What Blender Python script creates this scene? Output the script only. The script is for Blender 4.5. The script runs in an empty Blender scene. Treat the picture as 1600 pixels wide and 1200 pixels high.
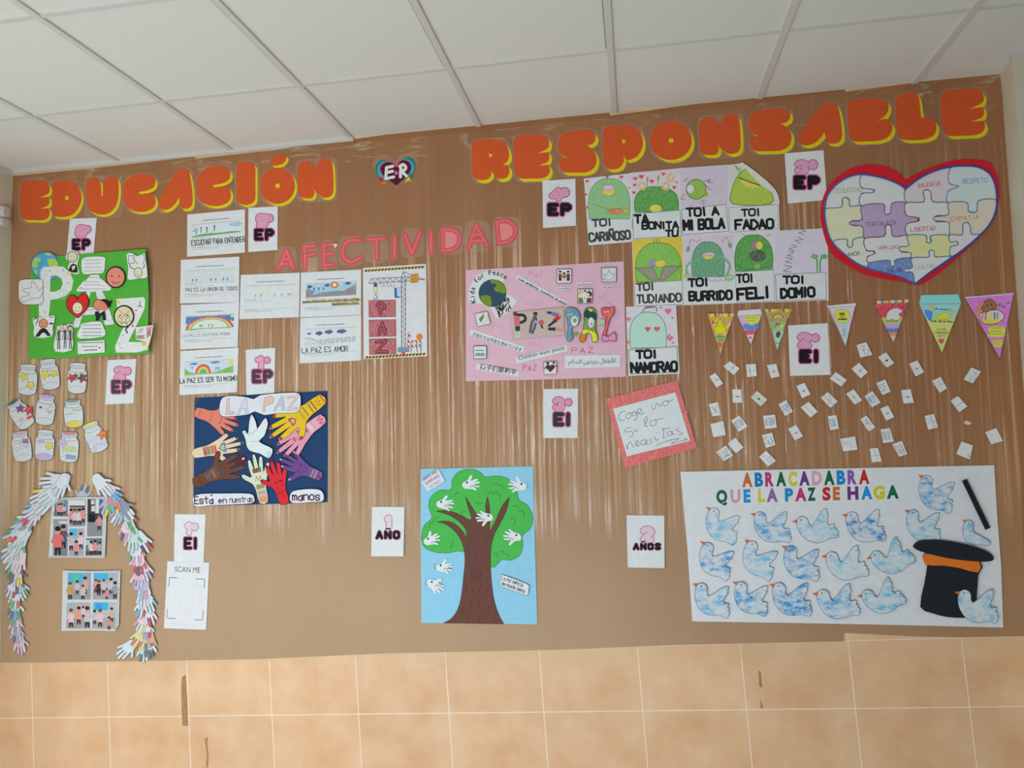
import bpy, math, random
from mathutils import Vector, Matrix
from mathutils.geometry import tessellate_polygon
random.seed(7)
SC = bpy.context.scene
COL = SC.collection

# ------------------------------------------------------------------ camera
TH = math.atan(-0.05247853)                     # the tile courses run 3 degrees off level
RY = Matrix.Rotation(TH, 3, 'Y')
FPX = 1114.8705
CAMR = RY @ (Matrix.Rotation(0.17244134, 3, 'Z') @ Matrix.Rotation(0.07563487, 3, 'Y') @ Matrix.Rotation(1.64771739, 3, 'X'))
CAMP = RY @ Vector((2.56242180, -3.02320617, 1.55014101))
cam = bpy.data.cameras.new('camera')
cam.sensor_width = 36.0
cam.lens = FPX / 1600 * 36.0
cam.clip_start = 0.02
camo = bpy.data.objects.new('camera', cam)
camo.matrix_world = Matrix.Translation(CAMP) @ CAMR.to_4x4()
COL.objects.link(camo)
SC.camera = camo

# ------------------------------------------------------------------ world, lights, exposure
SC.view_settings.view_transform = 'Standard'
SC.view_settings.look = 'None'
SC.view_settings.gamma = 1.0
SC.view_settings.use_curve_mapping = False
SC.view_settings.exposure = 0.0
world = bpy.data.worlds.new('world')
SC.world = world
world.use_nodes = True
bg = world.node_tree.nodes['Background']
bg.inputs[0].default_value = (0.86, 0.93, 1.0, 1)
bg.inputs[1].default_value = 0.08

def area(name, loc, target, sx, sy, power, color=(1, 1, 1)):
    l = bpy.data.lights.new(name, 'AREA')
    l.shape = 'RECTANGLE'; l.size = sx; l.size_y = sy; l.energy = power; l.color = color
    o = bpy.data.objects.new(name, l); COL.objects.link(o)
    o.location = loc
    o.rotation_euler = (Vector(target) - Vector(loc)).to_track_quat('-Z', 'Y').to_euler()
    return o
# unseen daylight panels, added and shaped for the wall's gradient and film streaks
area('added_daylight', (0.45, -3.30, 0.36), (0.45, 0, 0.32), 4.6, 0.62, 92, (0.80, 0.91, 1.0))  # low band added to brighten the foot of the wall
area('added_daylight', (-2.85, -2.2, 0.7), (0.2, -0.8, 0.4), 1.8, 1.1, 18, (0.80, 0.92, 1.0))  # side panel added so the light falls off to the right
for wx in (-2.5, -1.5, -0.6, 0.3, 1.2, 2.1, 3.0):  # added strips, kept narrow so the film mirrors them as streaks
    area('added_daylight', (wx, -3.30, 2.15), (wx, 0, 2.0), 0.13, 1.5, 2.4, (0.95, 0.98, 1.0))

# ------------------------------------------------------------------ materials
def lin(c):
    return c / 12.92 if c <= 0.04045 else ((c + 0.055) / 1.055) ** 2.4
def rgb(c):
    if isinstance(c, str):
        c = c.lstrip('#')
        return tuple(int(c[i:i + 2], 16) for i in (0, 2, 4))
    return c
MATS = {}
def mat(c, white=(205, 207, 206), kind='paper', rough=0.75):
    """Procedural paint or paper; c is the colour read beside a white of value `white`."""
    c = rgb(c)
    if isinstance(white, (int, float)): white = (white,) * 3
    key = (c, white, kind, rough)
    if key in MATS: return MATS[key]
    a = tuple(min(0.86, 0.80 * lin(v / 255) / lin(w / 255)) for v, w in zip(c, white))
    m = bpy.data.materials.new(kind + '_%02x%02x%02x' % tuple(int(v) for v in c))
    m.use_nodes = True
    nt = m.node_tree; N = nt.nodes; L = nt.links
    b = N['Principled BSDF']
    b.inputs['Roughness'].default_value = rough
    b.inputs['Specular IOR Level'].default_value = 0.25
    tc = N.new('ShaderNodeTexCoord'); nz = N.new('ShaderNodeTexNoise'); mp = N.new('ShaderNodeMapping')
    rp = N.new('ShaderNodeValToRGB')
    L.new(tc.outputs['Object'], mp.inputs[0]); L.new(mp.outputs[0], nz.inputs['Vector'])
    L.new(nz.outputs['Fac'], rp.inputs[0]); L.new(rp.outputs[0], b.inputs['Base Color'])
    e = rp.color_ramp.elements
    if kind == 'pencil':                        # crayon hatching with the paper showing through
        mp.inputs['Scale'].default_value = (260, 260, 60); mp.inputs['Rotation'].default_value = (0, 0.6, 0)
        nz.inputs['Scale'].default_value = 1.0; nz.inputs['Detail'].default_value = 2
        e[0].position = 0.40; e[1].position = 0.72
        e[0].color = a + (1,); e[1].color = tuple(0.72 * v + 0.28 * 0.8 for v in a) + (1,)
    elif kind == 'paint':                       # sponged blue and white poster paint
        oi = N.new('ShaderNodeObjectInfo'); ad = N.new('ShaderNodeVectorMath'); ad.operation = 'ADD'
        mu = N.new('ShaderNodeMath'); mu.operation = 'MULTIPLY'; mu.inputs[1].default_value = 40
        L.new(oi.outputs['Random'], mu.inputs[0]); L.new(mu.outputs[0], ad.inputs[1]); L.new(mp.outputs[0], ad.inputs[0])
        L.new(ad.outputs[0], nz.inputs['Vector'])
        mp.inputs['Scale'].default_value = (26, 26, 44); mp.inputs['Rotation'].default_value = (0, 0.5, 0)
        nz.inputs['Scale'].default_value = 1.0; nz.inputs['Detail'].default_value = 7; nz.inputs['Roughness'].default_value = 0.68
        e[0].position = 0.44; e[1].position = 0.62
        e[0].color = (0.74, 0.80, 0.84, 1); e[1].color = a + (1,)
        k = e.new(0.54); k.color = tuple(0.55 * 0.80 + 0.45 * v for v in a) + (1,)
    else:
        mp.inputs['Scale'].default_value = (1, 1, 1); nz.inputs['Scale'].default_value = 35; nz.inputs['Detail'].default_value = 3
        e[0].position = 0.3; e[1].position = 0.7
        e[0].color = tuple(v * 0.96 for v in a) + (1,); e[1].color = tuple(min(0.9, v * 1.03) for v in a) + (1,)
    if kind == 'glossy':
        b.inputs['Roughness'].default_value = 0.3
        b.inputs['Specular IOR Level'].default_value = 0.5
    MATS[key] = m
    return m

def clear_mat(name, haze=0.06, gloss=0.3, rough=0.15, tint=(0.85, 0.85, 0.85)):
    """Clear plastic: mostly lets the light through, a little milky, shiny."""
    m = bpy.data.materials.new(name); m.use_nodes = True
    nt = m.node_tree; N = nt.nodes; L = nt.links
    for n in list(N): N.remove(n)
    out = N.new('ShaderNodeOutputMaterial'); tr = N.new('ShaderNodeBsdfTransparent'); df = N.new('ShaderNodeBsdfDiffuse')
    gl = N.new('ShaderNodeBsdfGlossy'); m1 = N.new('ShaderNodeMixShader'); m2 = N.new('ShaderNodeMixShader')
    df.inputs['Color'].default_value = tint + (1,)
    gl.inputs['Roughness'].default_value = rough
    m1.inputs[0].default_value = haze
    L.new(tr.outputs[0], m1.inputs[1]); L.new(df.outputs[0], m1.inputs[2])
    N.remove(m2); m2 = N.new('ShaderNodeAddShader')      # the sheen of the film lies on top of what shows through
    gl.inputs['Color'].default_value = (gloss, gloss, gloss, 1)
    L.new(m1.outputs[0], m2.inputs[0]); L.new(gl.outputs[0], m2.inputs[1])
    L.new(m2.outputs[0], out.inputs[0])
    return m, nt, m1, m2, gl

# ------------------------------------------------------------------ pixel of the photograph -> point of the wall
class Plane:
    """A sheet's plane: `lift` metres proud of the wall at (X0, Z0), leaning by a (sideways) and c (upwards)."""
    def __init__(s, lift=0.0, a=0.0, c=0.0, X0=0.0, Z0=0.0):
        s.l, s.a, s.c, s.X0, s.Z0 = lift, a, c, X0, Z0
    def hit(s, px, py, off=0.0):
        d = CAMR @ Vector(((px - 800) / FPX, -(py - 600) / FPX, -1.0))
        t = -(s.l + off + s.a * (CAMP.x - s.X0) + s.c * (CAMP.z - s.Z0) + CAMP.y) / (d.y + s.a * d.x + s.c * d.z)
        return CAMP + t * d
WALL = Plane()
def W(px, py, lift=0.0):
    return WALL.hit(px, py, lift)

# ------------------------------------------------------------------ flat shapes
def smooth(pts, closed=True, n=5):
    """Rounded outline through the points; a point given as (x, y, 1) stays a corner."""
    out = []; k = len(pts)
    def tan(i):
        if len(pts[i]) > 2: return (0.0, 0.0)
        if closed: p, q = pts[i - 1], pts[(i + 1) % k]
        else: p, q = pts[max(i - 1, 0)], pts[min(i + 1, k - 1)]
        return ((q[0] - p[0]) * 0.5, (q[1] - p[1]) * 0.5)
    for i in range(k if closed else k - 1):
        a, b = pts[i], pts[(i + 1) % k]; ta, tb = tan(i), tan((i + 1) % k)
        for j in range(n):
            t = j / n; t2 = t * t; t3 = t2 * t
            h = (2 * t3 - 3 * t2 + 1, t3 - 2 * t2 + t, -2 * t3 + 3 * t2, t3 - t2)
            out.append(tuple(h[0] * a[q] + h[1] * ta[q] + h[2] * b[q] + h[3] * tb[q] for q in (0, 1)))
    if not closed: out.append(tuple(pts[-1][:2]))
    return out
def ell(cx, cy, rx, ry=None, rot=0.0, n=20, a0=0.0, a1=360.0):
    ry = rx if ry is None else ry
    c, s = math.cos(math.radians(rot)), math.sin(math.radians(rot)); out = []
    full = abs(a1 - a0) >= 360
    for i in range(n if full else n + 1):
        t = math.radians(a0 + (a1 - a0) * i / n)
        x, y = rx * math.cos(t), ry * math.sin(t)
        out.append((cx + c * x - s * y, cy + s * x + c * y))
    return out
def rect(x0, y0, x1, y1): return [(x0, y0), (x1, y0), (x1, y1), (x0, y1)]
def heart(cx, cy, w, h, rot=0.0):
    c, s = math.cos(math.radians(rot)), math.sin(math.radians(rot)); out = []
    for i in range(24):
        t = 2 * math.pi * i / 24
        x = 16 * math.sin(t) ** 3 / 32 * w
        y = -(13 * math.cos(t) - 5 * math.cos(2 * t) - 2 * math.cos(3 * t) - math.cos(4 * t)) / 29 * h - 0.09 * h
        out.append((cx + c * x - s * y, cy + s * x + c * y))
    return out
def star(cx, cy, r, ri=0.45, n=5, rot=-90):
    return [(cx + (r if i % 2 == 0 else r * ri) * math.cos(math.radians(rot + 180 * i / n)),
             cy + (r if i % 2 == 0 else r * ri) * math.sin(math.radians(rot + 180 * i / n))) for i in range(2 * n)]
def xf(pts, ox, oy, sx=1.0, sy=None, rot=0.0):
    sy = sx if sy is None else sy
    c, s = math.cos(math.radians(rot)), math.sin(math.radians(rot))
    return [(ox + c * p[0] * sx - s * p[1] * sy, oy + s * p[0] * sx + c * p[1] * sy) + tuple(p[2:]) for p in pts]
def two(pts, a, b, A, B):
    """Carry the points so that a lands on A and b on B (turn, shift and scale)."""
    u = complex(b[0] - a[0], b[1] - a[1]); v = complex(B[0] - A[0], B[1] - A[1]); k = v / u
    out = []
    for p in pts:
        z = complex(A[0], A[1]) + k * complex(p[0] - a[0], p[1] - a[1]); out.append((z.real, z.imag) + tuple(p[2:]))
    return out

FONT_CACHE = {}
def letters(txt, bold=0.0):
    """Printed lettering as flat faces in em units: (vertices, faces, width)."""
    key = (txt, bold)
    if key not in FONT_CACHE:
        cu = bpy.data.curves.new('lettering', 'FONT'); cu.body = txt; cu.offset = bold; cu.resolution_u = 3
        o = bpy.data.objects.new('lettering', cu); COL.objects.link(o)
        dg = bpy.context.evaluated_depsgraph_get()
        me = o.evaluated_get(dg).to_mesh()
        v = [(p.co.x, p.co.y) for p in me.vertices]; f = [tuple(p.vertices) for p in me.polygons]
        o.evaluated_get(dg).to_mesh_clear()
        COL.objects.unlink(o); bpy.data.objects.remove(o); bpy.data.curves.remove(cu)
        x0 = min([p[0] for p in v] or [0]); x1 = max([p[0] for p in v] or [0])
        FONT_CACHE[key] = ([(x - x0, y) for x, y in v], f, x1 - x0)
    return FONT_CACHE[key]

# hand lettering: single strokes on a 4 x 6 grid (x right, y down)
HAND = {
 'A': ['06 20 46', '14 34'], 'B': ['00 06', '00 30 41 42 33 03', '33 44 45 36 06'], 'C': ['41 30 10 01 05 16 36 45'],
 'D': ['00 06', '00 20 42 44 26 06'], 'E': ['40 00 06 46', '03 33'], 'F': ['40 00 06', '03 33'], 'G': ['41 30 10 01 05 16 36 45 43 23'],
 'H': ['00 06', '40 46', '03 43'], 'I': ['20 26'], 'J': ['30 35 26 16 05'], 'K': ['00 06', '40 03 46'], 'L': ['00 06 46'],
 'M': ['06 00 24 40 46'], 'N': ['06 00 46 40'], 'O': ['10 01 05 16 36 45 41 30 10'], 'P': ['06 00 30 41 42 33 03'],
 'Q': ['10 01 05 16 36 45 41 30 10', '24 46'], 'R': ['06 00 30 41 42 33 03', '23 46'], 'S': ['41 30 10 01 12 34 45 36 16 05'],
 'T': ['00 40', '20 26'], 'U': ['00 05 16 36 45 40'], 'V': ['00 26 40'], 'W': ['00 16 22 36 40'], 'X': ['00 46', '40 06'],
 'Y': ['00 23 40', '23 26'], 'Z': ['00 40 06 46'], '?': ['01 10 30 41 42 24', '25 26'], '-': ['13 33'], '.': ['25 26'], "'": ['20 21'],
 'a': ['42 13 04 16 36 42 46'], 'c': ['43 32 12 03 05 16 36 45'], 'd': ['40 46', '43 12 04 16 36 44'], 'e': ['04 44 33 12 04 16 36'],
 'f': ['41 30 21 26', '13 33'], 'i': ['22 26', '20 21'], 'k': ['00 06', '32 04 36'], 'l': ['20 26'], 'm': ['06 02', '03 12 23 26', '23 32 43 46'],
 'n': ['02 06', '03 12 32 43 46'], 'o': ['12 03 05 16 36 45 43 32 12'], 'p': ['02 08', '03 12 32 44 36 16 05'], 'r': ['02 06', '04 12 32'],
 's': ['43 32 12 03 14 34 45 36 16 05'], 't': ['20 25 36', '02 42'], 'u': ['02 05 16 36 45', '42 46'], 'h': ['00 06', '03 12 32 43 46'],
 'w': ['02 16 23 36 42'], 'q': ['42 13 04 16 36', '42 48'], 'b': ['00 06', '03 12 32 44 36 16 05'], ',': ['26 17'],
 '1': ['01 20 26'], '2': ['01 10 30 41 42 06 46'], '3': ['01 10 30 41 42 33 44 45 36 16 05'], '4': ['30 04 44', '30 36'],
 '5': ['40 00 03 33 44 45 36 06'], '6': ['40 10 03 05 16 36 45 44 33 03'],
}

LEVEL = 8e-6
class Thing:
    """One thing on the wall: an Empty that parents its parts, or one mesh (solo)."""
    def __init__(s, name, label, cat, frame=(0, 0, 1), at=None, group=None, lift=0.001, a=0.0, c=0.0, white=(205, 207, 206), solo=False):
        s.name, s.label, s.cat, s.group, s.solo = name, label, cat, group, solo
        s.fr = frame; s.white = white; s.lv = 0.0; s.parts = []; s.root = None
        at = at or (0, 0)
        p = W(*s.src(*at))
        s.plane = Plane(lift, a, c, p.x, p.z)
        s.org = s.plane.hit(*s.src(*at))
        if not solo:
            s.root = bpy.data.objects.new(name, None); s.root.empty_display_size = 0.05
            COL.objects.link(s.root); s.root.location = s.org; s.tag(s.root)
    def tag(s, o):
        o['label'] = s.label; o['category'] = s.cat
        if s.group: o['group'] = s.group
    def src(s, x, y):
        return (s.fr[0] + x / s.fr[2], s.fr[1] + y / s.fr[2])
    def pt(s, p, off=0.0):
        return s.plane.hit(*s.src(p[0], p[1]), off) - s.org
    def part(s, name, parent=None, kind='paper'):
        return Part(s, name, parent, kind)

class Part:
    def __init__(s, T, name, parent, kind):
        s.T, s.name, s.parent, s.kind = T, name, parent, kind
        s.v = []; s.f = []; s.m = []; s.ml = []; s.obj = None
    def mi(s, c, kind=None):
        m = c if isinstance(c, bpy.types.Material) else mat(c, s.T.white, kind or s.kind)
        if m not in s.ml: s.ml.append(m)
        return s.ml.index(m)
    def up(s, d=LEVEL): s.T.lv += d; return s.T.lv
    def faces(s, pts, tris, c, off, kind=None):
        b = len(s.v); mi = s.mi(c, kind)
        s.v += [s.T.pt(p, off) for p in pts]
        for t in tris:
            s.f.append(tuple(b + i for i in t)); s.m.append(mi)
    def poly(s, pts, c, kind=None, holes=(), sm=0, thick=0.0):
        if sm: pts = smooth(pts, True, sm)
        pts = [p[:2] for p in pts]
        loops = [pts] + [list(h) for h in holes]
        allp = [p for l in loops for p in l]
        tris = tessellate_polygon([[Vector((p[0], p[1], 0)) for p in l] for l in loops])
        tris2 = []
        for t in tris:
            A, B, C_ = (allp[i] for i in t)
            cr = (B[0] - A[0]) * (C_[1] - A[1]) - (B[1] - A[1]) * (C_[0] - A[0])
            tris2.append(t if cr < 0 else (t[0], t[2], t[1]))
        back = s.T.lv
        off = s.up(max(thick, LEVEL))
        s.faces(allp, tris2, c, off, kind)
        if thick:
            n = 0
            for l in loops:
                b = len(s.v); mi = s.mi(c, kind); k = len(l)
                s.v += [s.T.pt(p, off) for p in l] + [s.T.pt(p, back) for p in l]
                ar = sum(l[i][0] * l[(i + 1) % k][1] - l[(i + 1) % k][0] * l[i][1] for i in range(k))
                for i in range(k):
                    j = (i + 1) % k
                    q = (b + i, b + j, b + k + j, b + k + i)
                    s.f.append(q if (ar > 0) == (n == 0) else q[::-1]); s.m.append(mi)
                n += 1
        return s
    def line(s, pts, w, c, kind=None, sm=0, closed=False, cap=4, off=None, thick=0.0):
        """A pen or brush stroke of width w along the points."""
        if sm: pts = smooth(pts, closed, sm)
        pts = [p[:2] for p in pts]
        if closed: pts = pts + [pts[0]]
        q = [pts[0]]
        for p in pts[1:]:
            if math.hypot(p[0] - q[-1][0], p[1] - q[-1][1]) > 1e-6: q.append(p)
        if len(q) < 2: q.append((q[0][0] + 1e-3, q[0][1]))
        runs = [[q[0]]]                                     # cut at sharp turns
        for i in range(1, len(q)):
            runs[-1].append(q[i])
            if i < len(q) - 1:
                ax, ay = q[i][0] - q[i - 1][0], q[i][1] - q[i - 1][1]; bx, by = q[i + 1][0] - q[i][0], q[i + 1][1] - q[i][1]
                if ax * bx + ay * by < 0.2 * math.hypot(ax, ay) * math.hypot(bx, by): runs.append([q[i]])
        h = w / 2
        ext = max(max(p[0] for p in q) - min(p[0] for p in q), max(p[1] for p in q) - min(p[1] for p in q))
        if len(q) > 3 and w > 0.30 * ext and cap:           # a fat brush folds over itself: lay it down dab by dab
            for i in range(len(q) - 1):
                a = math.atan2(q[i + 1][1] - q[i][1], q[i + 1][0] - q[i][0])
                P = [(q[i][0] + h * math.cos(a + math.pi / 2 + math.pi * k / 8), q[i][1] + h * math.sin(a + math.pi / 2 + math.pi * k / 8)) for k in range(9)]
                P += [(q[i + 1][0] + h * math.cos(a - math.pi / 2 + math.pi * k / 8), q[i + 1][1] + h * math.sin(a - math.pi / 2 + math.pi * k / 8)) for k in range(9)]
                s.faces(P, [tuple(range(17, -1, -1))], c, s.up(2e-6), kind)
            return s
        for r in runs:
            o = s.up(1.5e-6) if off is None else off
            d = []
            for i in range(len(r) - 1):
                l = math.hypot(r[i + 1][0] - r[i][0], r[i + 1][1] - r[i][1]); d.append(((r[i + 1][0] - r[i][0]) / l, (r[i + 1][1] - r[i][1]) / l))
            left = []; right = []
            for i in range(len(r)):
                e = d[max(i - 1, 0)]; g = d[min(i, len(d) - 1)]
                nx, ny = -(e[1] + g[1]), e[0] + g[0]; l = math.hypot(nx, ny) or 1; nx /= l; ny /= l
                k = min(1.6, 1 / max(0.3, nx * -g[1] + ny * g[0]))
                left.append((r[i][0] + nx * h * k, r[i][1] + ny * h * k)); right.append((r[i][0] - nx * h * k, r[i][1] - ny * h * k))
            if cap:
                a0 = math.atan2(d[0][1], d[0][0]); a1 = math.atan2(d[-1][1], d[-1][0])
                c0 = [(r[0][0] + h * math.cos(a0 + math.pi / 2 + math.pi * i / cap), r[0][1] + h * math.sin(a0 + math.pi / 2 + math.pi * i / cap)) for i in range(1, cap)]
                c1 = [(r[-1][0] + h * math.cos(a1 - math.pi / 2 + math.pi * i / cap), r[-1][1] + h * math.sin(a1 - math.pi / 2 + math.pi * i / cap)) for i in range(1, cap)]
            else: c0 = []; c1 = []
            n = len(r); P = left + right; F = [(i, i + 1, n + i + 1, n + i) for i in range(n - 1)]
            if c0:
                b = len(P); P += c0; F.append(tuple([0, n] + list(range(b + len(c0) - 1, b - 1, -1))))
                b = len(P); P += c1; F.append(tuple([2 * n - 1, n - 1] + list(range(b + len(c1) - 1, b - 1, -1))))
            s.faces(P, [f for f in F], c, o, kind)
        return s
    def outline(s, pts, w, c, sm=0, kind=None):
        return s.line(pts, w, c, kind, sm, True, cap=0)
    def text(s, txt, x, y, h, c, rot=0.0, bold=0.0, wid=None, cen=False, slant=0.0, cols=None):
        """Printed words: baseline start (x, y), capital height h, width wid if given."""
        v, f, w = letters(txt, bold)
        k = h / 0.70; sx = (wid / w) if wid else k
        ca, sa = math.cos(math.radians(rot)), math.sin(math.radians(rot))
        x0 = -w * sx / 2 if cen else 0
        P = [(x + ca * (x0 + p[0] * sx + slant * p[1] * k) + sa * p[1] * k, y + sa * (x0 + p[0] * sx + slant * p[1] * k) - ca * p[1] * k) for p in v]
        s.faces(P, f, c, s.up()); return s
    def hand(s, txt, x, y, h, wid, pen, c, rot=0.0, jit=0.06, kind=None, gap=0.32, rnd=None):
        """Hand-lettered words: top left (x, y), height h, whole width wid, pen width."""
        rnd = rnd or random.Random(txt)
        n = sum((0.55 if ch in "I.' -il," else 1) for ch in txt) + gap * (len(txt) - 1)
        u = wid / max(n, 0.1); cx = 0.0
        ca, sa = math.cos(math.radians(rot)), math.sin(math.radians(rot))
        acc = {'Ñ': 'N', 'Ó': 'O', 'Í': 'I', 'Á': 'A', 'á': 'a', 'º': 'o', 'ñ': 'n'}
        for ch in txt:
            cw = u * (0.55 if ch in "I.' -il," else 1)
            g = HAND.get(acc.get(ch, ch), [])
            jy = rnd.uniform(-jit, jit) * h; jr = rnd.uniform(-jit, jit)
            sh = list(g)
            if ch in 'Ññ': sh = sh + ['*0']
            if ch in 'ÓÍÁá': sh = sh + ['*1']
            for st in sh:
                if st == '*0': q = [(0.5, -1.3), (1.5, -1.8), (2.5, -1.2), (3.5, -1.7)]
                elif st == '*1': q = [(1.8, -0.7), (3.2, -2)]
                else: q = [(float(t[0]), float(t[1])) for t in st.split()]
                P = []
                for a, b in q:
                    if ch in "I'il.,": lx = (a - 2) / 4 * u + cw / 2
                    else: lx = a / 4 * cw
                    ly = b / 6 * h + jy
                    lx += jr * (b - 3) / 6 * u + rnd.uniform(-jit, jit) * u * 0.35; ly += rnd.uniform(-jit, jit) * h * 0.3
                    P.append((x + ca * (cx + lx) - sa * ly, y + sa * (cx + lx) + ca * ly))
                s.line(P, pen, c, kind, cap=3)
            cx += cw + gap * u
        return s
    def build(s):
        if not s.v: return None
        me = bpy.data.meshes.new(s.name)
        T = s.T
        if T.root is None:
            o = bpy.data.objects.new(T.name, me); o.location = T.org; T.tag(o); T.root = o
        else:
            o = bpy.data.objects.new(s.name, me); o.parent = s.parent.obj if s.parent else T.root
        me.from_pydata(s.v, [], s.f)
        for m in s.ml: me.materials.append(m)
        me.polygons.foreach_set('material_index', s.m)
        me.update()
        COL.objects.link(o); s.obj = o
        return o

def struct(o):
    o['kind'] = 'structure'; return o
def mesh_obj(name, v, f, m, parent=None, rot=None):
    me = bpy.data.meshes.new(name); me.from_pydata(v, [], f); me.update()
    o = bpy.data.objects.new(name, me); COL.objects.link(o)
    if m: me.materials.append(m)
    if parent: o.parent = parent
    return o
def box(x0, y0, z0, x1, y1, z1):
    v = [(x, y, z) for z in (z0, z1) for y in (y0, y1) for x in (x0, x1)]
    f = [(0, 2, 3, 1), (4, 5, 7, 6), (0, 1, 5, 4), (2, 6, 7, 3), (0, 4, 6, 2), (1, 3, 7, 5)]
    return v, f
def boxes(bl):
    V = []; F = []
    for b in bl:
        v, f = box(*b); F += [tuple(i + len(V) for i in q) for q in f]; V += v
    return V, F
# ------------------------------------------------------------------ the room
HZ = 3.0435                                        # ceiling height
XL, XR = -0.558, 3.944                             # left wall, right-hand pillar
def node_mat(name, rough=0.8):
    m = bpy.data.materials.new(name); m.use_nodes = True
    N = m.node_tree.nodes; b = N['Principled BSDF']; b.inputs['Roughness'].default_value = rough
    b.inputs['Specular IOR Level'].default_value = 0.3
    return m, N, m.node_tree.links, b
def mottled(name, c0, c1, scale, rough=0.85, detail=4, stretch=(1, 1, 1)):
    m, N, L, b = node_mat(name, rough)
    tc = N.new('ShaderNodeTexCoord'); mp = N.new('ShaderNodeMapping'); nz = N.new('ShaderNodeTexNoise'); rp = N.new('ShaderNodeValToRGB')
    mp.inputs['Scale'].default_value = stretch
    nz.inputs['Scale'].default_value = scale; nz.inputs['Detail'].default_value = detail
    rp.color_ramp.elements[0].position = 0.3; rp.color_ramp.elements[1].position = 0.72
    rp.color_ramp.elements[0].color = tuple(lin(v / 255) for v in c0) + (1,); rp.color_ramp.elements[1].color = tuple(lin(v / 255) for v in c1) + (1,)
    L.new(tc.outputs['Object'], mp.inputs[0]); L.new(mp.outputs[0], nz.inputs['Vector']); L.new(nz.outputs['Fac'], rp.inputs[0]); L.new(rp.outputs[0], b.inputs['Base Color'])
    return m, N, L, b, nz, rp
# tiled wall: its own axes follow the tile courses
m_tile, N, L, b = node_mat('terracotta_tile', 0.42)
tc = N.new('ShaderNodeTexCoord'); sep = N.new('ShaderNodeSeparateXYZ'); cmb = N.new('ShaderNodeCombineXYZ'); mp = N.new('ShaderNodeMapping')
br = N.new('ShaderNodeTexBrick'); n1 = N.new('ShaderNodeTexNoise'); n2 = N.new('ShaderNodeTexNoise'); rp = N.new('ShaderNodeValToRGB'); mx = N.new('ShaderNodeMixRGB'); mg = N.new('ShaderNodeMixRGB')
TW, TX, TZ, THH = 0.406304433, -0.355069896, 0.412260672, 0.256714931
L.new(tc.outputs['Object'], sep.inputs[0]); L.new(sep.outputs[0], cmb.inputs[0]); L.new(sep.outputs[2], cmb.inputs[1])
L.new(cmb.outputs[0], mp.inputs[0]); mp.inputs['Location'].default_value = (-TX + 4 * TW, -TZ + 3 * THH, 0)
L.new(mp.outputs[0], br.inputs['Vector'])
br.offset = 0.0; br.squash = 1.0
br.inputs['Scale'].default_value = 1.0; br.inputs['Mortar Size'].default_value = 0.0022; br.inputs['Mortar Smooth'].default_value = 0.1
br.inputs['Brick Width'].default_value = TW; br.inputs['Row Height'].default_value = THH; br.inputs['Bias'].default_value = 0.0
br.inputs['Color1'].default_value = (0.95, 0.95, 0.95, 1); br.inputs['Color2'].default_value = (1.0, 0.99, 0.97, 1); br.inputs['Mortar'].default_value = (1, 1, 1, 1)
n1.inputs['Scale'].default_value = 5; n1.inputs['Detail'].default_value = 7; n1.inputs['Roughness'].default_value = 0.6
L.new(tc.outputs['Object'], n1.inputs['Vector'])
L.new(n1.outputs['Fac'], rp.inputs[0])
rp.color_ramp.elements[0].position = 0.33; rp.color_ramp.elements[1].position = 0.68
rp.color_ramp.elements[0].color = (0.78, 0.45, 0.235, 1); rp.color_ramp.elements[1].color = (0.90, 0.60, 0.37, 1)
mx.blend_type = 'MULTIPLY'; mx.inputs[0].default_value = 1
L.new(rp.outputs[0], mx.inputs[1]); L.new(br.outputs['Color'], mx.inputs[2])
mg.inputs[2].default_value = (0.92, 0.78, 0.64, 1)
L.new(br.outputs['Fac'], mg.inputs[0]); L.new(mx.outputs[0], mg.inputs[1]); L.new(mg.outputs[0], b.inputs['Base Color'])
bp = N.new('ShaderNodeBump'); bp.inputs['Strength'].default_value = 0.25; bp.inputs['Distance'].default_value = 0.002; bp.invert = True
L.new(br.outputs['Fac'], bp.inputs['Height']); L.new(bp.outputs[0], b.inputs['Normal'])
def unrot(x, z):                                     # room (x, z) -> the tile courses' own axes
    v = RY.inverted() @ Vector((x, 0, z)); return (v.x, v.z)
wa = [unrot(-0.70, -0.02), unrot(4.6, -0.02), unrot(4.6, HZ + 0.1), unrot(-0.70, HZ + 0.1)]
v = [(x, 0.0, z) for x, z in wa] + [(x, 0.12, z) for x, z in wa]
wall = struct(mesh_obj('wall_front', v, [(0, 1, 2, 3), (7, 6, 5, 4), (0, 4, 5, 1), (1, 5, 6, 2), (2, 6, 7, 3), (3, 7, 4, 0)], m_tile))
wall.rotation_euler = (0, TH, 0)

m_cream, *_ = mottled('cream_plaster', (214, 208, 184), (222, 216, 194), 6)
v, f = boxes([(XL - 0.35, -0.9, 0, XL, 0.0, HZ), (-3.1, -0.9, 0, XL - 0.35, -0.8, HZ), (-3.1, -3.9, 0, -3.0, -0.9, 0.6), (-3.1, -3.9, 2.3, -3.0, -0.9, HZ), (-3.1, -1.3, 0.6, -3.0, -0.9, 2.3)])
struct(mesh_obj('wall_left', v, f, m_cream))
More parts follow.
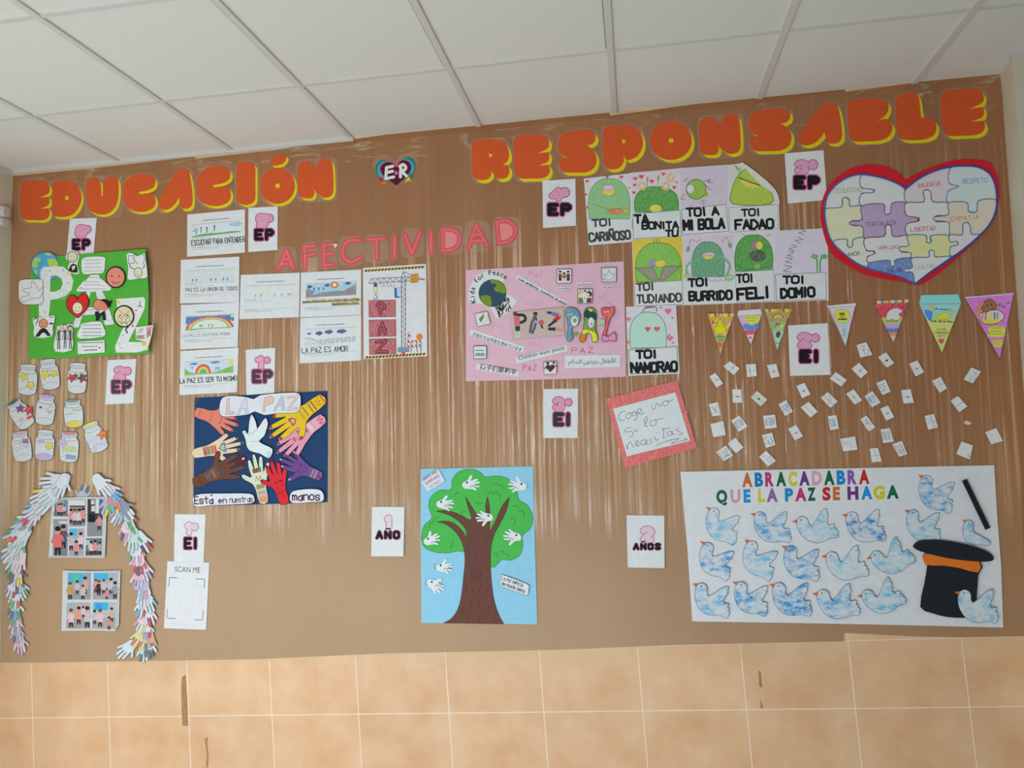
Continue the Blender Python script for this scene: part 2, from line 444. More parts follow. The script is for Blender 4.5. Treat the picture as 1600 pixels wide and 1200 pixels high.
# right-hand pillar, its side slightly skewed
v = [(XR, 0, 0), (3.906, -0.17, 0), (4.6, -0.17, 0), (4.6, 0, 0)]
v = v + [(x, y, HZ) for x, y, z in v]
struct(mesh_obj('wall_right_pillar', v, [(0, 1, 5, 4), (1, 2, 6, 5), (2, 3, 7, 6), (3, 0, 4, 7), (4, 5, 6, 7), (3, 2, 1, 0)], m_cream))
v, f = box(4.6, -3.9, 0, 4.72, 0.0, HZ)
struct(mesh_obj('wall_right', v, f, None))
v, f = boxes([(-3.1, -3.5, 0, 4.72, -3.4, HZ)])
struct(mesh_obj('wall_back', v, f, None))
m_far, *_ = mottled('far_wall_paint', (126, 124, 118), (134, 132, 126), 6)
m_floor, *_ = mottled('floor_terrazzo', (212, 208, 198), (226, 222, 214), 30, 0.5)
for n_ in ('wall_back', 'wall_right'): bpy.data.objects[n_].data.materials.append(m_far)
v, f = box(-3.1, -4.0, -0.1, 4.72, 0.12, 0.0)
struct(mesh_obj('floor', v, f, m_floor))

# suspended ceiling: white panels on a grid of light metal strips
m_pan, *_ = mottled('ceiling_panel', (226, 225, 218), (230, 229, 222), 60)
m_bar, *_ = mottled('ceiling_grid_metal', (212, 210, 204), (216, 214, 208), 20, 0.5)
m_gap, *_ = mottled('ceiling_gap', (120, 116, 110), (130, 126, 120), 20)
GX, GD = 0.0, 0.0
def cx(px, py):                                      # where a ray meets the ceiling
    d = CAMR @ Vector(((px - 800) / FPX, -(py - 600) / FPX, -1.0)); t = (HZ - CAMP.z) / d.z
    return CAMP + t * d
pa = cx(749, 199.5); pb = cx(184, 252); pc = cx(1434, 124)
GX0 = pb.x
GSTEP = (pc.x - pb.x) / 6
D1 = 0.5107
xs = [GX0 + GSTEP * i for i in range(-5, 10)]
ys = [-D1 - 0.6 * i for i in range(0, 9)]
PAN = []; BAR = []; GAP = []
xe = [-3.1] + [x for x in xs if -3 < x < 4.6] + [4.65]
ye = [0.05] + [y for y in ys if y > -3.9] + [-3.95]
hw = 0.012
struct(mesh_obj('ceiling', *boxes([(-3.1, -3.95, HZ + 0.006, 4.7, 0.1, HZ + 0.08)]), m_pan))
for x in xe[1:-1]: BAR.append((x - hw, -3.9, HZ - 0.002, x + hw, 0, HZ + 0.006))
for y in ye[1:-1]:
    xx = [-3.0] + xe[1:-1] + [4.6]
    for i in range(len(xx) - 1): BAR.append((xx[i] + hw, y - 0.008, HZ, xx[i + 1] - hw, y + 0.008, HZ + 0.006))
struct(mesh_obj('trim_1', *boxes(BAR), m_bar))
for i, x in enumerate(xe[1:-1]):                     # shadow gap where a panel stops short of its strip
    if x < 1.6:
        GAP.append((x - hw - 0.004, -3.8, HZ + 0.001, x - hw, -D1 - 0.02, HZ + 0.006))
    elif x < 3.0:
        GAP.append((x - hw - 0.003, -3.8, HZ + 0.001, x - hw, -D1 - 0.02, HZ + 0.006))
struct(mesh_obj('trim_2', *boxes(GAP), m_gap))
# angle strip where the ceiling meets the walls
struct(mesh_obj('trim_3', *boxes([(XL, -0.012, HZ - 0.012, 1.25, 0.0, HZ + 0.006), (XL, -0.9, HZ - 0.02, XL + 0.014, -0.012, HZ + 0.006)]), m_bar))
a0 = Vector((XR - 0.002, 0.0)); a1 = Vector((3.904, -0.172)); tv = []
for p in (a0, a1, Vector((4.6, -0.172))):
    tv += [(p.x, p.y, HZ - 0.022), (p.x, p.y, HZ + 0.006), (p.x + 0.006, p.y + 0.006, HZ - 0.022), (p.x + 0.006, p.y + 0.006, HZ + 0.006)]
tf = []
for k in (0, 4):
    tf += [(k, k + 4, k + 5, k + 1), (k + 2, k + 3, k + 7, k + 6), (k, k + 2, k + 6, k + 4), (k + 1, k + 5, k + 7, k + 3)]
struct(mesh_obj('trim_4', tv, tf, m_bar))

# ------------------------------------------------------------------ brown paper and clear film over the tiles
m_kraft, N, L, b, nz, rp = mottled('kraft_paper', (157, 106, 69), (169, 116, 76), 3.0, 0.62, 5, (2.2, 2.2, 0.5))
b.inputs['Specular IOR Level'].default_value = 0.25
n2 = N.new('ShaderNodeTexNoise'); m2 = N.new('ShaderNodeMapping'); bp = N.new('ShaderNodeBump')
m2.inputs['Scale'].default_value = (26, 26, 1.6); n2.inputs['Scale'].default_value = 1; n2.inputs['Detail'].default_value = 3
tcn = [n for n in N if n.type == 'TEX_COORD'][0]
L.new(tcn.outputs['Object'], m2.inputs[0]); L.new(m2.outputs[0], n2.inputs['Vector']); L.new(n2.outputs['Fac'], bp.inputs['Height'])
bp.inputs['Strength'].default_value = 0.35; bp.inputs['Distance'].default_value = 0.004; L.new(bp.outputs[0], b.inputs['Normal'])

def under_ceiling(px, drop=0.0):
    lo, hi = 60.0, 320.0
    for _ in range(40):
        m_ = (lo + hi) / 2
        if W(px, m_).z > HZ + 0.004 - drop: lo = m_
        else: hi = m_
    return (px, hi)
T = Thing('kraft_paper', 'big sheet of brown kraft paper covering the tiled wall up to the ceiling', 'paper', at=(700, 620), lift=0.0008, solo=True)
p = T.part('kraft_paper')
top = [under_ceiling(x, d) for x, d in ((20, .024), (160, .022), (304, .016), (305, .026), (430, .020), (540, .008), (600, 0), (760, 0), (952, 0), (953, .014), (1010, .008), (1080, 0), (1200, 0), (1320, 0), (1321, .010), (1400, .004), (1440, 0), (1570, 0))]
p.poly(top + [(1576, 240), (1587, 400), (1597, 560), (1606, 720), (1609, 820), (1320, 830),
        (1319, 1002), (1050, 1008), (880, 1015), (600, 1021), (400, 1030), (150, 1034), (-6, 1036), (2, 900), (9, 740), (12, 600), (16, 420)], m_kraft, thick=0.0006)
p.build()
T = Thing('kraft_paper', 'smaller strip of brown kraft paper under the white dove poster, ending higher above the tiles', 'paper', at=(1450, 900), lift=0.0004, solo=True)
p = T.part('kraft_paper')
p.poly([(1290, 800), (1604, 800), (1612, 994), (1500, 996), (1420, 994), (1322, 989), (1290, 988)], m_kraft, thick=0.0004)
p.build()

# the film: a real sheet with drawn-down pleats
film, nt, mA, mB, gl = clear_mat('clear_film', haze=0.05, gloss=0.02, rough=0.10, tint=(0.95, 0.76, 0.47))
N = nt.nodes; L = nt.links
def math_node(op, a=None, b_=None, clamp=False):
    n = N.new('ShaderNodeMath'); n.operation = op; n.use_clamp = clamp
    for k, q in ((0, a), (1, b_)):
        if q is None: continue
        if isinstance(q, (int, float)): n.inputs[k].default_value = q
        else: L.new(q, n.inputs[k])
    return n.outputs[0]
def noise_node(scale, detail=2.0, dist=0.0):
    m_ = N.new('ShaderNodeMapping'); n = N.new('ShaderNodeTexNoise'); m_.inputs['Scale'].default_value = scale
    n.inputs['Scale'].default_value = 1.0; n.inputs['Detail'].default_value = detail; n.inputs['Distortion'].default_value = dist
    L.new(tc.outputs['Object'], m_.inputs[0]); L.new(m_.outputs[0], n.inputs['Vector']); return n.outputs['Fac']
tc = N.new('ShaderNodeTexCoord'); sp = N.new('ShaderNodeSeparateXYZ'); L.new(tc.outputs['Object'], sp.inputs[0])
# the film is gathered into pleats over the middle of the wall and lies smoother below and above
zlo = N.new('ShaderNodeMapRange'); zlo.interpolation_type = 'SMOOTHSTEP'; zlo.inputs['From Min'].default_value = -0.62; zlo.inputs['From Max'].default_value = -0.25
zwob = math_node('ADD', sp.outputs[2], math_node('MULTIPLY', math_node('SUBTRACT', noise_node((9, 1, 0.5)), 0.5), 0.5))
L.new(zwob, zlo.inputs['Value'])
zhi = N.new('ShaderNodeMapRange'); zhi.interpolation_type = 'SMOOTHSTEP'; zhi.inputs['From Min'].default_value = 0.52; zhi.inputs['From Max'].default_value = 0.80; zhi.inputs['To Min'].default_value = 1; zhi.inputs['To Max'].default_value = 0.06
L.new(math_node('SUBTRACT', zwob, math_node('MULTIPLY', sp.outputs[0], 0.10)), zhi.inputs['Value'])
pl_ = math_node('MULTIPLY', zlo.outputs[0], zhi.outputs[0])
fine = noise_node((108, 1, 1.1), 2.0, 0.25)
wide = noise_node((30, 1, 0.5), 2.0, 0.3)
ridge = math_node('ADD', math_node('MULTIPLY', fine, 0.55), math_node('MULTIPLY', wide, 0.9))
bpa = N.new('ShaderNodeBump'); bpa.inputs['Distance'].default_value = 0.006
L.new(ridge, bpa.inputs['Height']); L.new(math_node('ADD', math_node('MULTIPLY', pl_, 0.95), 0.015), bpa.inputs['Strength'])
L.new(bpa.outputs[0], gl.inputs['Normal'])
cre = N.new('ShaderNodeMapRange'); cre.inputs['From Min'].default_value = 0.50; cre.inputs['From Max'].default_value = 0.68
L.new(noise_node((62, 1, 0.75), 3.0, 0.25), cre.inputs['Value'])
gf = math_node('ADD', math_node('MULTIPLY', math_node('MULTIPLY', cre.outputs[0], pl_), 0.36), 0.009, True)
L.new(gf, gl.inputs['Color'])
L.new(math_node('SUBTRACT', 0.34, math_node('MULTIPLY', zlo.outputs[0], 0.24)), gl.inputs['Roughness'])
zh = N.new('ShaderNodeMapRange'); zh.inputs['From Min'].default_value = -1.0; zh.inputs['From Max'].default_value = 0.45; zh.inputs['To Min'].default_value = 0.30; zh.inputs['To Max'].default_value = 0.025   # film milkiness, with reflected brightness painted in low down and towards the corner
L.new(math_node('ADD', zwob, math_node('MULTIPLY', sp.outputs[0], 0.3)), zh.inputs['Value']); fold = N.new('ShaderNodeMapRange'); fold.inputs['From Min'].default_value = 0.36; fold.inputs['From Max'].default_value = 0.66; fold.inputs['To Min'].default_value = 0.35; fold.inputs['To Max'].default_value = 2.1
L.new(noise_node((46, 1, 0.55), 3.0, 0.3), fold.inputs['Value'])  # pale sheen streaks of the pleats, painted into the haze
hz_ = math_node('MULTIPLY', zh.outputs[0], math_node('ADD', math_node('MULTIPLY', math_node('SUBTRACT', fold.outputs[0], 1.0), pl_), 1.0))
ztp = N.new('ShaderNodeMapRange'); ztp.interpolation_type = 'SMOOTHSTEP'; ztop = HZ - W(800, 620).z
ztp.inputs['From Min'].default_value = ztop - 0.17; ztp.inputs['From Max'].default_value = ztop - 0.07
L.new(sp.outputs[2], ztp.inputs['Value'])
crm = N.new('ShaderNodeMapRange'); crm.inputs['From Min'].default_value = 0.56; crm.inputs['From Max'].default_value = 0.72; crm.inputs['To Max'].default_value = 0.42
L.new(noise_node((7, 1, 26), 3.0, 1.2), crm.inputs['Value'])      # crumpled folds along the taped upper edge, their bright glints painted as haze
hz_all = math_node('ADD', hz_, math_node('MULTIPLY', crm.outputs[0], ztp.outputs[0]), True)
L.new(hz_all, mA.inputs[0])
FZ0, FZ1 = W(800, 1040).z, W(800, 200).z
FR = random.Random(3)
def film_y(x, z):
    return -0.0030
FV = []; FF = []
edge_top = [(20, 268), (300, 244), (560, 222), (760, 204), (950, 184), (1180, 162), (1330, 142), (1572, 116)]
edge_bot = [(-6, 1040), (150, 1039), (260, 1041), (400, 1036), (560, 1032), (700, 1041), (860, 1036), (1010, 1034), (1180, 1029), (1300, 1024), (1450, 1022), (1604, 1020)]
def interp(e, x):
    for (x0, y0), (x1, y1) in zip(e, e[1:]):
        if x <= x1: return y0 + (y1 - y0) * (x - x0) / (x1 - x0)
    return e[-1][1]
nx, nz_ = 80, 40
for j in range(nz_ + 1):
    for i in range(nx + 1):
        t = i / nx; u = j / nz_
        xb = -6 + 1610 * t; xt = 20 + 1553 * t
        yb = interp(edge_bot, xb); yt = interp(edge_top, xt)
        px = xt + (xb - xt) * u; py = yt + (yb - yt) * u
        q = W(px, py, 0.0028 + 0.0005 * math.sin(px * 0.35) * math.sin(py * 0.02 + 1) )
        FV.append(q)
for j in range(nz_):
    for i in range(nx):
        a = j * (nx + 1) + i; FF.append((a, a + nx + 1, a + nx + 2, a + 1))
fo = W(800, 620)
o = mesh_obj('plastic_film', [q - fo for q in FV], FF, film)
o.location = fo
for pl in o.data.polygons: pl.use_smooth = True
o['label'] = 'wrinkled clear plastic film stretched over the brown kraft paper'; o['category'] = 'plastic film'
# ------------------------------------------------------------------ big title letters: bubble shapes in a unit box
m_lam = clear_mat('laminate', haze=0.16, gloss=0.05, rough=0.25, tint=(0.62, 0.48, 0.36))[0]
GL = {
 'E': [(.16, .01), (.45, 0), (.80, .01), (.95, .10), (.99, .22), (.93, .33), (.66, .43, 1), (.96, .41, 1), (.98, .52), (.92, .63), (.67, .71, 1), (.95, .70, 1), (.985, .82), (.92, .94), (.76, 1), (.45, 1), (.17, .99), (.04, .89), (0, .72), (0, .28), (.04, .08)],
 'D': [(.14, .03), (.42, 0), (.68, .03), (.90, .20), (1, .44), (.93, .70), (.72, .92), (.44, 1), (.13, .99), (.02, .90), (0, .6), (0, .2), (.05, .07)],
 'U': [(.10, .04), (.25, 0), (.38, .06), (.45, .16), (.47, .5, 1), (.51, .5, 1), (.53, .14), (.62, .02), (.80, -.02), (.95, .03), (1, .18), (.99, .5), (.91, .78), (.69, .97), (.40, 1), (.14, .90), (.03, .70), (0, .4), (0, .15)],
 'C': [(.55, 0), (.80, .02), (.96, .11), (1, .22), (.94, .36), (.76, .44), (.53, .47), (.47, .49, 1), (.58, .54), (.84, .52), (.96, .60), (.985, .78), (.87, .93), (.63, 1), (.34, .98), (.12, .86), (.01, .65), (0, .42), (.07, .22), (.27, .06)],
 'A': [(.66, .01), (.80, 0), (.92, .08), (.97, .30), (1, .60), (.99, .85), (.90, .97), (.74, .99), (.64, .93), (.60, .70, 1), (.50, .84), (.33, .97), (.14, 1), (.02, .93), (0, .80), (.08, .66), (.34, .30), (.54, .08)],
 'I': [(.35, .01), (.60, 0), (.88, .05), (1, .16), (1, .5), (1, .83), (.90, .94), (.60, 1), (.30, .99), (.06, .92), (0, .82), (0, .5), (0, .20), (.10, .06)],
 'O': ell(.5, .5, .5, .5, n=20),
 'N': [(.10, .06), (.22, .02), (.36, .05), (.54, .22, 1), (.60, .04), (.74, -.03), (.90, 0), (.98, .10), (1, .4), (.99, .80), (.92, .95), (.76, 1), (.62, .95), (.37, .70, 1), (.46, .83), (.40, .98), (.22, 1), (.06, .95), (0, .8), (0, .4), (.02, .16)],
 'R': [(.18, .01), (.45, 0), (.75, .03), (.93, .15), (1, .35), (.98, .52), (.82, .67, 1), (.96, .66), (1, .80), (.94, .94), (.82, .99), (.66, .97), (.51, .79, 1), (.50, .90), (.38, 1), (.18, 1), (.05, .92), (0, .75), (0, .3), (.04, .1)],
 'S': [(.40, .02), (.70, 0), (.93, .06), (1, .18), (.95, .31), (.80, .37), (.68, .34, 1), (.86, .43), (.98, .58), (1, .74), (.92, .91), (.72, 1), (.40, 1), (.13, .98), (.02, .86), (0, .72), (.08, .64), (.28, .635, 1), (.12, .60), (0, .46), (0, .26), (.12, .08)],
 'P': [(.16, .02), (.45, 0), (.72, .02), (.92, .15), (1, .36), (.97, .56), (.82, .74), (.57, .80), (.50, .63, 1), (.50, .82), (.41, .95), (.25, 1), (.10, .97), (.01, .86), (0, .6), (0, .25), (.04, .08)],
 'B': [(.14, .03), (.45, 0), (.74, .02), (.90, .11), (.94, .25), (.86, .42), (.66, .55, 1), (.86, .50), (.98, .62), (1, .75), (.90, .92), (.68, 1), (.40, 1), (.14, .99), (.03, .90), (0, .7), (0, .25), (.03, .09)],
 'L': [(.14, .04), (.30, 0), (.50, .02), (.60, .12), (.62, .35), (.64, .54, 1), (.80, .54), (.97, .64), (1, .78), (.92, .92), (.70, .99), (.40, 1), (.14, .97), (.02, .86), (0, .55), (0, .22), (.04, .1)],
}
HOLE = {'D': [(.45, .415), (.55, .45), (.57, .50), (.50, .545), (.45, .53)], 'O': ell(.51, .50, .065, .065, n=10), 'R': [(.46, .36), (.55, .38), (.55, .43), (.48, .45)], 'P': [(.48, .325), (.56, .34), (.57, .40), (.50, .43)]}
TITLE = [  # glyph, box of the orange face, tilt, which one
 ('E', 31.5, 282, 78.5, 344, 0, 'letter E that opens the title at the far left'), ('D', 81.5, 281.5, 127.5, 339, 0, 'letter D right after the first E of the title'),
 ('U', 134.5, 277, 185.5, 335, 0, 'letter U between D and C of EDUCACIÓN'), ('C', 192, 272, 243.5, 331, -2, 'first letter C of EDUCACIÓN, right after U'),
 ('A', 247, 264.5, 300.5, 327.5, -2, 'letter A of EDUCACIÓN, between the two Cs'), ('C', 306.5, 259.5, 361, 322, -2, 'second letter C of EDUCACIÓN, above the listening drawing'),
 ('I', 369.5, 252, 399, 320, 0, 'letter I of EDUCACIÓN, above the 5º EP sign'), ('O', 405.5, 262, 461, 318.5, 0, 'accented letter Ó of EDUCACIÓN'),
 ('N', 465, 250, 521, 309.5, -2, 'letter N that ends EDUCACIÓN'),
 ('R', 737, 217, 795.5, 280.6, -2, 'letter R that opens RESPONSABLE'), ('E', 802.5, 210.5, 859.5, 279, -2, 'first letter E of RESPONSABLE, above the 4º EP sign'),
 ('S', 873, 203, 931.5, 269.6, -2, 'first letter S of RESPONSABLE, above TOI CARIÑOSO'), ('P', 942, 195.2, 1004.8, 264, -3, 'letter P of RESPONSABLE'),
 ('O', 1015, 188.8, 1081, 250, 0, 'letter O of RESPONSABLE with a dot hole'), ('N', 1092.5, 181, 1157, 241.5, -3, 'letter N of RESPONSABLE'),
 ('S', 1171, 169.5, 1236, 236, -3, 'second letter S of RESPONSABLE, above the 3º EP sign'), ('A', 1246.5, 161.7, 1315, 226, -3, 'letter A of RESPONSABLE, right of the 3º EP sign'),
 ('B', 1325, 153.5, 1393.5, 220.5, -3, 'letter B of RESPONSABLE, above the puzzle heart'), ('L', 1400, 144, 1462, 219, -3, 'letter L of RESPONSABLE, above the puzzle heart'),
 ('E', 1470.5, 139, 1539, 212, -3, 'letter E that ends the title at the far right'),
]
for g, x0, y0, x1, y1, tl, lab in TITLE:
    w = 205
    T = Thing('title_letter', 'orange and yellow paper bubble ' + lab, 'paper letter', at=((x0 + x1) / 2, (y0 + y1) / 2), group='orange bubble letters of the title', lift=0.0042, white=w)
    cx_, cy_ = (x0 + x1) / 2, (y0 + y1) / 2
    def place(pts, dx=0, dy=0, ex=0.0):
        return xf([((p[0] - .5) * (x1 - x0 + ex), (p[1] - .5) * (y1 - y0 + ex)) + tuple(p[2:]) for p in pts], cx_ + dx, cy_ + dy, 1, 1, tl)
    base = smooth(GL[g], True, 4) if g != 'O' else ell(.5, .5, .5, .5, n=36)
    k = 1 + (x0 > 700) * 0.28
    dx, dy = 3.4 * k, 3.7 * k
    acc = (x1 - 30, y0 - 20) if g == 'O' and x0 < 600 else None
    lam = T.part('laminate_margin')
    hull = smooth([q for q in GL[g] if len(q) == 2], True, 4) if g not in 'OUN' else (ell(.5, .5, .5, .5, n=30) if g == 'O' else smooth([(.1, .03), (.5, 0), (.92, .0), (1, .15), (1, .8), (.9, .97), (.5, 1), (.1, .98), (0, .8), (0, .2)], True, 4))
    lam.poly([(p[0], p[1]) for p in place(hull, dx * .5, dy * .5, 9.0)], m_lam)
    lam.build()
    edge = T.part('yellow_edge')
    for t in (1.0, 0.66, 0.33): edge.poly(place(base, dx * t, dy * t), (214, 192, 24), thick=0.0002 if t == 1 else 0)
    acp = xf(smooth([(2, 9), (6, 4), (14, 2), (24, 0), (27, 4), (24, 11), (18, 15), (8, 17), (3, 15)], True, 3), 420.8, 242) if acc else None
    if acp:
        for t in (1.0, 0.66, 0.33): edge.poly([(a + dx * t, b_ + dy * t) for a, b_ in acp], (214, 192, 24))
    edge.build()
    face = T.part('orange_face')
    face.poly(place(base), (200, 82, 38), holes=[place(HOLE[g])] if g in HOLE else (), thick=0.0003)
    if acp: face.poly(acp, (200, 82, 38), thick=0.0003)
    face.build()

# ------------------------------------------------------------------ AFECTIVIDAD: moulded tube letters under laminate
F4 = (420, 330, 4)
AF = [
 ('first letter A that opens AFECTIVIDAD', [[(110, 243), (64, 358)], [(110, 243), (152, 356)], [(84, 330), (134, 330)], [(100, 300), (120, 300)]], []),
 ('letter F of AFECTIVIDAD', [[(222, 222), (226, 356)], [(222, 222), (286, 216)], [(224, 278), (284, 268)]], []),
 ('letter E of AFECTIVIDAD with a white tear at its corner', [[(342, 212), (346, 338)], [(342, 214), (402, 206)], [(344, 270), (398, 262)], [(346, 338), (402, 332)]], []),
 ('letter C of AFECTIVIDAD', [[(570, 186), (530, 180), (485, 195), (460, 245), (475, 295), (520, 317), (570, 290)]], []),
 ('letter T of AFECTIVIDAD', [[(622, 178), (722, 170)], [(672, 176), (676, 300)]], []),
 ('first letter I of AFECTIVIDAD, right after T', [[(786, 160), (784, 290)]], []),
 ('letter V of AFECTIVIDAD', [[(848, 146), (896, 266)], [(896, 266), (946, 134)]], []),
 ('second letter I of AFECTIVIDAD, right after V', [[(1012, 132), (1014, 260)]], []),
 ('first letter D of AFECTIVIDAD, right after the second I', [[(1086, 116), (1086, 250)], [(1086, 116), (1130, 112), (1178, 134), (1192, 180), (1165, 232), (1086, 250)]], [(1090, 118), (1130, 114), (1176, 136), (1190, 180), (1163, 230), (1090, 248)]),
 ('second letter A of AFECTIVIDAD, next to last', [[(1296, 86), (1248, 228)], [(1296, 86), (1362, 214)], [(1266, 190), (1342, 180)], [(1280, 150), (1318, 146)]], []),
 ('letter D that ends AFECTIVIDAD, above the pink poster', [[(1424, 70), (1438, 202)], [(1424, 70), (1480, 60), (1530, 88), (1540, 138), (1508, 184), (1438, 202)]], [(1428, 72), (1480, 62), (1528, 90), (1538, 138), (1506, 182), (1442, 200)]),
]
for lab, strokes, fill in AF:
    xs_ = [p[0] for st in strokes for p in st]; ys_ = [p[1] for st in strokes for p in st]
    T = Thing('foam_letter', 'coral pink rounded ' + lab, 'letter', frame=F4, at=((min(xs_) + max(xs_)) / 2, (min(ys_) + max(ys_)) / 2), group='pink letters of AFECTIVIDAD', lift=0.0042, white=200)
    lam = T.part('laminate_margin')
    lam.poly(smooth([(min(xs_) - 16, min(ys_) - 8), ((min(xs_) + max(xs_)) / 2, min(ys_) - 24), (max(xs_) + 16, min(ys_) - 6), (max(xs_) + 20, max(ys_)), ((min(xs_) + max(xs_)) / 2, max(ys_) + 24), (min(xs_) - 20, max(ys_) + 4)], True, 4), m_lam); lam.build()
    if fill:
        inn = T.part('pale_filling'); inn.poly(smooth(fill, True, 3), (214, 128, 126)); inn.build()
    body = T.part('pink_tube', kind='glossy')
    for st in strokes: body.line(st, 31, (200, 66, 74), sm=4 if len(st) > 2 else 0, cap=8); T.lv += LEVEL
    for st in strokes: body.line(st, 23, (208, 76, 82), sm=4 if len(st) > 2 else 0, cap=8); T.lv += LEVEL
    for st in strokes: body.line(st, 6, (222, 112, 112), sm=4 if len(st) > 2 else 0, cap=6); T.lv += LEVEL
    if 'tear' in lab: body.poly([(404, 206), (424, 204), (430, 216), (412, 230)], (225, 222, 215))
    body.build()

# ------------------------------------------------------------------ E·R heart badge
T = Thing('heart_badge', 'small dark heart badge with white letters E and R and coloured rims', 'badge', frame=(560, 230, 13.333), at=(790, 520), lift=0.0042, white=190)
p = T.part('laminate_margin'); p.poly(heart(780, 510, 960, 760, -4), m_lam); p.build()
p = T.part('coloured_rims')
p.poly(ell(520, 460, 170, 200), (16, 118, 92), thick=0.0003); p.poly(ell(1040, 390, 150, 185), (16, 118, 92))
p.poly(ell(560, 480, 170, 195), (60, 140, 170)); p.poly(ell(1010, 430, 150, 180), (60, 140, 170))
p.poly(heart(785, 560, 690, 560, -5), (160, 70, 118)); p.build()
h = T.part('dark_heart')
h.poly([(790, 400, 1), (730, 345), (620, 310), (520, 350), (460, 450), (500, 560), (600, 660), (790, 800, 1), (960, 650), (1060, 540), (1100, 420), (1050, 310), (950, 270), (850, 310)], (72, 20, 30), sm=4)
h.poly([(740, 345, 1), (790, 430, 1), (850, 320, 1)], (205, 70, 120)); h.poly(ell(788, 535, 42), (216, 80, 128)); h.build()
q = T.part('dots_and_arrow')
q.poly(ell(475, 665, 45), (200, 24, 24)); q.poly([(480, 740), (540, 700), (590, 760), (500, 770)], (226, 110, 50)); q.poly(ell(1100, 595, 45), (16, 118, 76))
q.poly([(1045, 615), (1105, 725), (1050, 690), (955, 750)], (222, 208, 50)); q.build()
w = T.part('white_letters')
for st in ([(585, 430), (570, 660)], [(585, 425), (715, 395)], [(580, 530), (710, 500)], [(572, 655), (735, 620)], [(885, 400), (875, 620)], [(860, 400), (930, 360), (985, 410), (965, 470), (890, 500)], [(900, 500), (1000, 600)]):
    w.line(st, 62, (222, 220, 224), sm=4 if len(st) > 2 else 0, cap=8)
w.build()
# ------------------------------------------------------------------ small white signs: school years
PAPER = (206, 208, 209)
INK = (22, 22, 24)
def sheet(T, pts, c=PAPER, thick=0.0004, name='paper', sm=0):
    p = T.part(name); p.poly(pts, c, thick=thick, sm=sm); return p
def sign(frame, quad, digit, dbox, ring, words, wbox, label, white=205, lift=0.0042, a=0.0, c=0.0, fade=0, pale=False, tape=None):
    cx0 = sum(p[0] for p in quad) / 4; cy0 = sum(p[1] for p in quad) / 4
    T = Thing('year_sign', label, 'sign', frame=frame, at=(cx0, cy0), group='school year signs', lift=lift, a=a, c=c, white=white)
    p = sheet(T, quad); p.build()
    rim = (178, 100, 138) if not pale else (176, 140, 158); fill = (222, 150, 176) if not pale else (220, 190, 196)
    x0, y0, x1, y1 = dbox; h = y1 - y0; w = x1 - x0; pen = h * 0.34
    n = T.part('pink_numeral')
    for pw, col in ((pen + h * 0.16, rim), (pen, fill)):
        for st in HAND[digit]:
            q = [(x0 + pen / 2 + (float(t[0]) / (4 if digit != '1' else 3.2)) * (w - pen), y0 + pen / 2 + float(t[1]) / 6 * (h - pen)) for t in st.split()]
            n.line(q, pw, col, sm=3 if digit not in '14' else 0, cap=8)
        if ring: n.poly(ell(ring[0], ring[1], ring[2] + (h * 0.04 if col == rim else -h * 0.06)), col)
        T.lv += LEVEL
    if digit in '69' or True:
        thin = (196, 112, 150) if not pale else (196, 160, 172)
        for st in HAND[digit]:
            q = [(x0 + pen / 2 + (float(t[0]) / (4 if digit != '1' else 3.2)) * (w - pen), y0 + pen / 2 + float(t[1]) / 6 * (h - pen)) for t in st.split()]
            if digit != '1': n.line(q, h * 0.025, thin, sm=3 if digit not in '14' else 0, cap=3)
        if ring: n.outline(ell(ring[0], ring[1], ring[2] * 0.35), h * 0.03, thin)
    n.build()
    x0, y0, x1, y1 = wbox; h = y1 - y0; k = len(words); gw = (x1 - x0)
    units = [0.5 if ch == 'I' else 1.0 for ch in words]; u = gw / (sum(units) + 0.10 * (k - 1)); pen = min(h, u) * 0.37
    b = T.part('black_word')
    core = (24, 18, 22) if not fade else ((66, 60, 62) if fade == 1 else (44, 50, 48))
    for pw, col in ((pen + h * 0.16, (196, 96, 142) if not pale else (190, 130, 152)), (pen, core)):
        x = x0
        for ch, un in zip(words, units):
            base = 'N' if ch == 'Ñ' else ch
            for st in HAND[base]:
                q = []
                for t in st.split():
                    gx = float(t[0]) / 4; gy = float(t[1]) / 6
                    if ch == 'I': gx = 0.5
                    q.append((x + pen / 2 + gx * (un * u - pen), y0 + pen / 2 + gy * (h - pen)))
                b.line(q, pw, col, cap=8)
            if ch == 'Ñ': b.line([(x + u * .25, y0 - h * .16), (x + u * .75, y0 - h * .20)], pw * 0.45, col, cap=4)
            x += un * u + 0.10 * u
        T.lv += LEVEL
    b.build()
    if tape:
        s = T.part('clear_tape'); s.poly(tape, m_lam); s.build()
    return T
FA = (0, 230, 4); F5 = (270, 310, 3.871); F8 = (840, 240, 3.3333)
sign(FA, [(437, 447), (605, 441), (583, 690), (415, 695)], '6', (472, 488, 540, 566), (547, 513, 24), 'EP', (450, 572, 566, 644), 'white year sign reading 6º EP above the green poster', lift=0.0036)
sign(F5, [(457, 58), (635, 47), (633, 312), (456, 325)], '5', (508, 96, 574, 178), (585, 120, 25), 'EP', (492, 182, 614, 256), 'white year sign reading 5º EP beside the top drawing worksheet')
sign(F8, [(25, 142), (197, 130), (200, 375), (28, 388)], '4', (62, 178, 132, 248), (141, 202, 26), 'EP', (50, 256, 178, 326), 'white year sign reading 4º EP beside TOI CARIÑOSO')
sign((1040, 0, 2.857), [(531, 685), (705, 670), (721, 892), (546, 909)], '3', (578, 716, 636, 778), (657, 735, 23), 'EP', (570, 782, 690, 846), 'white year sign reading 3º EP between the drawings and the puzzle heart', white=190)
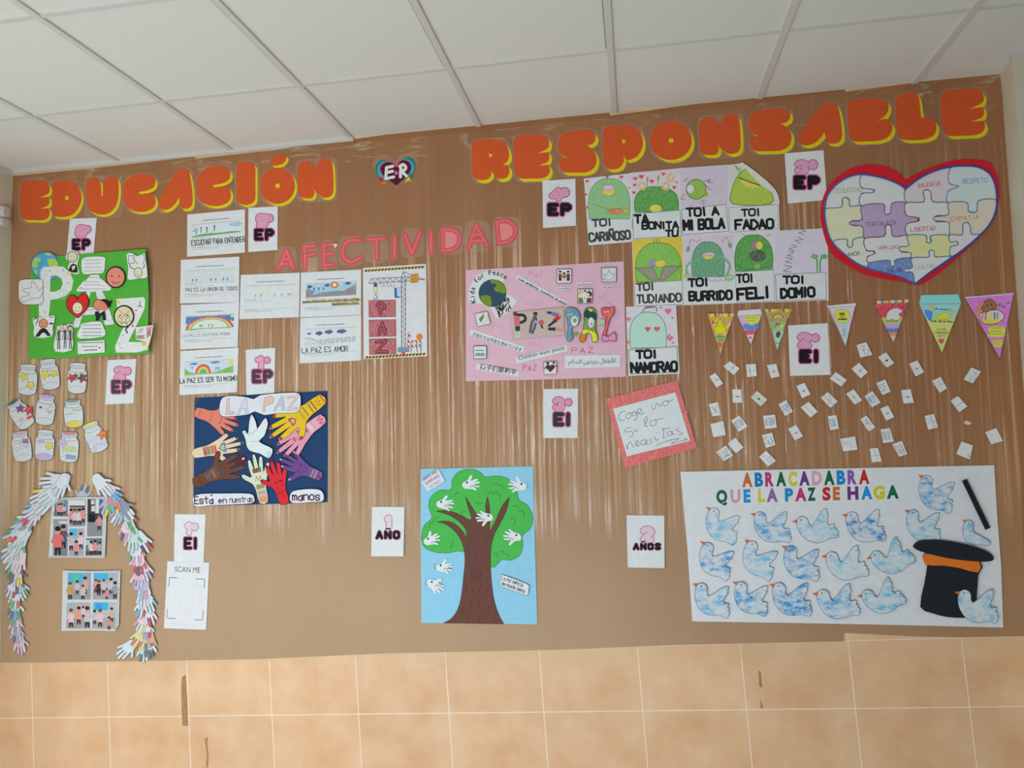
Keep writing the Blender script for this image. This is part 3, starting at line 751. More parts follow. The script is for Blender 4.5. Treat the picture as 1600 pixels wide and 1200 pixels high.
sign((0, 520, 5.333), [(897, 228), (1135, 217), (1112, 587), (877, 597)], '2', (952, 284, 1044, 392), (1062, 318, 34), 'EP', (928, 394, 1096, 506), 'white year sign reading 2º EP with faded lettering beside the paper jars', fade=1)
sign((270, 420, 6), [(683, 760), (960, 740), (952, 1165), (690, 1182)], '1', (775, 818, 868, 945), (885, 857, 32), 'EP', (742, 944, 938, 1074), 'white year sign reading 1º EP just above the navy hands poster', fade=1)
sign((830, 590, 10.91), [(205, 195), (800, 188), (790, 1030), (205, 1030)], '3', (372, 338, 562, 570), (635, 420, 66), 'EI', (374, 590, 676, 832), 'white year sign reading 3º EI below the pink poster', fade=2)
sign((1090, 450, 6.4), [(905, 375), (1300, 350), (1328, 868), (925, 880)], '2', (1002, 452, 1136, 600), (1176, 500, 44), 'EI', (1014, 612, 1216, 752), 'white year sign reading 2º EI among the pennants', fade=0, white=195)
sign((240, 780, 5.458), [(180, 128), (443, 130), (425, 545), (173, 535)], '1', (266, 196, 334, 306), (350, 236, 34), 'EI', (256, 322, 374, 430), 'white year sign reading 1º EI above the SCAN ME sheet', pale=True, lift=0.0036)
sign((570, 770, 10), [(112, 220), (620, 222), (605, 995), (100, 992)], '1', (310, 352, 434, 570), None, 'AÑO', (168, 588, 554, 728), 'white year sign reading 1 AÑO beside the tree poster', pale=True, lift=0.008, c=-0.03, tape=[(325, 150), (360, 150), (366, 238), (328, 238)])
sign((960, 780, 9.23), [(175, 232), (720, 236), (724, 995), (192, 985)], '2', (380, 398, 566, 618), None, 'AÑOS', (266, 630, 674, 736), 'white year sign reading 2 AÑOS on bare brown paper', pale=True, lift=0.008, c=-0.03)

# SCAN ME sheet: the code itself is left out
T = Thing('scan_sheet', 'white SCAN ME sheet with corner brackets under the 1º EI sign', 'sheet', frame=(240, 780, 5.458), at=(280, 820), lift=0.0046)
p = sheet(T, [(118, 528), (475, 542), (448, 1114), (88, 1100)])
p.text('SCAN ME', 180, 618, 46, (60, 64, 68), rot=2.5, wid=218)
for pts in ([(130, 745), (134, 672), (142, 667), (202, 671)], [(362, 679), (430, 682), (437, 688), (433, 758)], [(117, 938), (113, 1008), (120, 1014), (186, 1018)], [(348, 1028), (412, 1030), (419, 1024), (424, 952)]):
    p.line(pts, 5, (58, 66, 72), cap=2)
for x in range(105, 340, 14):
    p.line([(x, 1045 + (x - 105) * .1), (x + 7, 1066 + (x - 105) * .1), (x + 10, 1050)], 5, (228, 196, 214), cap=2)
p.build()

# ------------------------------------------------------------------ drawing worksheets
class UV:
    def __init__(s, q): s.q = q
    def __call__(s, u, v):
        (ax, ay), (bx, by), (cx_, cy_), (dx, dy) = s.q
        return ((ax * (1 - u) + bx * u) * (1 - v) + (dx * (1 - u) + cx_ * u) * v, (ay * (1 - u) + by * u) * (1 - v) + (dy * (1 - u) + cy_ * u) * v)
    def m(s, pts): return [s(p[0], p[1]) + tuple(p[2:]) for p in pts]
GREY = (120, 122, 126)
def tiny(p, Q, u0, u1, v, c=(90, 92, 96), w=1.6, seed=1):
    r = random.Random(seed); u = u0
    while u < u1:
        l = r.uniform(.012, .04); p.line(Q.m([(u, v), (min(u + l, u1), v)]), w, c, cap=0); u += l + .008
def worksheet(quad, label, draw, words=None, pen=3.0, ink=INK, wv=(.62, .73), wu=(.03, .97), lift=0.0042, frame=F5, white=205, a=0.0, c=0.0, lines=True, wc=0.0):
    Q = UV(quad)
    T = Thing('drawing_worksheet', label, 'drawing', frame=frame, at=Q(.5, .5), group='children\'s landscape worksheets', lift=lift, white=white, a=a, c=c)
    p = sheet(T, [quad[0], Q(.5, 0), quad[1], quad[2], Q(.5, 1), quad[3]])
    tiny(p, Q, .27, .73, .175, (60, 62, 66), 4.2, 3)
    p.line(Q.m([(.09, .255), (.92, .255)]), 1.6, GREY, cap=0)
    tiny(p, Q, .08, .27, .575, (80, 80, 84), 2.4, 4)
    p.line(Q.m([(.08, .615), (.55, .615)]), 1.2, GREY, cap=0)
    tiny(p, Q, .08, .3, .80, (70, 70, 74), 2.6, 5)
    p.line(Q.m([(.3, .80), (.92, .785)]), 1.2, GREY, cap=0); p.line(Q.m([(.08, .845), (.55, .835)]), 1.6, GREY, cap=0)
    if words:
        a0 = Q(wu[0], wv[0]); a1 = Q(wu[1], wv[0]); b0 = Q(wu[0], wv[1])
        p.hand(words, a0[0], a0[1], b0[1] - a0[1], math.hypot(a1[0] - a0[0], a1[1] - a0[1]), pen, ink, rot=math.degrees(math.atan2(a1[1] - a0[1], a1[0] - a0[0])))
    p.build()
    d = T.part('coloured_drawing')
    draw(d, Q); d.build()
    return T
def frame_box(d, Q, c=(205, 209, 212)):
    d.poly(Q.m([(.08, .27), (.92, .27), (.92, .555), (.08, .555)]), c)
def stick(d, Q, u, v, c=(60, 50, 60), h=.11, w=3.2):
    d.poly(ell(*Q(u, v - h), 4.5), c); d.line([Q(u, v - h), Q(u, v - h * .4)], w + 2, c, cap=0)
    d.line([Q(u, v - h * .45), Q(u - .012, v)], w * .7, c, cap=0); d.line([Q(u, v - h * .45), Q(u + .012, v)], w * .7, c, cap=0)
def cloud(d, Q, u, v, ru, rv, c, rim=None):
    pts = [(u + ru * math.cos(t / 16 * 6.283) * (1 + .12 * math.cos(t * 2.4)), v + rv * math.sin(t / 16 * 6.283) * (1 + .2 * math.sin(t * 2.1))) for t in range(16)]
    if rim: d.poly(Q.m([(u + (a - u) * 1.18, v + (b - v) * 1.25) for a, b in pts]), rim)
    d.poly(Q.m(pts), c, kind='pencil')

def d1(d, Q):
    frame_box(d, Q)
    d.poly(Q.m([(.08, .555), (.08, .53), (.25, .49), (.4, .485), (.55, .495), (.75, .48), (.92, .49), (.92, .515), (.6, .53), (.3, .545)]), (86, 150, 80), kind='pencil')
    for u, v, c in ((.16, .48, (70, 60, 70)), (.24, .46, (140, 60, 90)), (.34, .47, (90, 50, 80)), (.47, .44, (50, 44, 50))): stick(d, Q, u, v, c, .12, 4)
    cloud(d, Q, .14, .40, .05, .035, (120, 180, 220)); cloud(d, Q, .84, .325, .085, .03, (150, 196, 224), (70, 150, 200))
    cloud(d, Q, .11, .31, .025, .03, (216, 196, 150))
worksheet([(88, 97), (437, 66), (436, 328), (86, 353)], 'landscape worksheet reading ESCUCHAR PARA ENTENDER with a green hill and clouds', d1, 'ESCUCHAR PARA ENTENDER', 4.2, (44, 44, 50), (.625, .745), (.07, .99), a=0.0)
def d2(d, Q):
    frame_box(d, Q, (196, 203, 207))
    for u, v, r in ((.25, .35, .04), (.5, .33, .05), (.72, .34, .05)): cloud(d, Q, u, v, r, .02, (206, 211, 214))
    cloud(d, Q, .88, .34, .045, .06, (212, 208, 182))
    for u in (.21, .27, .52, .60, .73, .80): stick(d, Q, u, .52, (86, 92, 100), .05, 2.4)
    d.line(Q.m([(.08, .55), (.92, .55)]), 1.2, (150, 156, 160), cap=0)
worksheet([(49, 372), (403, 352), (400, 628), (44, 635)], 'pale pencil worksheet with tiny figures between two coloured ones in the first column', d2, 'PAZ ES LA UNION DE TODOS', 3.0, (60, 62, 70), (.655, .735), (.09, .97))
def d3(d, Q):
    d.poly(Q.m([(.09, .275), (.92, .27), (.92, .42), (.5, .30), (.09, .45)]), (52, 116, 170), kind='pencil')
    for k, c in enumerate(((190, 52, 60), (214, 110, 96), (226, 190, 120), (110, 170, 90), (208, 212, 200))):
        r = 1 - k * .065
        d.poly(Q.m([(.505 + .415 * r * math.cos(math.radians(t)), .555 - .27 * r * math.sin(math.radians(t))) for t in range(0, 181, 9)]), c, kind='pencil' if k < 4 else None)
    d.line(Q.m([(.09, .565), (.5, .55), (.86, .555)]), 6, (110, 180, 84), cap=2)
    for u in (.34, .37, .49, .55): stick(d, Q, u, .53, (110, 116, 112), .05, 2.2)
    cloud(d, Q, .89, .30, .03, .03, (222, 208, 120))
worksheet([(49, 645), (402, 628), (392, 898), (44, 914)], 'worksheet with a wide rainbow over a blue sky', d3, 'LA PAZ ES SENTIRTE MISMO', 2.2, (110, 112, 120), (.665, .725), (.04, .86))
def d4(d, Q):
    frame_box(d, Q, (190, 202, 212))
    cloud(d, Q, .24, .31, .07, .025, (56, 112, 180)); cloud(d, Q, .6, .30, .085, .025, (56, 112, 180)); cloud(d, Q, .88, .32, .045, .055, (226, 200, 70))
    d.poly(Q.m([(.08, .555), (.08, .40), (.15, .48), (.24, .52), (.55, .53), (.68, .50), (.8, .44), (.92, .39), (.92, .555)]), (112, 172, 72), kind='pencil')
    for k, c in enumerate(((196, 50, 46), (226, 120, 40), (232, 200, 60), (110, 170, 60), (60, 150, 170))):
        r = 1 - k * .17
        d.poly(Q.m([(.40 + .135 * r * math.cos(math.radians(t)), .53 - .205 * r * math.sin(math.radians(t))) for t in range(0, 181, 12)]), c, kind='pencil')
    for u in (.62, .65, .68): stick(d, Q, u, .49, (120, 128, 150), .06, 2.2)
    stick(d, Q, .21, .42, (80, 80, 96), .03, 2)
worksheet([(46, 924), (398, 902), (388, 1172), (40, 1190)], 'worksheet with a small round rainbow reading LA PAZ ES SER TU MISMO', d4, 'LA PAZ ES SER TU MISMO', 4.4, (34, 34, 40), (.635, .735), (.0, .98))
def d5(d, Q):
    d.outline(Q.m([(.08, .27), (.92, .27), (.92, .555), (.08, .555)]), 1.0, (186, 190, 194))
    cloud(d, Q, .46, .34, .035, .025, (226, 206, 100))
    for u in (.26, .35, .58, .70, .81, .85): stick(d, Q, u, .53, (140, 144, 150), .06, 2.4)
    for v in (.41, .5): d.line(Q.m([(.1, v), (.2, v - .01)]), 1.4, (196, 200, 204), cap=0)
worksheet([(411, 463), (769, 449), (763, 718), (403, 731)], 'faint worksheet with a small yellow sun, alone in the second column', d5, None)
def d6(d, Q):
    d.poly(Q.m([(.09, .27), (.92, .26), (.92, .42), (.55, .45), (.25, .52), (.12, .40)]), (150, 190, 216), kind='pencil')
    d.poly(Q.m([(.09, .36), (.13, .40), (.22, .50), (.34, .47), (.45, .455), (.6, .44), (.7, .45), (.82, .38), (.92, .32), (.92, .555), (.09, .565)]), (134, 126, 130), kind='pencil')
    for u, v, c in ((.15, .325, (40, 60, 110)), (.44, .31, (40, 60, 110)), (.78, .29, (40, 62, 112))): cloud(d, Q, u, v, .045, .03, c)
    for u, v in ((.29, .315), (.67, .30), (.87, .28)): cloud(d, Q, u, v, .035, .025, (200, 214, 222), (96, 140, 176))
    d.poly(ell(*Q(.56, .31), 24, 21), (214, 100, 50), kind='pencil'); d.poly(ell(*Q(.56, .31), 12, 11), (236, 214, 190))
    d.line(Q.m([(.12, .36), (.20, .46), (.23, .42)]), 5, (50, 76, 110))
    for u in (.22, .3, .38): stick(d, Q, u, .42, (60, 80, 100), .05, 3)
    r = random.Random(5)
    for row, (u0, u1) in ((.655, (.04, .96)), (.735, (.52, .97))):   # two bands of olive felt-pen scrawl nobody can read
        u = u0
        while u < u1:
            d.line(Q.m([(u, row - .02 + r.uniform(-.01, .01) - (u - .5) * .02), (u + .01, row + .03), (u + .016, row - .015 + r.uniform(-.02, .02)), (u + .026, row + .03), (u + .03, row)]), 5.0, (140, 122, 50) if r.random() < .7 else (110, 100, 60), cap=2); u += .038
worksheet([(775, 449), (1140, 430), (1138, 704), (769, 720)], 'worksheet with grey hills, blue clouds and an orange sun, beside the crane poster', d6, None)
def d7(d, Q):
    for u, r in ((.15, .032), (.31, .058), (.47, .068), (.68, .08)): cloud(d, Q, u, .335 + (.02 if r < .06 else 0), r, .045 if r > .05 else .025, (52, 72, 130))
    d.poly(Q.m([(.92, .27), (.92, .40), (.88, .37), (.85, .27)]), (222, 218, 160), kind='pencil')
    d.line(Q.m([(.09, .46), (.15, .455), (.22, .49), (.28, .53), (.31, .56)]), 3, (90, 92, 104), sm=3)
    r = random.Random(8)
    for k in range(4):
        for i in range(9):
            u = .32 + i * .067 + r.uniform(-.01, .01); v = .51 + k * .028 - i * .004
            d.line(Q.m([(u, v), (u + .03, v - .012), (u + .05, v)]), 2.4, (86, 96, 128), sm=2)
    for i in range(5): d.line(Q.m([(.12, .49 + i * .012), (.17, .50 + i * .012)]), 2.2, (196, 190, 196))
worksheet([(771, 724), (1140, 706), (1138, 980), (767, 998)], 'worksheet reading LA PAZ ES AMOR with dark blue clouds over waves', d7, 'LA PAZ ES AMOR', 4.6, (70, 70, 76), (.665, .775), (.03, .78))

# ------------------------------------------------------------------ crane poster
Fc = (460, 410, 7.059)
T = Thing('crane_poster', 'white poster of a tower crane stacking brick blocks P A Z', 'poster', frame=Fc, at=(1110, 540), lift=0.0046)
p = sheet(T, [(755, 62), (1453, 15), (1465, 1035), (765, 1068)])
p.build()
s = T.part('hazard_stripes')
for (ax, ay), (bx, by), h in (((775, 80), (1437, 36), 26), ((785, 1036), (1450, 996), 26)):
    s.poly([(ax, ay), (bx, by), (bx, by + h), (ax, ay + h)], (222, 178, 56))
    n = 18
    for i in range(n):
        u0 = i / n; u1 = (i + .55) / n
        X = lambda u: ax + (bx - ax) * u; Y = lambda u: ay + (by - ay) * u
        s.poly([(X(u0) + 14, Y(u0)), (X(u1) + 14, Y(u1)), (X(u1) - 6, Y(u1) + h), (X(u0) - 6, Y(u0) + h)], (30, 26, 24))
s.build()
d = T.part('brick_blocks')
for (x0, y0, x1, y1) in ((820, 420, 1115, 604), (822, 636, 1118, 820), (825, 844, 1120, 1016)):
    d.poly([(x0, y0), (x1, y0 - 6), (x1 + 2, y1 - 6), (x0 + 2, y1)], (166, 66, 76), kind='pencil')
    r = random.Random(x0); rows = 12
    for k in range(1, rows):
        y = y0 + (y1 - y0) * k / rows; d.line([(x0, y), (x1, y - 6)], 2.2, (206, 150, 152), cap=0)
        for i in range(11):
            x = x0 + (i + (.5 if k % 2 else 0) + .2) * (x1 - x0) / 11.6; d.line([(x, y), (x, y - (y1 - y0) / rows + 2)], 2.0, (206, 150, 152), cap=0)
    d.outline([(x0, y0), (x1, y0 - 6), (x1 + 2, y1 - 6), (x0 + 2, y1)], 4, (96, 70, 72))
GP = {'P': [[(925, 450), (950, 570)], [(915, 470), (945, 440), (995, 470), (1000, 500), (960, 520), (935, 520)]], 'A': [[(935, 790), (968, 665), (1005, 790)], [(935, 740), (1005, 735)]], 'Z': [[(905, 880), (1010, 862), (910, 985), (1025, 985)]]}
for k in GP:
    for st in GP[k]: d.line(st, 34, (40, 22, 26), cap=6)
    T.lv += LEVEL
    for st in GP[k]: d.line(st, 20, (170, 78, 84), cap=6)
d.build()
d = T.part('yellow_hook'); d.poly(rect(875, 232, 912, 268), (66, 84, 110)); d.poly(rect(878, 268, 914, 345), (226, 210, 170)); d.outline(rect(878, 268, 914, 345), 3, (80, 76, 76))
d.line([(896, 345), (898, 368), (915, 380), (912, 402), (885, 408), (872, 392)], 9, (110, 126, 140), sm=3); d.build()
d = T.part('crane_lattice'); K = (62, 64, 76)
for a, b in (((820, 232), (1285, 205)), ((850, 180), (1285, 158)), ((820, 232), (850, 180)), ((1198, 102), (1285, 135)), ((1198, 102), (1180, 160)), ((1198, 102), (1222, 158)), ((1365, 175), (1437, 190)), ((1180, 160), (1180, 935)), ((1225, 160), (1225, 935)), ((1285, 160), (1437, 196))): d.line([a, b], 5, K)
x = 850; t = 0
while x < 1270: d.line([(x, 180 - (x - 850) * .05), (x + 34, 230 - (x - 850) * .05), (x + 68, 177 - (x - 850) * .05)], 4, K); x += 68
for k in range(13): y = 215 + k * 55; d.line([(1182, y), (1224, y + 27), (1182, y + 55)], 4, K)
for k in range(4): d.line([(945 + k * 40, 235), (955 + k * 40, 268), (978 + k * 40, 262), (985 + k * 40, 228)], 3, (110, 112, 122), sm=3)
d.build()
d = T.part('orange_counterweight'); d.poly([(1285, 135), (1362, 126), (1368, 215), (1288, 226)], (224, 146, 48))
for x in (1310, 1336): d.line([(x, 132), (x + 3, 220)], 5, (140, 90, 40), cap=0)
d.outline([(1285, 135), (1362, 126), (1368, 215), (1288, 226)], 4, (90, 66, 46)); d.build()
d = T.part('blue_cabin'); d.poly([(1103, 282), (1178, 280), (1178, 386), (1108, 390)], (176, 198, 216)); d.poly([(1103, 282), (1128, 282), (1132, 374), (1160, 374), (1160, 390), (1108, 390)], (52, 100, 160)); d.outline([(1103, 282), (1178, 280), (1178, 386), (1108, 390)], 3, (60, 80, 110)); d.build()
d = T.part('road_barrier')
d.poly([(1140, 940), (1262, 936), (1264, 986), (1142, 990)], (120, 140, 164)); d.outline([(1140, 940), (1262, 936), (1264, 986), (1142, 990)], 3, (70, 80, 96))
for y in (865, 920):
    d.poly([(1240, y), (1400, y - 12), (1402, y + 14), (1242, y + 26)], (222, 214, 212))
    for i in range(4): x = 1245 + i * 40; d.poly([(x, y - 1 - i * 3), (x + 20, y - 3 - i * 3), (x + 36, y + 21 - i * 3), (x + 16, y + 23 - i * 3)], (196, 50, 60))
for x in (1285, 1350, 1392): d.line([(x, 880), (x + 3, 985)], 9, (110, 122, 140))
d.line([(1258, 765), (1244, 940)], 6, (190, 60, 70)); d.poly(ell(1270, 808, 13), (190, 80, 90)); d.poly(ell(1378, 822, 34, 38), (226, 130, 40)); d.poly(ell(1200, 1000, 22, 12), (206, 70, 60)); d.build()
# ------------------------------------------------------------------ green PAZ poster with pictogram cutouts
FG = (20, 380, 6.317)
GW = (214, 217, 218)
def face(p, x, y, r, skin, mouth=1, rim=(36, 30, 28), w=6, ry=None):
    ry = ry or r
    p.poly(ell(x, y, r, ry), skin); p.outline(ell(x, y, r, ry), w, rim)
    for s in (-1, 1): p.poly(ell(x + s * r * .38, y - ry * .1, max(3, r * .09)), (70, 50, 46))
    if mouth: p.line([(x - r * .4, y + ry * (.42 if mouth > 0 else .58)), (x, y + ry * (.58 if mouth > 0 else .42)), (x + r * .4, y + ry * (.42 if mouth > 0 else .58))], max(3, r * .07), (70, 40, 36), sm=3)
T = Thing('peace_poster', 'bright green poster with white letters P A Z and pictogram cutouts glued on', 'poster', frame=FG, at=(750, 620), lift=0.0135, a=0.024, white=205)
p = sheet(T, [(182, 148), (750, 104), (1312, 58), (1325, 220), (1342, 500), (1336, 800), (1346, 1088), (750, 1120), (156, 1142), (168, 650)], (78, 164, 56), thick=0.0006); p.build()
g = T.part('globe_cutout')
g.poly([(318, 86), (400, 105), (445, 180), (452, 260), (420, 340), (340, 372), (250, 340), (190, 270), (182, 200), (220, 125)], (72, 160, 200), sm=3, thick=.0006)
for q in ([(215, 150), (260, 140), (275, 170), (240, 200), (250, 225), (205, 240), (190, 200)], [(345, 160), (400, 150), (445, 190), (450, 230), (380, 232), (350, 210)], [(320, 95), (380, 105), (350, 130)], [(205, 270), (235, 260), (240, 300), (220, 300)]): g.poly(q, (168, 190, 60), kind='pencil', sm=3)
g.outline([(318, 86), (400, 105), (445, 180), (452, 260), (420, 340), (340, 372), (250, 340), (190, 270), (182, 200), (220, 125)], 5, (40, 70, 100), sm=3); g.build()
l = T.part('letter_cutout')
l.poly([(275, 270), (300, 235), (400, 228), (500, 232), (565, 290), (598, 370), (580, 460), (520, 520), (440, 550), (370, 560), (364, 640), (352, 735), (262, 735), (255, 640), (275, 500), (272, 380)], GW, holes=[[(372, 322), (430, 318), (480, 350), (492, 400), (470, 455), (420, 478), (368, 478)]], thick=.0005)
l.outline(ell(505, 505, 45), 4, (150, 190, 190)); l.line([(505, 462), (505, 548)], 4, (150, 190, 190)); l.line([(505, 505), (475, 535)], 4, (150, 190, 190))
l.poly(star(555, 298, 30), (232, 206, 120)); l.poly(star(272, 718, 24), (230, 200, 120))
for x, y in ((365, 272), (500, 268), (545, 392), (283, 610), (320, 680), (300, 560)): l.poly(ell(x, y, 6), (90, 60, 80))
l.outline(ell(300, 285, 38), 3, (170, 196, 200)); l.build()
l = T.part('letter_cutout')
l.poly([(735, 470), (880, 470), (915, 540), (1000, 800), (910, 810), (870, 700), (690, 710), (650, 830), (580, 835), (620, 740), (690, 560)], GW, holes=[[(770, 480), (820, 480), (850, 632), (735, 635)]], thick=.0005)
for x, y in ((620, 770), (870, 520), (950, 760), (930, 700), (750, 665)): l.line([(x - 22, y + 8), (x - 5, y - 8), (x + 8, y + 8), (x + 24, y - 6)], 3, (150, 170, 200), sm=3)
l.line([(725, 660), (800, 650), (770, 690)], 4, (190, 90, 110)); l.build()
l = T.part('letter_cutout')
l.poly([(1020, 550), (1290, 532), (1308, 560), (1300, 650), (1140, 975), (1330, 975), (1335, 1050), (1230, 1078), (1020, 1080), (1008, 1020), (1060, 900), (1180, 640), (1030, 640)], GW, thick=.0005)
l.poly(star(1042, 578, 26), (236, 190, 60)); l.poly(ell(1295, 990, 24), (226, 190, 60)); l.poly(star(1200, 1012, 16), (226, 200, 110))
l.line([(1255, 570), (1255, 630)], 7, (40, 90, 140)); l.line([(1230, 632), (1255, 610), (1280, 632)], 6, (40, 90, 140))
l.poly(heart(1218, 665, 22, 20), (190, 40, 70)); l.poly(heart(1184, 820, 24, 22), (190, 40, 70)); l.line([(1140, 825), (1115, 850), (1130, 885)], 14, (50, 70, 90), sm=3)
for x, y in ((1050, 990), (1065, 1030), (1090, 910)): l.line([(x - 12, y - 6), (x + 14, y + 10)], 4, (90, 90, 96))
l.build()
l = T.part('dove_cutout')
q = [(62, 380), (110, 358), (200, 355), (280, 356), (300, 400), (296, 500), (304, 560), (270, 600), (170, 606), (100, 602), (62, 560), (56, 470)]
l.poly(q, (216, 220, 222), sm=3, thick=.0006); l.outline(q, 4, (70, 76, 84), sm=3)
l.line([(85, 535), (78, 570), (120, 575), (190, 545), (260, 540), (296, 480), (290, 435), (262, 470), (238, 430), (215, 390), (188, 380), (178, 440), (110, 452), (110, 480), (160, 492), (150, 515), (85, 535)], 4, (66, 72, 80), sm=3); l.build()
l = T.part('pictogram_cutout')       # person crying
q = [(560, 72), (620, 76), (655, 130), (640, 190), (640, 240), (655, 300), (580, 296), (545, 240), (560, 190), (520, 140)]
l.poly(q, GW, sm=3, thick=.0006); l.poly([(548, 270), (570, 215), (600, 200), (632, 215), (642, 290), (585, 290)], (34, 32, 34)); l.poly([(580, 230), (618, 218), (612, 252), (590, 270)], (226, 206, 180)); face(l, 588, 135, 48, (230, 206, 176), -1, w=7, ry=54); l.build()
l = T.part('text_cutout')
q = [(690, 150), (800, 132), (905, 140), (910, 190), (892, 290), (800, 298), (700, 304), (680, 240)]
l.poly(q, GW, sm=3, thick=.0005)
for k, y in enumerate((168, 202, 240, 276)): tiny(l, lambda u, v: (u, v + (u - 700) * -.02), 705 + k * 4, 880, y, (96, 100, 112), 5, k + 1) if False else [l.line([(x, y - (x - 700) * .03), (x + 16, y - (x - 684) * .03)], 5, (96, 100, 112), cap=0) for x in range(708, 872, 22)]
l.build()
l = T.part('text_cutout')
l.poly([(770, 312), (850, 310), (866, 352), (880, 355), (975, 440), (960, 468), (640, 478), (626, 462), (700, 372), (720, 368)], GW, thick=.0005)
for y, a0, a1 in ((340, 750, 850), (380, 712, 860), (412, 705, 880), (452, 650, 930)):
    for x in range(a0, a1 - 14, 21): l.line([(x, y), (x + 15, y - 1)], 5, (84, 88, 100), cap=0)
for x, y in ((714, 378), (676, 440), (898, 425)): l.poly(heart(x, y, 13, 12), (170, 50, 80))
l.build()
l = T.part('text_cutout')
l.poly([(685, 792), (860, 772), (895, 830), (915, 880), (880, 925), (660, 942), (638, 890), (670, 830)], GW, sm=2, thick=.0005)
for y in (808, 845, 880, 914):
    for x in range(690, 860, 21): l.line([(x, y), (x + 15, y - 2)], 7, (54, 56, 62), cap=0)
l.build()
l = T.part('text_cutout')
l.poly([(640, 972), (905, 956), (908, 1078), (642, 1096)], GW, thick=.0005)
for y, a0, a1, w in ((985, 655, 890, 8), (1022, 685, 840, 7), (1058, 705, 830, 10)):
    for x in range(a0, a1 - 14, 22): l.line([(x, y - (x - 655) * .03), (x + 16, y - (x - 639) * .03)], w, (44, 44, 48), cap=0)
l.poly(heart(856, 1034, 22, 20), (190, 40, 60)); l.build()
l = T.part('smiling_face'); face(l, 1014, 336, 94, (226, 132, 108), 1, w=13, ry=102); l.build()
l = T.part('red_heart')
q = [(640, 552, 1), (600, 515), (550, 525), (530, 590), (550, 660), (640, 738, 1), (720, 660), (748, 570), (720, 505), (670, 505)]
l.poly(q, (204, 36, 36), sm=4, thick=.0006); l.outline(q, 7, (60, 26, 24), sm=4); l.build()
f_ = T.part('happy_face', l); face(f_, 638, 640, 50, (228, 206, 176), 1, w=5, ry=58); f_.build()
l = T.part('kissing_pair')
l.poly(ell(842, 608, 48, 52), (216, 130, 104)); l.outline(ell(842, 608, 48, 52), 6, (60, 34, 28)); l.poly(ell(900, 612, 46, 52), (212, 122, 96))
l.poly([(870, 560), (910, 552), (950, 575), (975, 560), (968, 600), (945, 640), (910, 590)], (30, 26, 30), sm=3)
l.poly([(812, 675), (845, 672), (850, 700), (905, 665), (918, 760), (890, 762), (880, 710), (850, 740), (846, 765), (815, 762), (822, 730), (808, 700)], (32, 30, 34)); l.build()
l = T.part('crossed_out_face'); face(l, 1096, 722, 96, (224, 200, 162), 0, w=13, ry=104)
l.line([(1040, 655), (1170, 770)], 5, (170, 80, 60)); l.line([(1155, 660), (1030, 780)], 5, (170, 80, 60))
l.line([(1070, 795), (1100, 780), (1130, 798)], 7, (60, 40, 36), sm=3)
for s in (-1, 1): l.poly([(1097 + s * 18, 755), (1097 + s * 52, 720), (1097 + s * 58, 760), (1097 + s * 30, 785)], (230, 208, 172)); l.outline([(1097 + s * 18, 755), (1097 + s * 52, 720), (1097 + s * 58, 760), (1097 + s * 30, 785)], 4, (60, 44, 36))
l.build()
l = T.part('pictogram_cutout')       # pencil and face
l.poly([(1122, 112), (1180, 100), (1230, 130), (1300, 98), (1306, 150), (1330, 330), (1250, 345), (1150, 362), (1132, 330), (1140, 240)], GW, sm=2, thick=.0005)
l.outline(rect(1140, 124, 1200, 198), 5, (50, 50, 54)); l.line([(1182, 140), (1232, 205)], 12, (190, 160, 130)); l.line([(1152, 205), (1165, 240), (1196, 256)], 8, (50, 50, 54), sm=3); l.line([(1295, 205), (1298, 230), (1285, 250)], 7, (50, 50, 54))
l.line([(1275, 115), (1296, 112), (1296, 190), (1276, 194)], 4, (60, 60, 64)); face(l, 1237, 288, 40, (226, 210, 176), 1, w=6, ry=48); l.build()
l = T.part('pictogram_cutout')       # person wondering
l.poly([(200, 740), (300, 735), (390, 712), (418, 730), (395, 830), (385, 920), (215, 930), (212, 830)], GW, sm=2, thick=.0005)
l.line([(212, 755), (230, 738), (250, 752), (244, 775), (228, 790)], 9, (36, 34, 34), sm=3); l.poly(ell(229, 806, 5), (36, 34, 34))
l.poly([(215, 928), (270, 850), (300, 838), (335, 850), (378, 915), (340, 915), (318, 885), (290, 885), (262, 920)], (34, 32, 34)); face(l, 302, 795, 42, (214, 140, 104), -1, w=6, ry=46)
l.line([(362, 730), (398, 728)], 6, (50, 50, 50)); l.poly(rect(360, 785, 398, 802), (50, 46, 46)); l.build()
l = T.part('pictogram_cutout')       # three friends
l.poly([(430, 815), (510, 808), (590, 800), (590, 900), (585, 1055), (418, 1068), (412, 960), (430, 890)], GW, sm=2, thick=.0005)
for x, y, cc in ((452, 840, (226, 206, 176)), (514, 832, (226, 206, 176)), (566, 838, (226, 190, 150))):
    l.line([(x, y + 26), (x + 2, y + 110)], 16, (36, 34, 38)); l.line([(x - 4, y + 105), (x - 8, y + 205)], 9, (36, 34, 38)); l.line([(x + 8, y + 105), (x + 12, y + 205)], 9, (36, 34, 38)); l.line([(x - 12, y + 36), (x - 22, y + 120)], 6, (36, 34, 38)); l.line([(x + 14, y + 36), (x + 22, y + 118)], 6, (36, 34, 38))
    face(l, x, y, 24, cc, 1, w=5, ry=28)
l.poly([(545, 830), (555, 812), (580, 812), (590, 835), (570, 822)], (36, 32, 34)); l.line([(455, 870), (565, 866)], 8, (40, 36, 38)); l.build()
l = T.part('pictogram_cutout')       # building blocks corner
l.poly([(1212, 828), (1385, 808), (1372, 900), (1348, 990), (1332, 1030), (1320, 975), (1215, 950)], (222, 210, 206), thick=.0005)
l.poly([(1318, 830), (1376, 815), (1360, 900), (1326, 930)], (190, 130, 140), kind='pencil'); l.poly([(1218, 910), (1300, 905), (1300, 945), (1220, 944)], (150, 128, 120), kind='pencil')
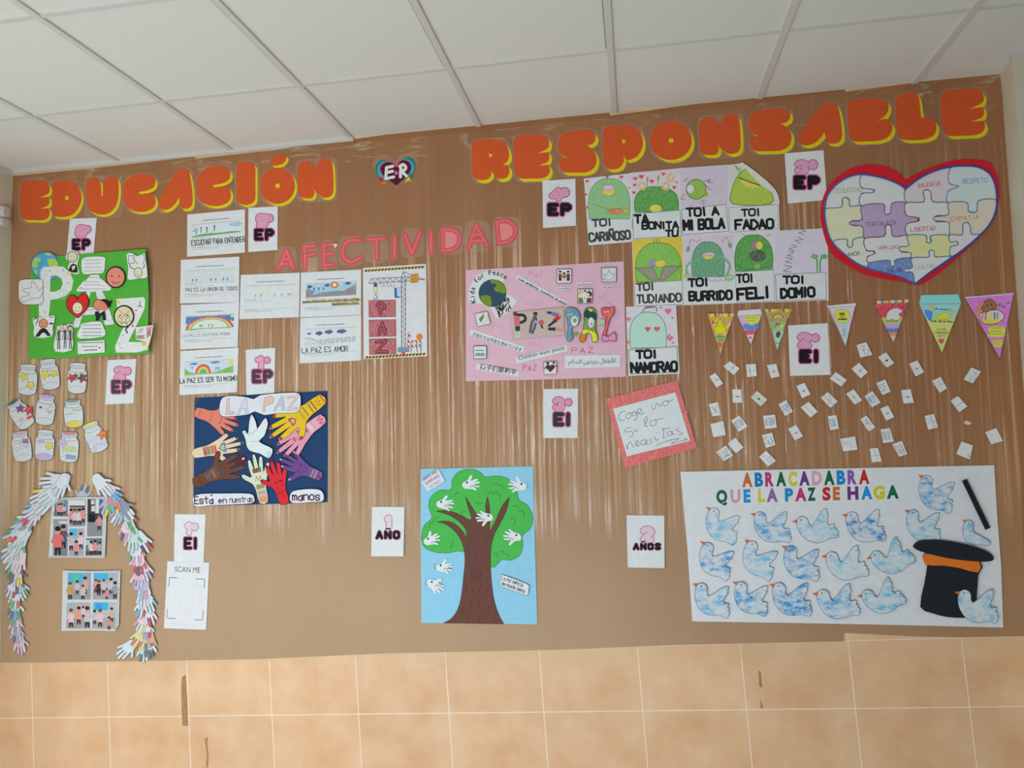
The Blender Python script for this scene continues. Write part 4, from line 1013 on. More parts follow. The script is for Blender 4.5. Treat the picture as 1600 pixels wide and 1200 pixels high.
for k in range(3): l.line([(1225 + k * 22, 890), (1262 + k * 12, 842)], 5, (120, 100, 100)); l.line([(1320, 890 + k * 22), (1360, 865 + k * 20)], 6, (110, 50, 56))
l.build()

# ------------------------------------------------------------------ paper jars
FJ = (0, 520, 5.333)
JAR = [(-62, -112), (-58, -128), (0, -136), (58, -128), (62, -110), (58, -78), (72, -60), (76, 0), (70, 92), (50, 118), (0, 128), (-50, 118), (-70, 92), (-76, 0), (-72, -60), (-58, -78)]
def jar(x, y, rot, label, deco, lid=None, base=None, k=1.0, ky=1.0):
    T = Thing('jar_cutout', label, 'paper jar', frame=FJ, at=(x, y), group='paper jar cutouts below the green poster', lift=0.0062, white=215, a=0.01, c=-0.02)
    J = lambda pts: xf(pts, x, y, k * 1.06, k * ky * .98, rot)
    b = T.part('paper_body'); o = smooth(J(JAR), True, 3)
    b.poly(o, PAPER, thick=.0005)
    if base: b.poly(J(ell(0, 95, 64, 28)), base, kind='pencil')
    b.outline(o, 3.5, (56, 60, 72)); b.line(J([(-60, -62), (0, -52), (62, -62)]), 3, (90, 96, 110), sm=3); b.line(J([(-66, 85), (0, 62), (64, 82)]), 2.6, (120, 124, 134), sm=3); b.build()
    l = T.part('lid')
    l.poly(J([(-60, -114), (-56, -126), (0, -133), (56, -126), (60, -112), (56, -82), (0, -74), (-56, -82)]), (204, 207, 211))
    for yy in (-112, -95): l.line(J([(-58, yy), (0, yy + 9), (58, yy)]), 3, (70, 76, 96), sm=3)
    l.build()
    if lid:
        m_ = T.part('lid_opening', l); m_.poly(J(ell(0, -121, 54, 13)), lid, kind='pencil'); m_.build()
    for kind, dx, dy, r, col in deco:
        s = T.part('star_cutout' if kind == 's' else 'sketch')
        if kind == 's':
            s.poly(J(star(dx, dy, r, .5, rot=-80 + dx)), col, kind='pencil', thick=.0004); s.outline(J(star(dx, dy, r, .5, rot=-80 + dx)), 2.4, (96, 70, 60) if sum(col) < 560 else (110, 110, 120))
            s.line(J([(dx - 10, dy + 2), (dx, dy + 8), (dx + 10, dy + 2)]), 2.4, (90, 60, 60), sm=2)
        else:
            r_ = random.Random(int(dx * 7 + dy)); q = [(dx + i * r / 5, dy + (r if kind == 'z' else r * .35) * (.5 if i % 2 else -.5) + r_.uniform(-4, 4)) for i in range(-5, 6)]
            s.line(J(q), 5 if kind == 'z' else 2.6, col, sm=2)
        s.build()
Y_ = (226, 206, 44); R_ = (196, 30, 44)
jar(230, 395, 2, 'paper jar with two yellow stars, leftmost of the top row', [('s', -30, -28, 42, Y_), ('s', 24, 40, 40, Y_)])
jar(412, 350, -8, 'paper jar tilted back with two yellow stars touching, middle of the top row', [('s', -36, -8, 46, Y_), ('s', 34, -4, 38, Y_)])
jar(643, 382, 3, 'paper jar with red and dark green stars under the green poster', [('s', -42, -4, 44, R_), ('s', 40, -6, 46, (150, 34, 50)), ('s', -14, -22, 24, (60, 80, 70)), ('s', 44, -24, 24, (60, 84, 70))])
jar(172, 680, -32, 'paper jar tipped over with red and purple stars and a striped green lid', [('s', 22, -44, 42, (110, 60, 120)), ('s', 72, 6, 48, R_), ('z', -20, 40, 24, (226, 170, 190)), ('z', 46, 60, 20, (200, 60, 60))], lid=(60, 110, 70))
jar(378, 645, 6, 'paper jar with a pale pink star and lilac lid, second row', [('s', 46, -10, 44, (222, 200, 208)), ('z', -40, -20, 10, (90, 90, 110)), ('k', 30, 10, 20, (120, 80, 90))], lid=(190, 150, 200))
jar(612, 675, -4, 'paper jar with green lid and yellow bottom, second row', [('k', 30, -30, 40, (90, 96, 110)), ('k', -30, 0, 30, (100, 104, 116))], lid=(110, 140, 120), base=(216, 196, 60), ky=.92)
jar(180, 950, -8, 'paper jar with a white outlined star and a small purple one, bottom row', [('s', -36, -6, 44, (212, 214, 218)), ('s', 36, -40, 34, (150, 100, 150)), ('s', 34, -10, 26, (212, 212, 216))], lid=(214, 150, 156))
jar(372, 940, 4, 'paper jar with one yellow star and a lilac puddle at its bottom', [('s', 36, 0, 40, (230, 208, 70)), ('z', -30, -32, 28, (170, 156, 200))], base=(186, 164, 212))
jar(575, 955, 2, 'paper jar with a lilac star, green zigzag and blue scribble', [('s', -54, -36, 46, (196, 176, 216)), ('z', 6, 16, 54, (166, 196, 60)), ('z', 16, 82, 40, (90, 110, 180))], lid=(206, 120, 130))
jar(795, 872, -22, 'paper jar with one orange star and lilac scribbles, right of the others', [('s', 62, 0, 52, (230, 110, 40)), ('z', -36, 12, 50, (196, 192, 220)), ('z', 10, 72, 56, (190, 188, 216)), ('s', -56, 96, 30, (204, 204, 226))], lid=(222, 214, 90))

# ------------------------------------------------------------------ paper hands in two long garlands
HANDO = [(-26, 34), (-30, 10), (-33, -8), (-52, -26), (-58, -38), (-50, -44), (-40, -36), (-26, -22), (-27, -50), (-26, -74), (-18, -80), (-11, -73), (-10, -44), (-6, -44), (-5, -86), (3, -94), (11, -86), (10, -46), (14, -45), (20, -80), (28, -86), (35, -77), (29, -42), (33, -38), (46, -58), (54, -58), (57, -49), (42, -18), (36, 8), (28, 32), (10, 44), (-12, 44)]
TIPS = {0: [(-33, -8), (-52, -26), (-58, -38), (-50, -44), (-40, -36), (-26, -22)], 1: [(-26, -46), (-26, -74), (-18, -80), (-11, -73), (-10, -46)], 2: [(-6, -48), (-5, -86), (3, -94), (11, -86), (10, -48)], 3: [(14, -48), (20, -80), (28, -86), (35, -77), (29, -46)], 4: [(34, -36), (46, -58), (54, -58), (57, -49), (42, -24)]}
COLN = {'w': ('white', (214, 220, 226)), 'p': ('pale pink', (228, 204, 214)), 'b': ('blue', (100, 172, 216)), 'r': ('red', (206, 60, 72)), 'g': ('green', (90, 170, 112)), 'y': ('yellow', (226, 206, 60)),
        'l': ('lilac', (164, 150, 190)), 'o': ('orange', (226, 110, 60)), 'd': ('grey', (96, 106, 116)), 'k': ('pink', (226, 150, 180)), 'm': ('mint', (176, 214, 196)), 'n': ('navy', (70, 80, 120)), 's': ('sky', (176, 206, 232))}
HAND_N = {}
def paper_hand(px, py, rot, size, palm, fingers, where, sub='', flip=1):
    """Hand cutout at a pixel of the photograph; rot 0 has the fingers up, 180 down."""
    n1 = COLN[palm][0]; fc = [COLN[c][0] for c in fingers if c != palm]
    fs = sorted(set(fc), key=fc.index)
    desc = n1 + ' paper hand' + (', ' + ' and '.join(fs[:2]) + ' fingers' if fs else '')
    HAND_N[where] = HAND_N.get(where, 0) + 1
    lab = '%s, %s' % (desc, sub)
    T = Thing('hand_cutout', lab, 'paper hand', frame=(0, 0, 1), at=(px, py), group='paper hands of the ' + where, lift=0.0066 + (0.00042 * (28 - HAND_N[where]) if 'garland ' in where else 0), white=225, a=random.uniform(-.02, .02), c=random.uniform(-.06, -.02))
    k = size / 94.0
    P = lambda pts: xf([(q[0] * flip * .94, q[1] * (1.22 if q[1] < -40 else 1.0) + (8.8 if q[1] < -40 else 0)) + tuple(q[2:]) for q in pts], px, py, k, k, rot)
    b = T.part('paper_palm', kind='pencil' if palm not in 'w' else 'paper')
    pc_ = COLN[palm][1]; b.poly(smooth(P(HANDO), True, 2), pc_ if palm in 'wp' else tuple(int(.55 * v + .45 * 216) for v in pc_), thick=.0004); b.outline(smooth(P(HANDO), True, 2), .55, (120, 124, 132)); b.build()
    for i, c in enumerate(fingers):
        if c == palm: continue
        f = T.part('finger', kind='pencil'); f.poly(smooth(P(TIPS[i]), True, 2), COLN[c][1]); f.build()
ORD = ['topmost', 'second', 'third', 'fourth', 'fifth', 'sixth', 'seventh', 'eighth', 'ninth', 'tenth', 'eleventh', 'twelfth', 'thirteenth', 'fourteenth', 'fifteenth', 'sixteenth', 'seventeenth', 'eighteenth', 'nineteenth', 'twentieth', 'twenty-first', 'twenty-second', 'twenty-third', 'twenty-fourth', 'twenty-fifth', 'twenty-sixth', 'lowest']
GL1 = [(100, 752, 200, 27, 'w', 'wwwww', 1), (93, 752, 262, 30, 'w', 'wwwww', 1), (86, 766, 236, 30, 'w', 'wwwww', -1), (80, 780, 225, 31, 'w', 'wwwww', 1), (74, 772, 240, 28, 'w', 'wwwwy', 1), (62, 794, 238, 27, 'p', 'pspsb', 1), (54, 800, 222, 26, 'p', 'prrpp', -1), (48, 812, 240, 26, 'd', 'ddsdw', 1),
       (42, 816, 235, 26, 'm', 'wwsmg', 1), (38, 832, 222, 27, 'w', 'prwmw', -1), (30, 834, 238, 26, 'w', 'wwosg', 1), (33, 846, 214, 26, 'm', 'gmwmw', 1), (24, 858, 220, 26, 's', 'sswsw', 1), (31, 870, 200, 26, 'p', 'kpppp', -1), (25, 872, 206, 24, 'w', 'gwgww', 1), (25, 884, 196, 24, 'w', 'rwddd', 1),
       (28, 892, 178, 23, 'p', 'nyypd', 1), (27, 904, 184, 22, 's', 'nwnsd', -1), (22, 914, 196, 22, 'w', 'lrwwl', 1), (29, 914, 152, 22, 'w', 'ywwgw', -1), (26, 928, 184, 23, 'w', 'wowgw', 1), (25, 944, 182, 23, 'm', 'wgbdd', 1), (24, 958, 186, 22, 'd', 'dgdpd', -1), (25, 970, 182, 21, 'p', 'pplpp', 1), (27, 984, 178, 20, 'l', 'lsldl', 1), (31, 1000, 170, 22, 'k', 'kwkkp', 1)]
for i, (x, y, r_, s, pc, fc, fl) in enumerate(GL1):
    paper_hand(x, y, r_, s, pc, fc, 'garland along the wall corner', '%s down the wall-corner garland' % (ORD[i] if i else 'first') if i < 25 else 'lowest of the wall-corner garland', fl)
GL2 = [(155, 752, 140, 27, 'w', 'wwwww', 1), (167, 764, 130, 25, 'p', 'pbbbp', -1), (176, 776, 160, 25, 'r', 'rrybg', 1), (172, 782, 195, 24, 'l', 'rgyll', 1), (192, 790, 140, 24, 'n', 'nwwnb', 1), (190, 798, 205, 24, 'l', 'pllwl', 1), (198, 804, 165, 24, 'm', 'gmgmr', -1), (200, 822, 190, 24, 'p', 'gpknk', 1), (208, 836, 180, 26, 'm', 'gmmmm', 1), (218, 840, 150, 25, 'w', 'wnwrw', -1),
       (213, 858, 176, 25, 'w', 'okwkg', 1), (216, 872, 182, 25, 'p', 'prnrr', -1), (222, 884, 160, 24, 'p', 'rpplp', -1), (218, 896, 186, 24, 'k', 'ksklp', 1), (224, 912, 188, 24, 'l', 'wslkw', -1), (225, 926, 176, 24, 'w', 'wwwww', 1), (228, 934, 164, 24, 'w', 'gwwwb', -1), (224, 942, 190, 23, 'w', 'wrwbw', 1), (230, 954, 170, 24, 'w', 'rwrwp', -1), (226, 966, 198, 23, 'p', 'kywpk', 1),
       (230, 978, 180, 20, 'w', 'wrllw', 1), (222, 990, 208, 24, 'y', 'yoyoy', 1), (232, 994, 180, 23, 'o', 'wdodo', -1), (230, 1004, 175, 24, 'm', 'ydddw', -1), (204, 1010, 225, 25, 'w', 'wwwww', 1), (226, 1012, 184, 22, 'm', 'owmdm', 1)]
for i, (x, y, r_, s, pc, fc, fl) in enumerate(GL2):
    paper_hand(x, y, r_, s, pc, fc, 'garland beside the SCAN ME sheet', '%s down the garland beside SCAN ME' % (ORD[i] if i else 'first') if i < 25 else 'lowest of the garland beside SCAN ME', fl)
paper_hand(126, 778, 20, 22, 'l', 'ldldl', 'space between the garlands', 'half hidden above the six-photo sheet')

# ------------------------------------------------------------------ sheets of small classroom photographs
FP = (70, 760, 5)
def child(p, x, y, h, smock, hair=(54, 40, 36), skin=(206, 160, 140), legs=(44, 44, 54)):
    p.poly([(x - h * .1, y - h * .34), (x + h * .1, y - h * .34), (x + h * .1, y), (x + .03 * h, y), (x, y - h * .2), (x - .03 * h, y), (x - h * .1, y)], legs)
    p.poly([(x - h * .09, y - h * .70), (x + h * .09, y - h * .70), (x + h * .145, y - h * .25), (x - h * .145, y - h * .25)], smock)
    p.line([(x - h * .12, y - h * .62), (x - h * .19, y - h * .42)], h * .07, smock, cap=3); p.line([(x + h * .12, y - h * .62), (x + h * .18, y - h * .48)], h * .07, smock, cap=3)
    p.poly(ell(x, y - h * .80, h * .085, h * .11), skin); p.poly(ell(x, y - h * .86, h * .10, h * .085), hair)
PK = (212, 140, 142); GY = (196, 186, 192); PL = (222, 190, 194)
def photo(T, quad, bg, floor, fy, kids, extra=()):
    p = T.part('photo_print'); Q = UV(quad)
    p.poly([Q(0, 0), Q(1, 0), Q(1, 1), Q(0, 1)], bg); p.poly([Q(0, fy), Q(1, fy - .03), Q(1, 1), Q(0, 1)], floor)
    for (u0, v0, u1, v1), c in extra: p.poly([Q(u0, v0), Q(u1, v0), Q(u1, v1), Q(u0, v1)], c)
    hh = quad[3][1] - quad[0][1]
    for u, v, h, c in kids: child(p, *Q(u, v), h * hh, c, hair=random.choice([(50, 38, 34), (110, 70, 50), (36, 30, 32)]))
    p.build()
T = Thing('photo_sheet', 'white sheet of six small classroom photographs between the hand garlands', 'photo sheet', frame=FP, at=(255, 320), lift=0.012, white=222, c=0.0)
p = sheet(T, [(58, 92), (260, 84), (484, 80), (478, 320), (468, 558), (250, 556), (30, 556), (44, 320)], thick=.0006)
for st in ([(60, 100), (480, 92)], [(40, 548), (466, 546)], [(468, 92), (458, 548)]): p.line(st, 3, (120, 118, 126), cap=0)
p.build()
SCR = (70, 176, 214)
photo(T, [(70, 104), (182, 104), (180, 234), (68, 234)], (150, 160, 166), (120, 116, 118), .6, [(.35, .92, .75, PK), (.55, .95, .8, PK), (.75, .85, .6, GY)], [((.05, 0, .4, .3), (190, 184, 110)), ((.7, 0, 1, .5), (110, 140, 160))])
photo(T, [(194, 104), (320, 104), (318, 312), (192, 312)], (150, 136, 130), (150, 148, 150), .7, [(.1, .9, .6, PK), (.35, .95, .66, GY), (.62, .95, .66, PL), (.85, .88, .62, PK)], [((0, .02, .95, .22), (214, 212, 206)), ((0, .22, .95, .27), (60, 60, 64))])
photo(T, [(334, 100), (456, 100), (450, 388), (330, 392)], (56, 60, 72), (136, 136, 142), .60, [(.78, .84, .46, PK)], [((.22, .02, .45, .14), (200, 196, 190)), ((.25, .18, .48, .33), (206, 200, 196)), ((.5, 0, .75, .38), (206, 206, 206)), ((.78, 0, 1, .38), (70, 110, 150)), ((.1, .4, .5, .62), (28, 28, 34))])
photo(T, [(66, 256), (180, 256), (178, 542), (64, 540)], (150, 148, 154), (128, 126, 132), .6, [(.7, .8, .7, (90, 84, 96)), (.33, .99, .85, (222, 112, 110))], [((.4, .05, 1, .12), (206, 204, 206))])
photo(T, [(190, 330), (308, 328), (304, 540), (188, 542)], (176, 164, 166), (170, 160, 166), .7, [(.15, .8, .7, (186, 182, 190)), (.8, .75, .65, PL), (.5, 1.0, .6, PK)], [((.05, 0, .5, .28), SCR)])
photo(T, [(322, 406), (448, 404), (444, 538), (318, 540)], (110, 116, 110), (92, 80, 76), .75, [(.35, .95, .85, PL), (.6, .95, .9, PK), (.88, .95, .8, (170, 168, 170))], [((0, .1, .25, .4), (170, 196, 200))])
T = Thing('photo_sheet', 'white sheet of four classroom photographs curling at its lower corner', 'photo sheet', frame=FP, at=(360, 890), lift=0.010, white=225)
p = sheet(T, [(140, 654), (360, 660), (592, 656), (584, 860), (578, 1080), (548, 1130), (340, 1126), (130, 1130), (136, 880)], thick=.0006)
for st in ([(145, 660), (590, 664)], [(170, 1110), (560, 1114)], [(574, 668), (566, 1100)]): p.line(st, 3, (130, 128, 136), cap=0)
p.build()
photo(T, [(180, 674), (362, 674), (360, 884), (176, 884)], (150, 160, 170), (160, 152, 152), .62, [(.12, 1.0, .7, (200, 150, 90)), (.42, .8, .55, GY), (.75, .8, .7, (214, 160, 140)), (.66, 1.0, .6, GY)], [((.05, .02, .66, .34), SCR), ((.2, .06, .45, .3), (90, 190, 150))])
photo(T, [(378, 674), (568, 674), (564, 884), (374, 884)], (170, 176, 184), (166, 158, 158), .62, [(.12, .75, .55, PK), (.25, .85, .62, (60, 44, 46)), (.45, .8, .6, GY), (.75, .8, .65, GY), (.58, 1.0, .45, PK), (.92, .98, .7, (150, 150, 156))], [((.05, .02, .62, .25), SCR)])
photo(T, [(174, 908), (358, 906), (354, 1108), (168, 1106)], (180, 170, 172), (166, 150, 148), .55, [(.2, .98, .8, PL), (.52, .85, .75, (230, 150, 130)), (.88, .98, .9, GY), (.7, .6, .5, PL)], [((0, 0, .3, .15), (150, 180, 190))])
photo(T, [(374, 906), (560, 906), (554, 1110), (370, 1108)], (184, 186, 190), (172, 164, 164), .6, [(.1, .85, .6, GY), (.34, .95, .75, PL), (.82, .75, .6, (206, 170, 150)), (.72, 1.05, .55, PK)], [((.05, 0, .66, .3), SCR), ((.15, .05, .4, .25), (60, 150, 220))])

# ------------------------------------------------------------------ navy poster: eight painted arms round a dove
FH = (290, 600, 6)
T = Thing('hands_poster', 'navy blue poster of eight coloured paper arms reaching for a white dove', 'poster', frame=FH, at=(700, 600), lift=0.005, white=215)
p = sheet(T, [(84, 130), (700, 98), (1328, 64), (1332, 590), (1330, 1108), (700, 1128), (72, 1145), (80, 640)], (30, 62, 104), thick=.0006)
p.poly([(84, 134), (140, 130), (88, 196)], (60, 76, 96)); p.build()
AH = [(-20, 0), (-24, -70), (-34, -110), (-62, -136), (-74, -160), (-62, -168), (-42, -150), (-30, -148), (-34, -196), (-30, -232), (-20, -234), (-14, -200), (-10, -170), (-8, -220), (-4, -256), (6, -258), (10, -222), (10, -170), (16, -208), (26, -240), (36, -236), (34, -202), (28, -160), (38, -178), (54, -202), (62, -196), (56, -170), (42, -136), (32, -104), (24, -70), (20, 0)]
def arm(name, a, b, col, k=1.0, fw=1.0, marks=(), lab=None, flip=1, rim=(40, 30, 34)):
    l = T.part(name)
    M = lambda pts: two([(q[0] * flip * fw, q[1]) + tuple(q[2:]) for q in pts], (0, 0), (3, -258), a, b)
    o = smooth(M(AH), True, 2); l.poly(o, col, thick=.0008); l.outline(o, 3.5, rim)
    for kind, y, h, c in marks:
        if kind == 'band': l.poly(M([(-19, -y), (19, -y), (20, -y - h), (-20, -y - h)]), c, kind='pencil')
        elif kind == 'heart': l.poly(M(heart(0, -y, h, h)), c, kind='pencil')
        elif kind == 'zig': l.line(M([(-16, -y), (-8, -y - h), (0, -y), (8, -y - h), (16, -y)]), 5, c)
        elif kind == 'dots':
            r_ = random.Random(y)
            for _ in range(5): l.poly(M(ell(r_.uniform(-24, 24), -y - r_.uniform(0, h), 4)), c)
        elif kind == 'nails':
            for q in ((-25, -226), (1, -250), (31, -232), (56, -194), (-68, -160)): l.poly(M(ell(q[0], q[1], 5, 7)), c)
    l.build(); return l
arm('arm_cutout', (95, 262), (495, 392), (226, 126, 104), fw=1.35, flip=1, marks=[('band', 92, 3, (120, 50, 50)), ('zig', 20, 8, (190, 90, 76)), ('band', 150, 4, (90, 40, 44)), ('nails', 0, 0, (190, 60, 60))])
arm('arm_cutout', (72, 655), (540, 560), (232, 200, 166), fw=1.1, flip=-1, marks=[('band', 52, 18, (180, 60, 50)), ('band', 72, 14, (90, 140, 70)), ('band', 88, 20, (200, 90, 60)), ('band', 110, 10, (190, 70, 60)), ('heart', 150, 46, (120, 112, 124)), ('heart', 150, 24, (160, 190, 160)), ('nails', 0, 0, (60, 30, 40))])
arm('arm_cutout', (85, 930), (560, 700), (104, 66, 50), fw=1.15, flip=1, marks=[('band', 60, 24, (84, 46, 40)), ('band', 90, 14, (120, 80, 60)), ('band', 112, 12, (88, 54, 44)), ('zig', 20, 16, (70, 40, 34))])
l = T.part('dark_fingers'); l.poly([(465, 715), (500, 670), (545, 655), (560, 700), (575, 730), (520, 760), (470, 755)], (84, 40, 44), sm=2); l.poly(ell(540, 700, 14, 9, -30), (226, 220, 216)); l.build()
arm('arm_cutout', (735, 1112), (640, 662), (206, 214, 188), fw=1.15, flip=1, marks=[('band', 0, 36, (206, 150, 110)), ('zig', 6, 20, (220, 120, 40)), ('band', 36, 34, (196, 176, 160)), ('zig', 48, 12, (170, 60, 60)), ('band', 74, 26, (150, 150, 90)), ('zig', 78, 16, (190, 60, 50)), ('zig', 118, 24, (176, 60, 60)), ('band', 162, 24, (110, 66, 46)), ('nails', 0, 0, (222, 222, 212))])
arm('arm_cutout', (930, 1118), (800, 712), (214, 40, 50), fw=1.25, flip=1, marks=[('dots', 20, 120, (110, 20, 30)), ('zig', 60, 14, (120, 20, 30)), ('zig', 120, 14, (130, 20, 30)), ('nails', 0, 0, (120, 20, 40))])
arm('arm_cutout', (1270, 868), (880, 700), (104, 72, 136), fw=1.25, flip=1, marks=[('band', 4, 12, (140, 40, 110)), ('band', 26, 14, (150, 120, 130)), ('band', 46, 14, (130, 110, 140)), ('band', 70, 8, (130, 40, 110)), ('dots', 100, 70, (130, 36, 70)), ('nails', 0, 0, (190, 150, 190))])
arm('arm_cutout', (1290, 320), (850, 640), (226, 150, 166), fw=1.1, flip=-1, marks=[('zig', 4, 24, (150, 40, 50)), ('band', 30, 24, (226, 160, 180)), ('band', 60, 20, (222, 190, 180)), ('heart', 90, 16, (150, 60, 150)), ('dots', 100, 60, (170, 60, 130)), ('heart', 156, 20, (190, 40, 140)), ('nails', 0, 0, (170, 40, 90))])
arm('arm_cutout', (1290, 135), (790, 500), (226, 186, 36), fw=1.05, flip=1, marks=[('band', 0, 6, (206, 60, 40)), ('zig', 14, 20, (200, 60, 40)), ('band', 44, 6, (150, 40, 60)), ('band', 60, 4, (150, 40, 60)), ('band', 84, 4, (130, 50, 50)), ('band', 104, 3, (130, 50, 50)), ('heart', 146, 34, (170, 60, 100)), ('heart', 146, 16, (226, 186, 36)), ('nails', 0, 0, (170, 40, 80))])
d = T.part('dove_cutout')
q = [(530, 445), (560, 435), (582, 470), (590, 420), (600, 330), (622, 285), (660, 360), (672, 415), (700, 380), (748, 315), (772, 370), (755, 440), (735, 490), (690, 535), (740, 570), (815, 608), (800, 680), (765, 694), (700, 655), (610, 630), (575, 590), (560, 520), (545, 480)]
d.poly(q, (216, 224, 228), sm=2, thick=.0012); d.outline(q, 4, (50, 66, 90), sm=2)
d.line([(585, 475), (640, 450), (672, 420)], 3, (70, 84, 104), sm=2); d.line([(608, 535), (650, 540), (690, 535)], 3, (90, 100, 116), sm=2)
for k in range(3): d.line([(762, 640 + k * 18), (800, 648 + k * 16)], 3, (80, 92, 110))
d.poly(ell(556, 458, 5), (40, 40, 50)); d.build()
d = T.part('title_cloud')
q = [(330, 150), (380, 115), (480, 112), (580, 125), (640, 140), (700, 105), (830, 90), (960, 82), (1060, 88), (1080, 150), (1064, 250), (1000, 270), (850, 275), (740, 292), (650, 258), (590, 285), (450, 302), (340, 302), (316, 240)]
d.poly(q, (216, 216, 222), sm=2, thick=.0006); d.outline(q, 3, (50, 56, 80), sm=2)
def outl(p, polys, fill, rim=(110, 96, 106)):
    for q in polys: p.poly(q, fill); p.outline(q, 3, rim)
outl(d, [[(390, 140), (415, 136), (405, 262), (452, 258), (452, 280), (376, 288)]], (224, 190, 178)); outl(d, [[(478, 286), (550, 140), (572, 138), (590, 276), (566, 276), (558, 228), (520, 232), (500, 284)]], (206, 206, 216))
outl(d, [[(724, 262), (740, 130), (800, 112), (830, 130), (820, 180), (770, 200), (752, 198), (746, 258)]], (226, 186, 172)); outl(d, [[(824, 250), (896, 118), (914, 116), (930, 246), (906, 250), (900, 200), (866, 205), (846, 250)]], (190, 192, 206)); outl(d, [[(958, 118), (1058, 100), (1060, 116), (985, 226), (1050, 220), (1048, 240), (954, 252), (956, 232), (1030, 124), (956, 136)]], (222, 196, 196))
d.build()
def pill(q, words, x, y, h, w, rot):
    d = T.part('word_cloud'); d.poly(q, (216, 216, 222), sm=3, thick=.0006); d.outline(q, 3, (70, 76, 100), sm=3)
    return d
d = pill([(72, 1060), (150, 1030), (350, 1026), (600, 1028), (644, 1070), (636, 1108), (560, 1124), (250, 1138), (100, 1150), (70, 1110)], '', 0, 0, 0, 0, 0)
C3 = (70, 30, 50); C4 = (40, 56, 110)
d.hand('Está', 84, 1058, 66, 172, 11, C3, rot=-1, jit=.03); d.hand('en', 308, 1066, 50, 74, 10, C4, rot=-1, jit=.03); d.hand('nuestras', 412, 1058, 54, 216, 7, C3, rot=-2, jit=.02, gap=.2); d.build()
d = pill([(975, 1060), (1000, 1010), (1080, 990), (1200, 984), (1270, 1000), (1296, 1050), (1280, 1100), (1180, 1108), (1030, 1118), (984, 1100)], '', 0, 0, 0, 0, 0)
d.hand('manos', 1000, 1018, 74, 256, 12, C3, rot=-1, jit=.03); d.build()
# ------------------------------------------------------------------ pink poster in many languages
FK = (720, 400, 4.4444)
T = Thing('language_poster', 'large pink poster with paper strips saying peace in many languages', 'poster', frame=FK, at=(590, 450), lift=0.0052, white=190)
p = sheet(T, [(34, 98), (560, 70), (1132, 36), (1140, 440), (1146, 838), (600, 858), (36, 870), (35, 480)], (208, 158, 172), thick=.0006)
PEN = (170, 90, 120)
for w_, x, y, h, w, c, rot in (('PaZ', 474, 106, 34, 96, (186, 110, 134), 0), ('PAZ', 456, 322, 28, 96, (186, 140, 156), 0), ('PAZ', 952, 274, 24, 52, (196, 120, 140), 0), ('PAZ', 1004, 316, 18, 50, (180, 130, 148), 0), ('PAZ', 222, 470, 30, 76, (196, 134, 160), 0), ('PAZ', 482, 598, 28, 74, (186, 126, 150), 0), ('PAZ', 216, 662, 34, 98, (220, 170, 120), 0), ('PAZ', 770, 636, 36, 148, (176, 56, 78), 0), ('PAZ', 434, 756, 36, 92, (176, 60, 84), 3), ('PAZ', 86, 822, 24, 50, (186, 138, 156), 0)):
    p.hand(w_, x, y, h, w, 3.2 if w_ and c[0] - c[1] < 100 else 4.2, c, rot=rot, jit=.1, gap=.7)
p.build()
WS = (192, 194, 194)
g = T.part('globe_cutout')
g.poly([(60, 315), (55, 250), (80, 180), (130, 125), (190, 100), (260, 110), (318, 152), (290, 180), (330, 270), (390, 318), (260, 440), (215, 370), (140, 330), (104, 330)], WS, sm=2, thick=.0005)
g.poly(ell(220, 258, 96, 95), (44, 68, 84))
for q in ([(230, 175), (262, 168), (300, 195), (316, 240), (300, 262), (270, 250), (240, 245), (232, 220), (250, 205)], [(150, 275), (205, 278), (212, 352), (180, 345), (150, 320), (136, 290)], [(205, 172), (232, 166), (236, 190), (212, 190)]): g.poly(q, (104, 128, 40), sm=2)
g.outline(ell(220, 258, 96, 95), 3, (60, 70, 50))
kp = 'Kids for Peace'; n = len(kp)
for i, ch in enumerate(kp):
    a = -200 + 148 * i / (n - 1); ca, sa = math.cos(math.radians(a)), math.sin(math.radians(a))
    g.text(ch, 222 + 128 * ca, 262 + 132 * sa, 34, (34, 34, 40) if ch != 'p' else (90, 110, 40), rot=a + 90, bold=.02, cen=True)
r_ = random.Random(4)
for i in range(34):
    u, v = r_.random(), r_.random(); x, y = 225 + u * 100 + v * 45, 362 - u * 78 + v * 52
    g.line([(x, y), (x + r_.uniform(-9, 9), y + r_.uniform(4, 16)), (x + r_.uniform(-12, 12), y + 20)], r_.uniform(5, 9), r_.choice([(30, 32, 34), (30, 32, 34), (40, 44, 40), (110, 40, 46), (84, 120, 50)]), cap=3)
g.build()
def strip(words, q, x, y, h, w, rot, c=(40, 40, 44), bold=.01, slant=0):
    s = T.part('word_strip'); s.poly(q, WS, thick=.0004); s.text(words, x, y, h, c, rot=rot, wid=w, bold=bold, slant=slant); s.build()
strip('Los enfants, voulons la paix'.replace('Los', 'Les'), [(396, 132), (745, 322), (728, 340), (380, 158)], 398, 162, 16, 378, 28.5, slant=.35, bold=.03)
strip('子供たちは平和を求めています', [(70, 506), (445, 632), (432, 674), (58, 548)], 78, 552, 21, 358, 18.2, bold=.012)
strip('孩子们要和平', [(112, 744), (406, 800), (398, 840), (104, 786)], 130, 782, 30, 256, 9.5, (54, 50, 50), bold=.018)
strip('Children want peace', [(376, 706), (738, 618), (746, 658), (386, 750)], 402, 724, 26, 328, -13.6, bold=.005)
strip('\uFEE1\uFEFC\uFEB4\uFEDF\u0627 \uFEE5\uFEED\uFEAA\uFEF3\uFEAE\uFEF3 \uFEDD\uFE8E\uFED4\uFEC3\uFEF7\u0627'[::1], [(722, 690), (1110, 684), (1108, 770), (720, 782)], 748, 748, 30, 326, -1.2, (54, 46, 44), bold=.005)
strip('Los niños', [(664, 216), (762, 210), (762, 234), (664, 240)], 670, 233, 14, 88, -2.5)
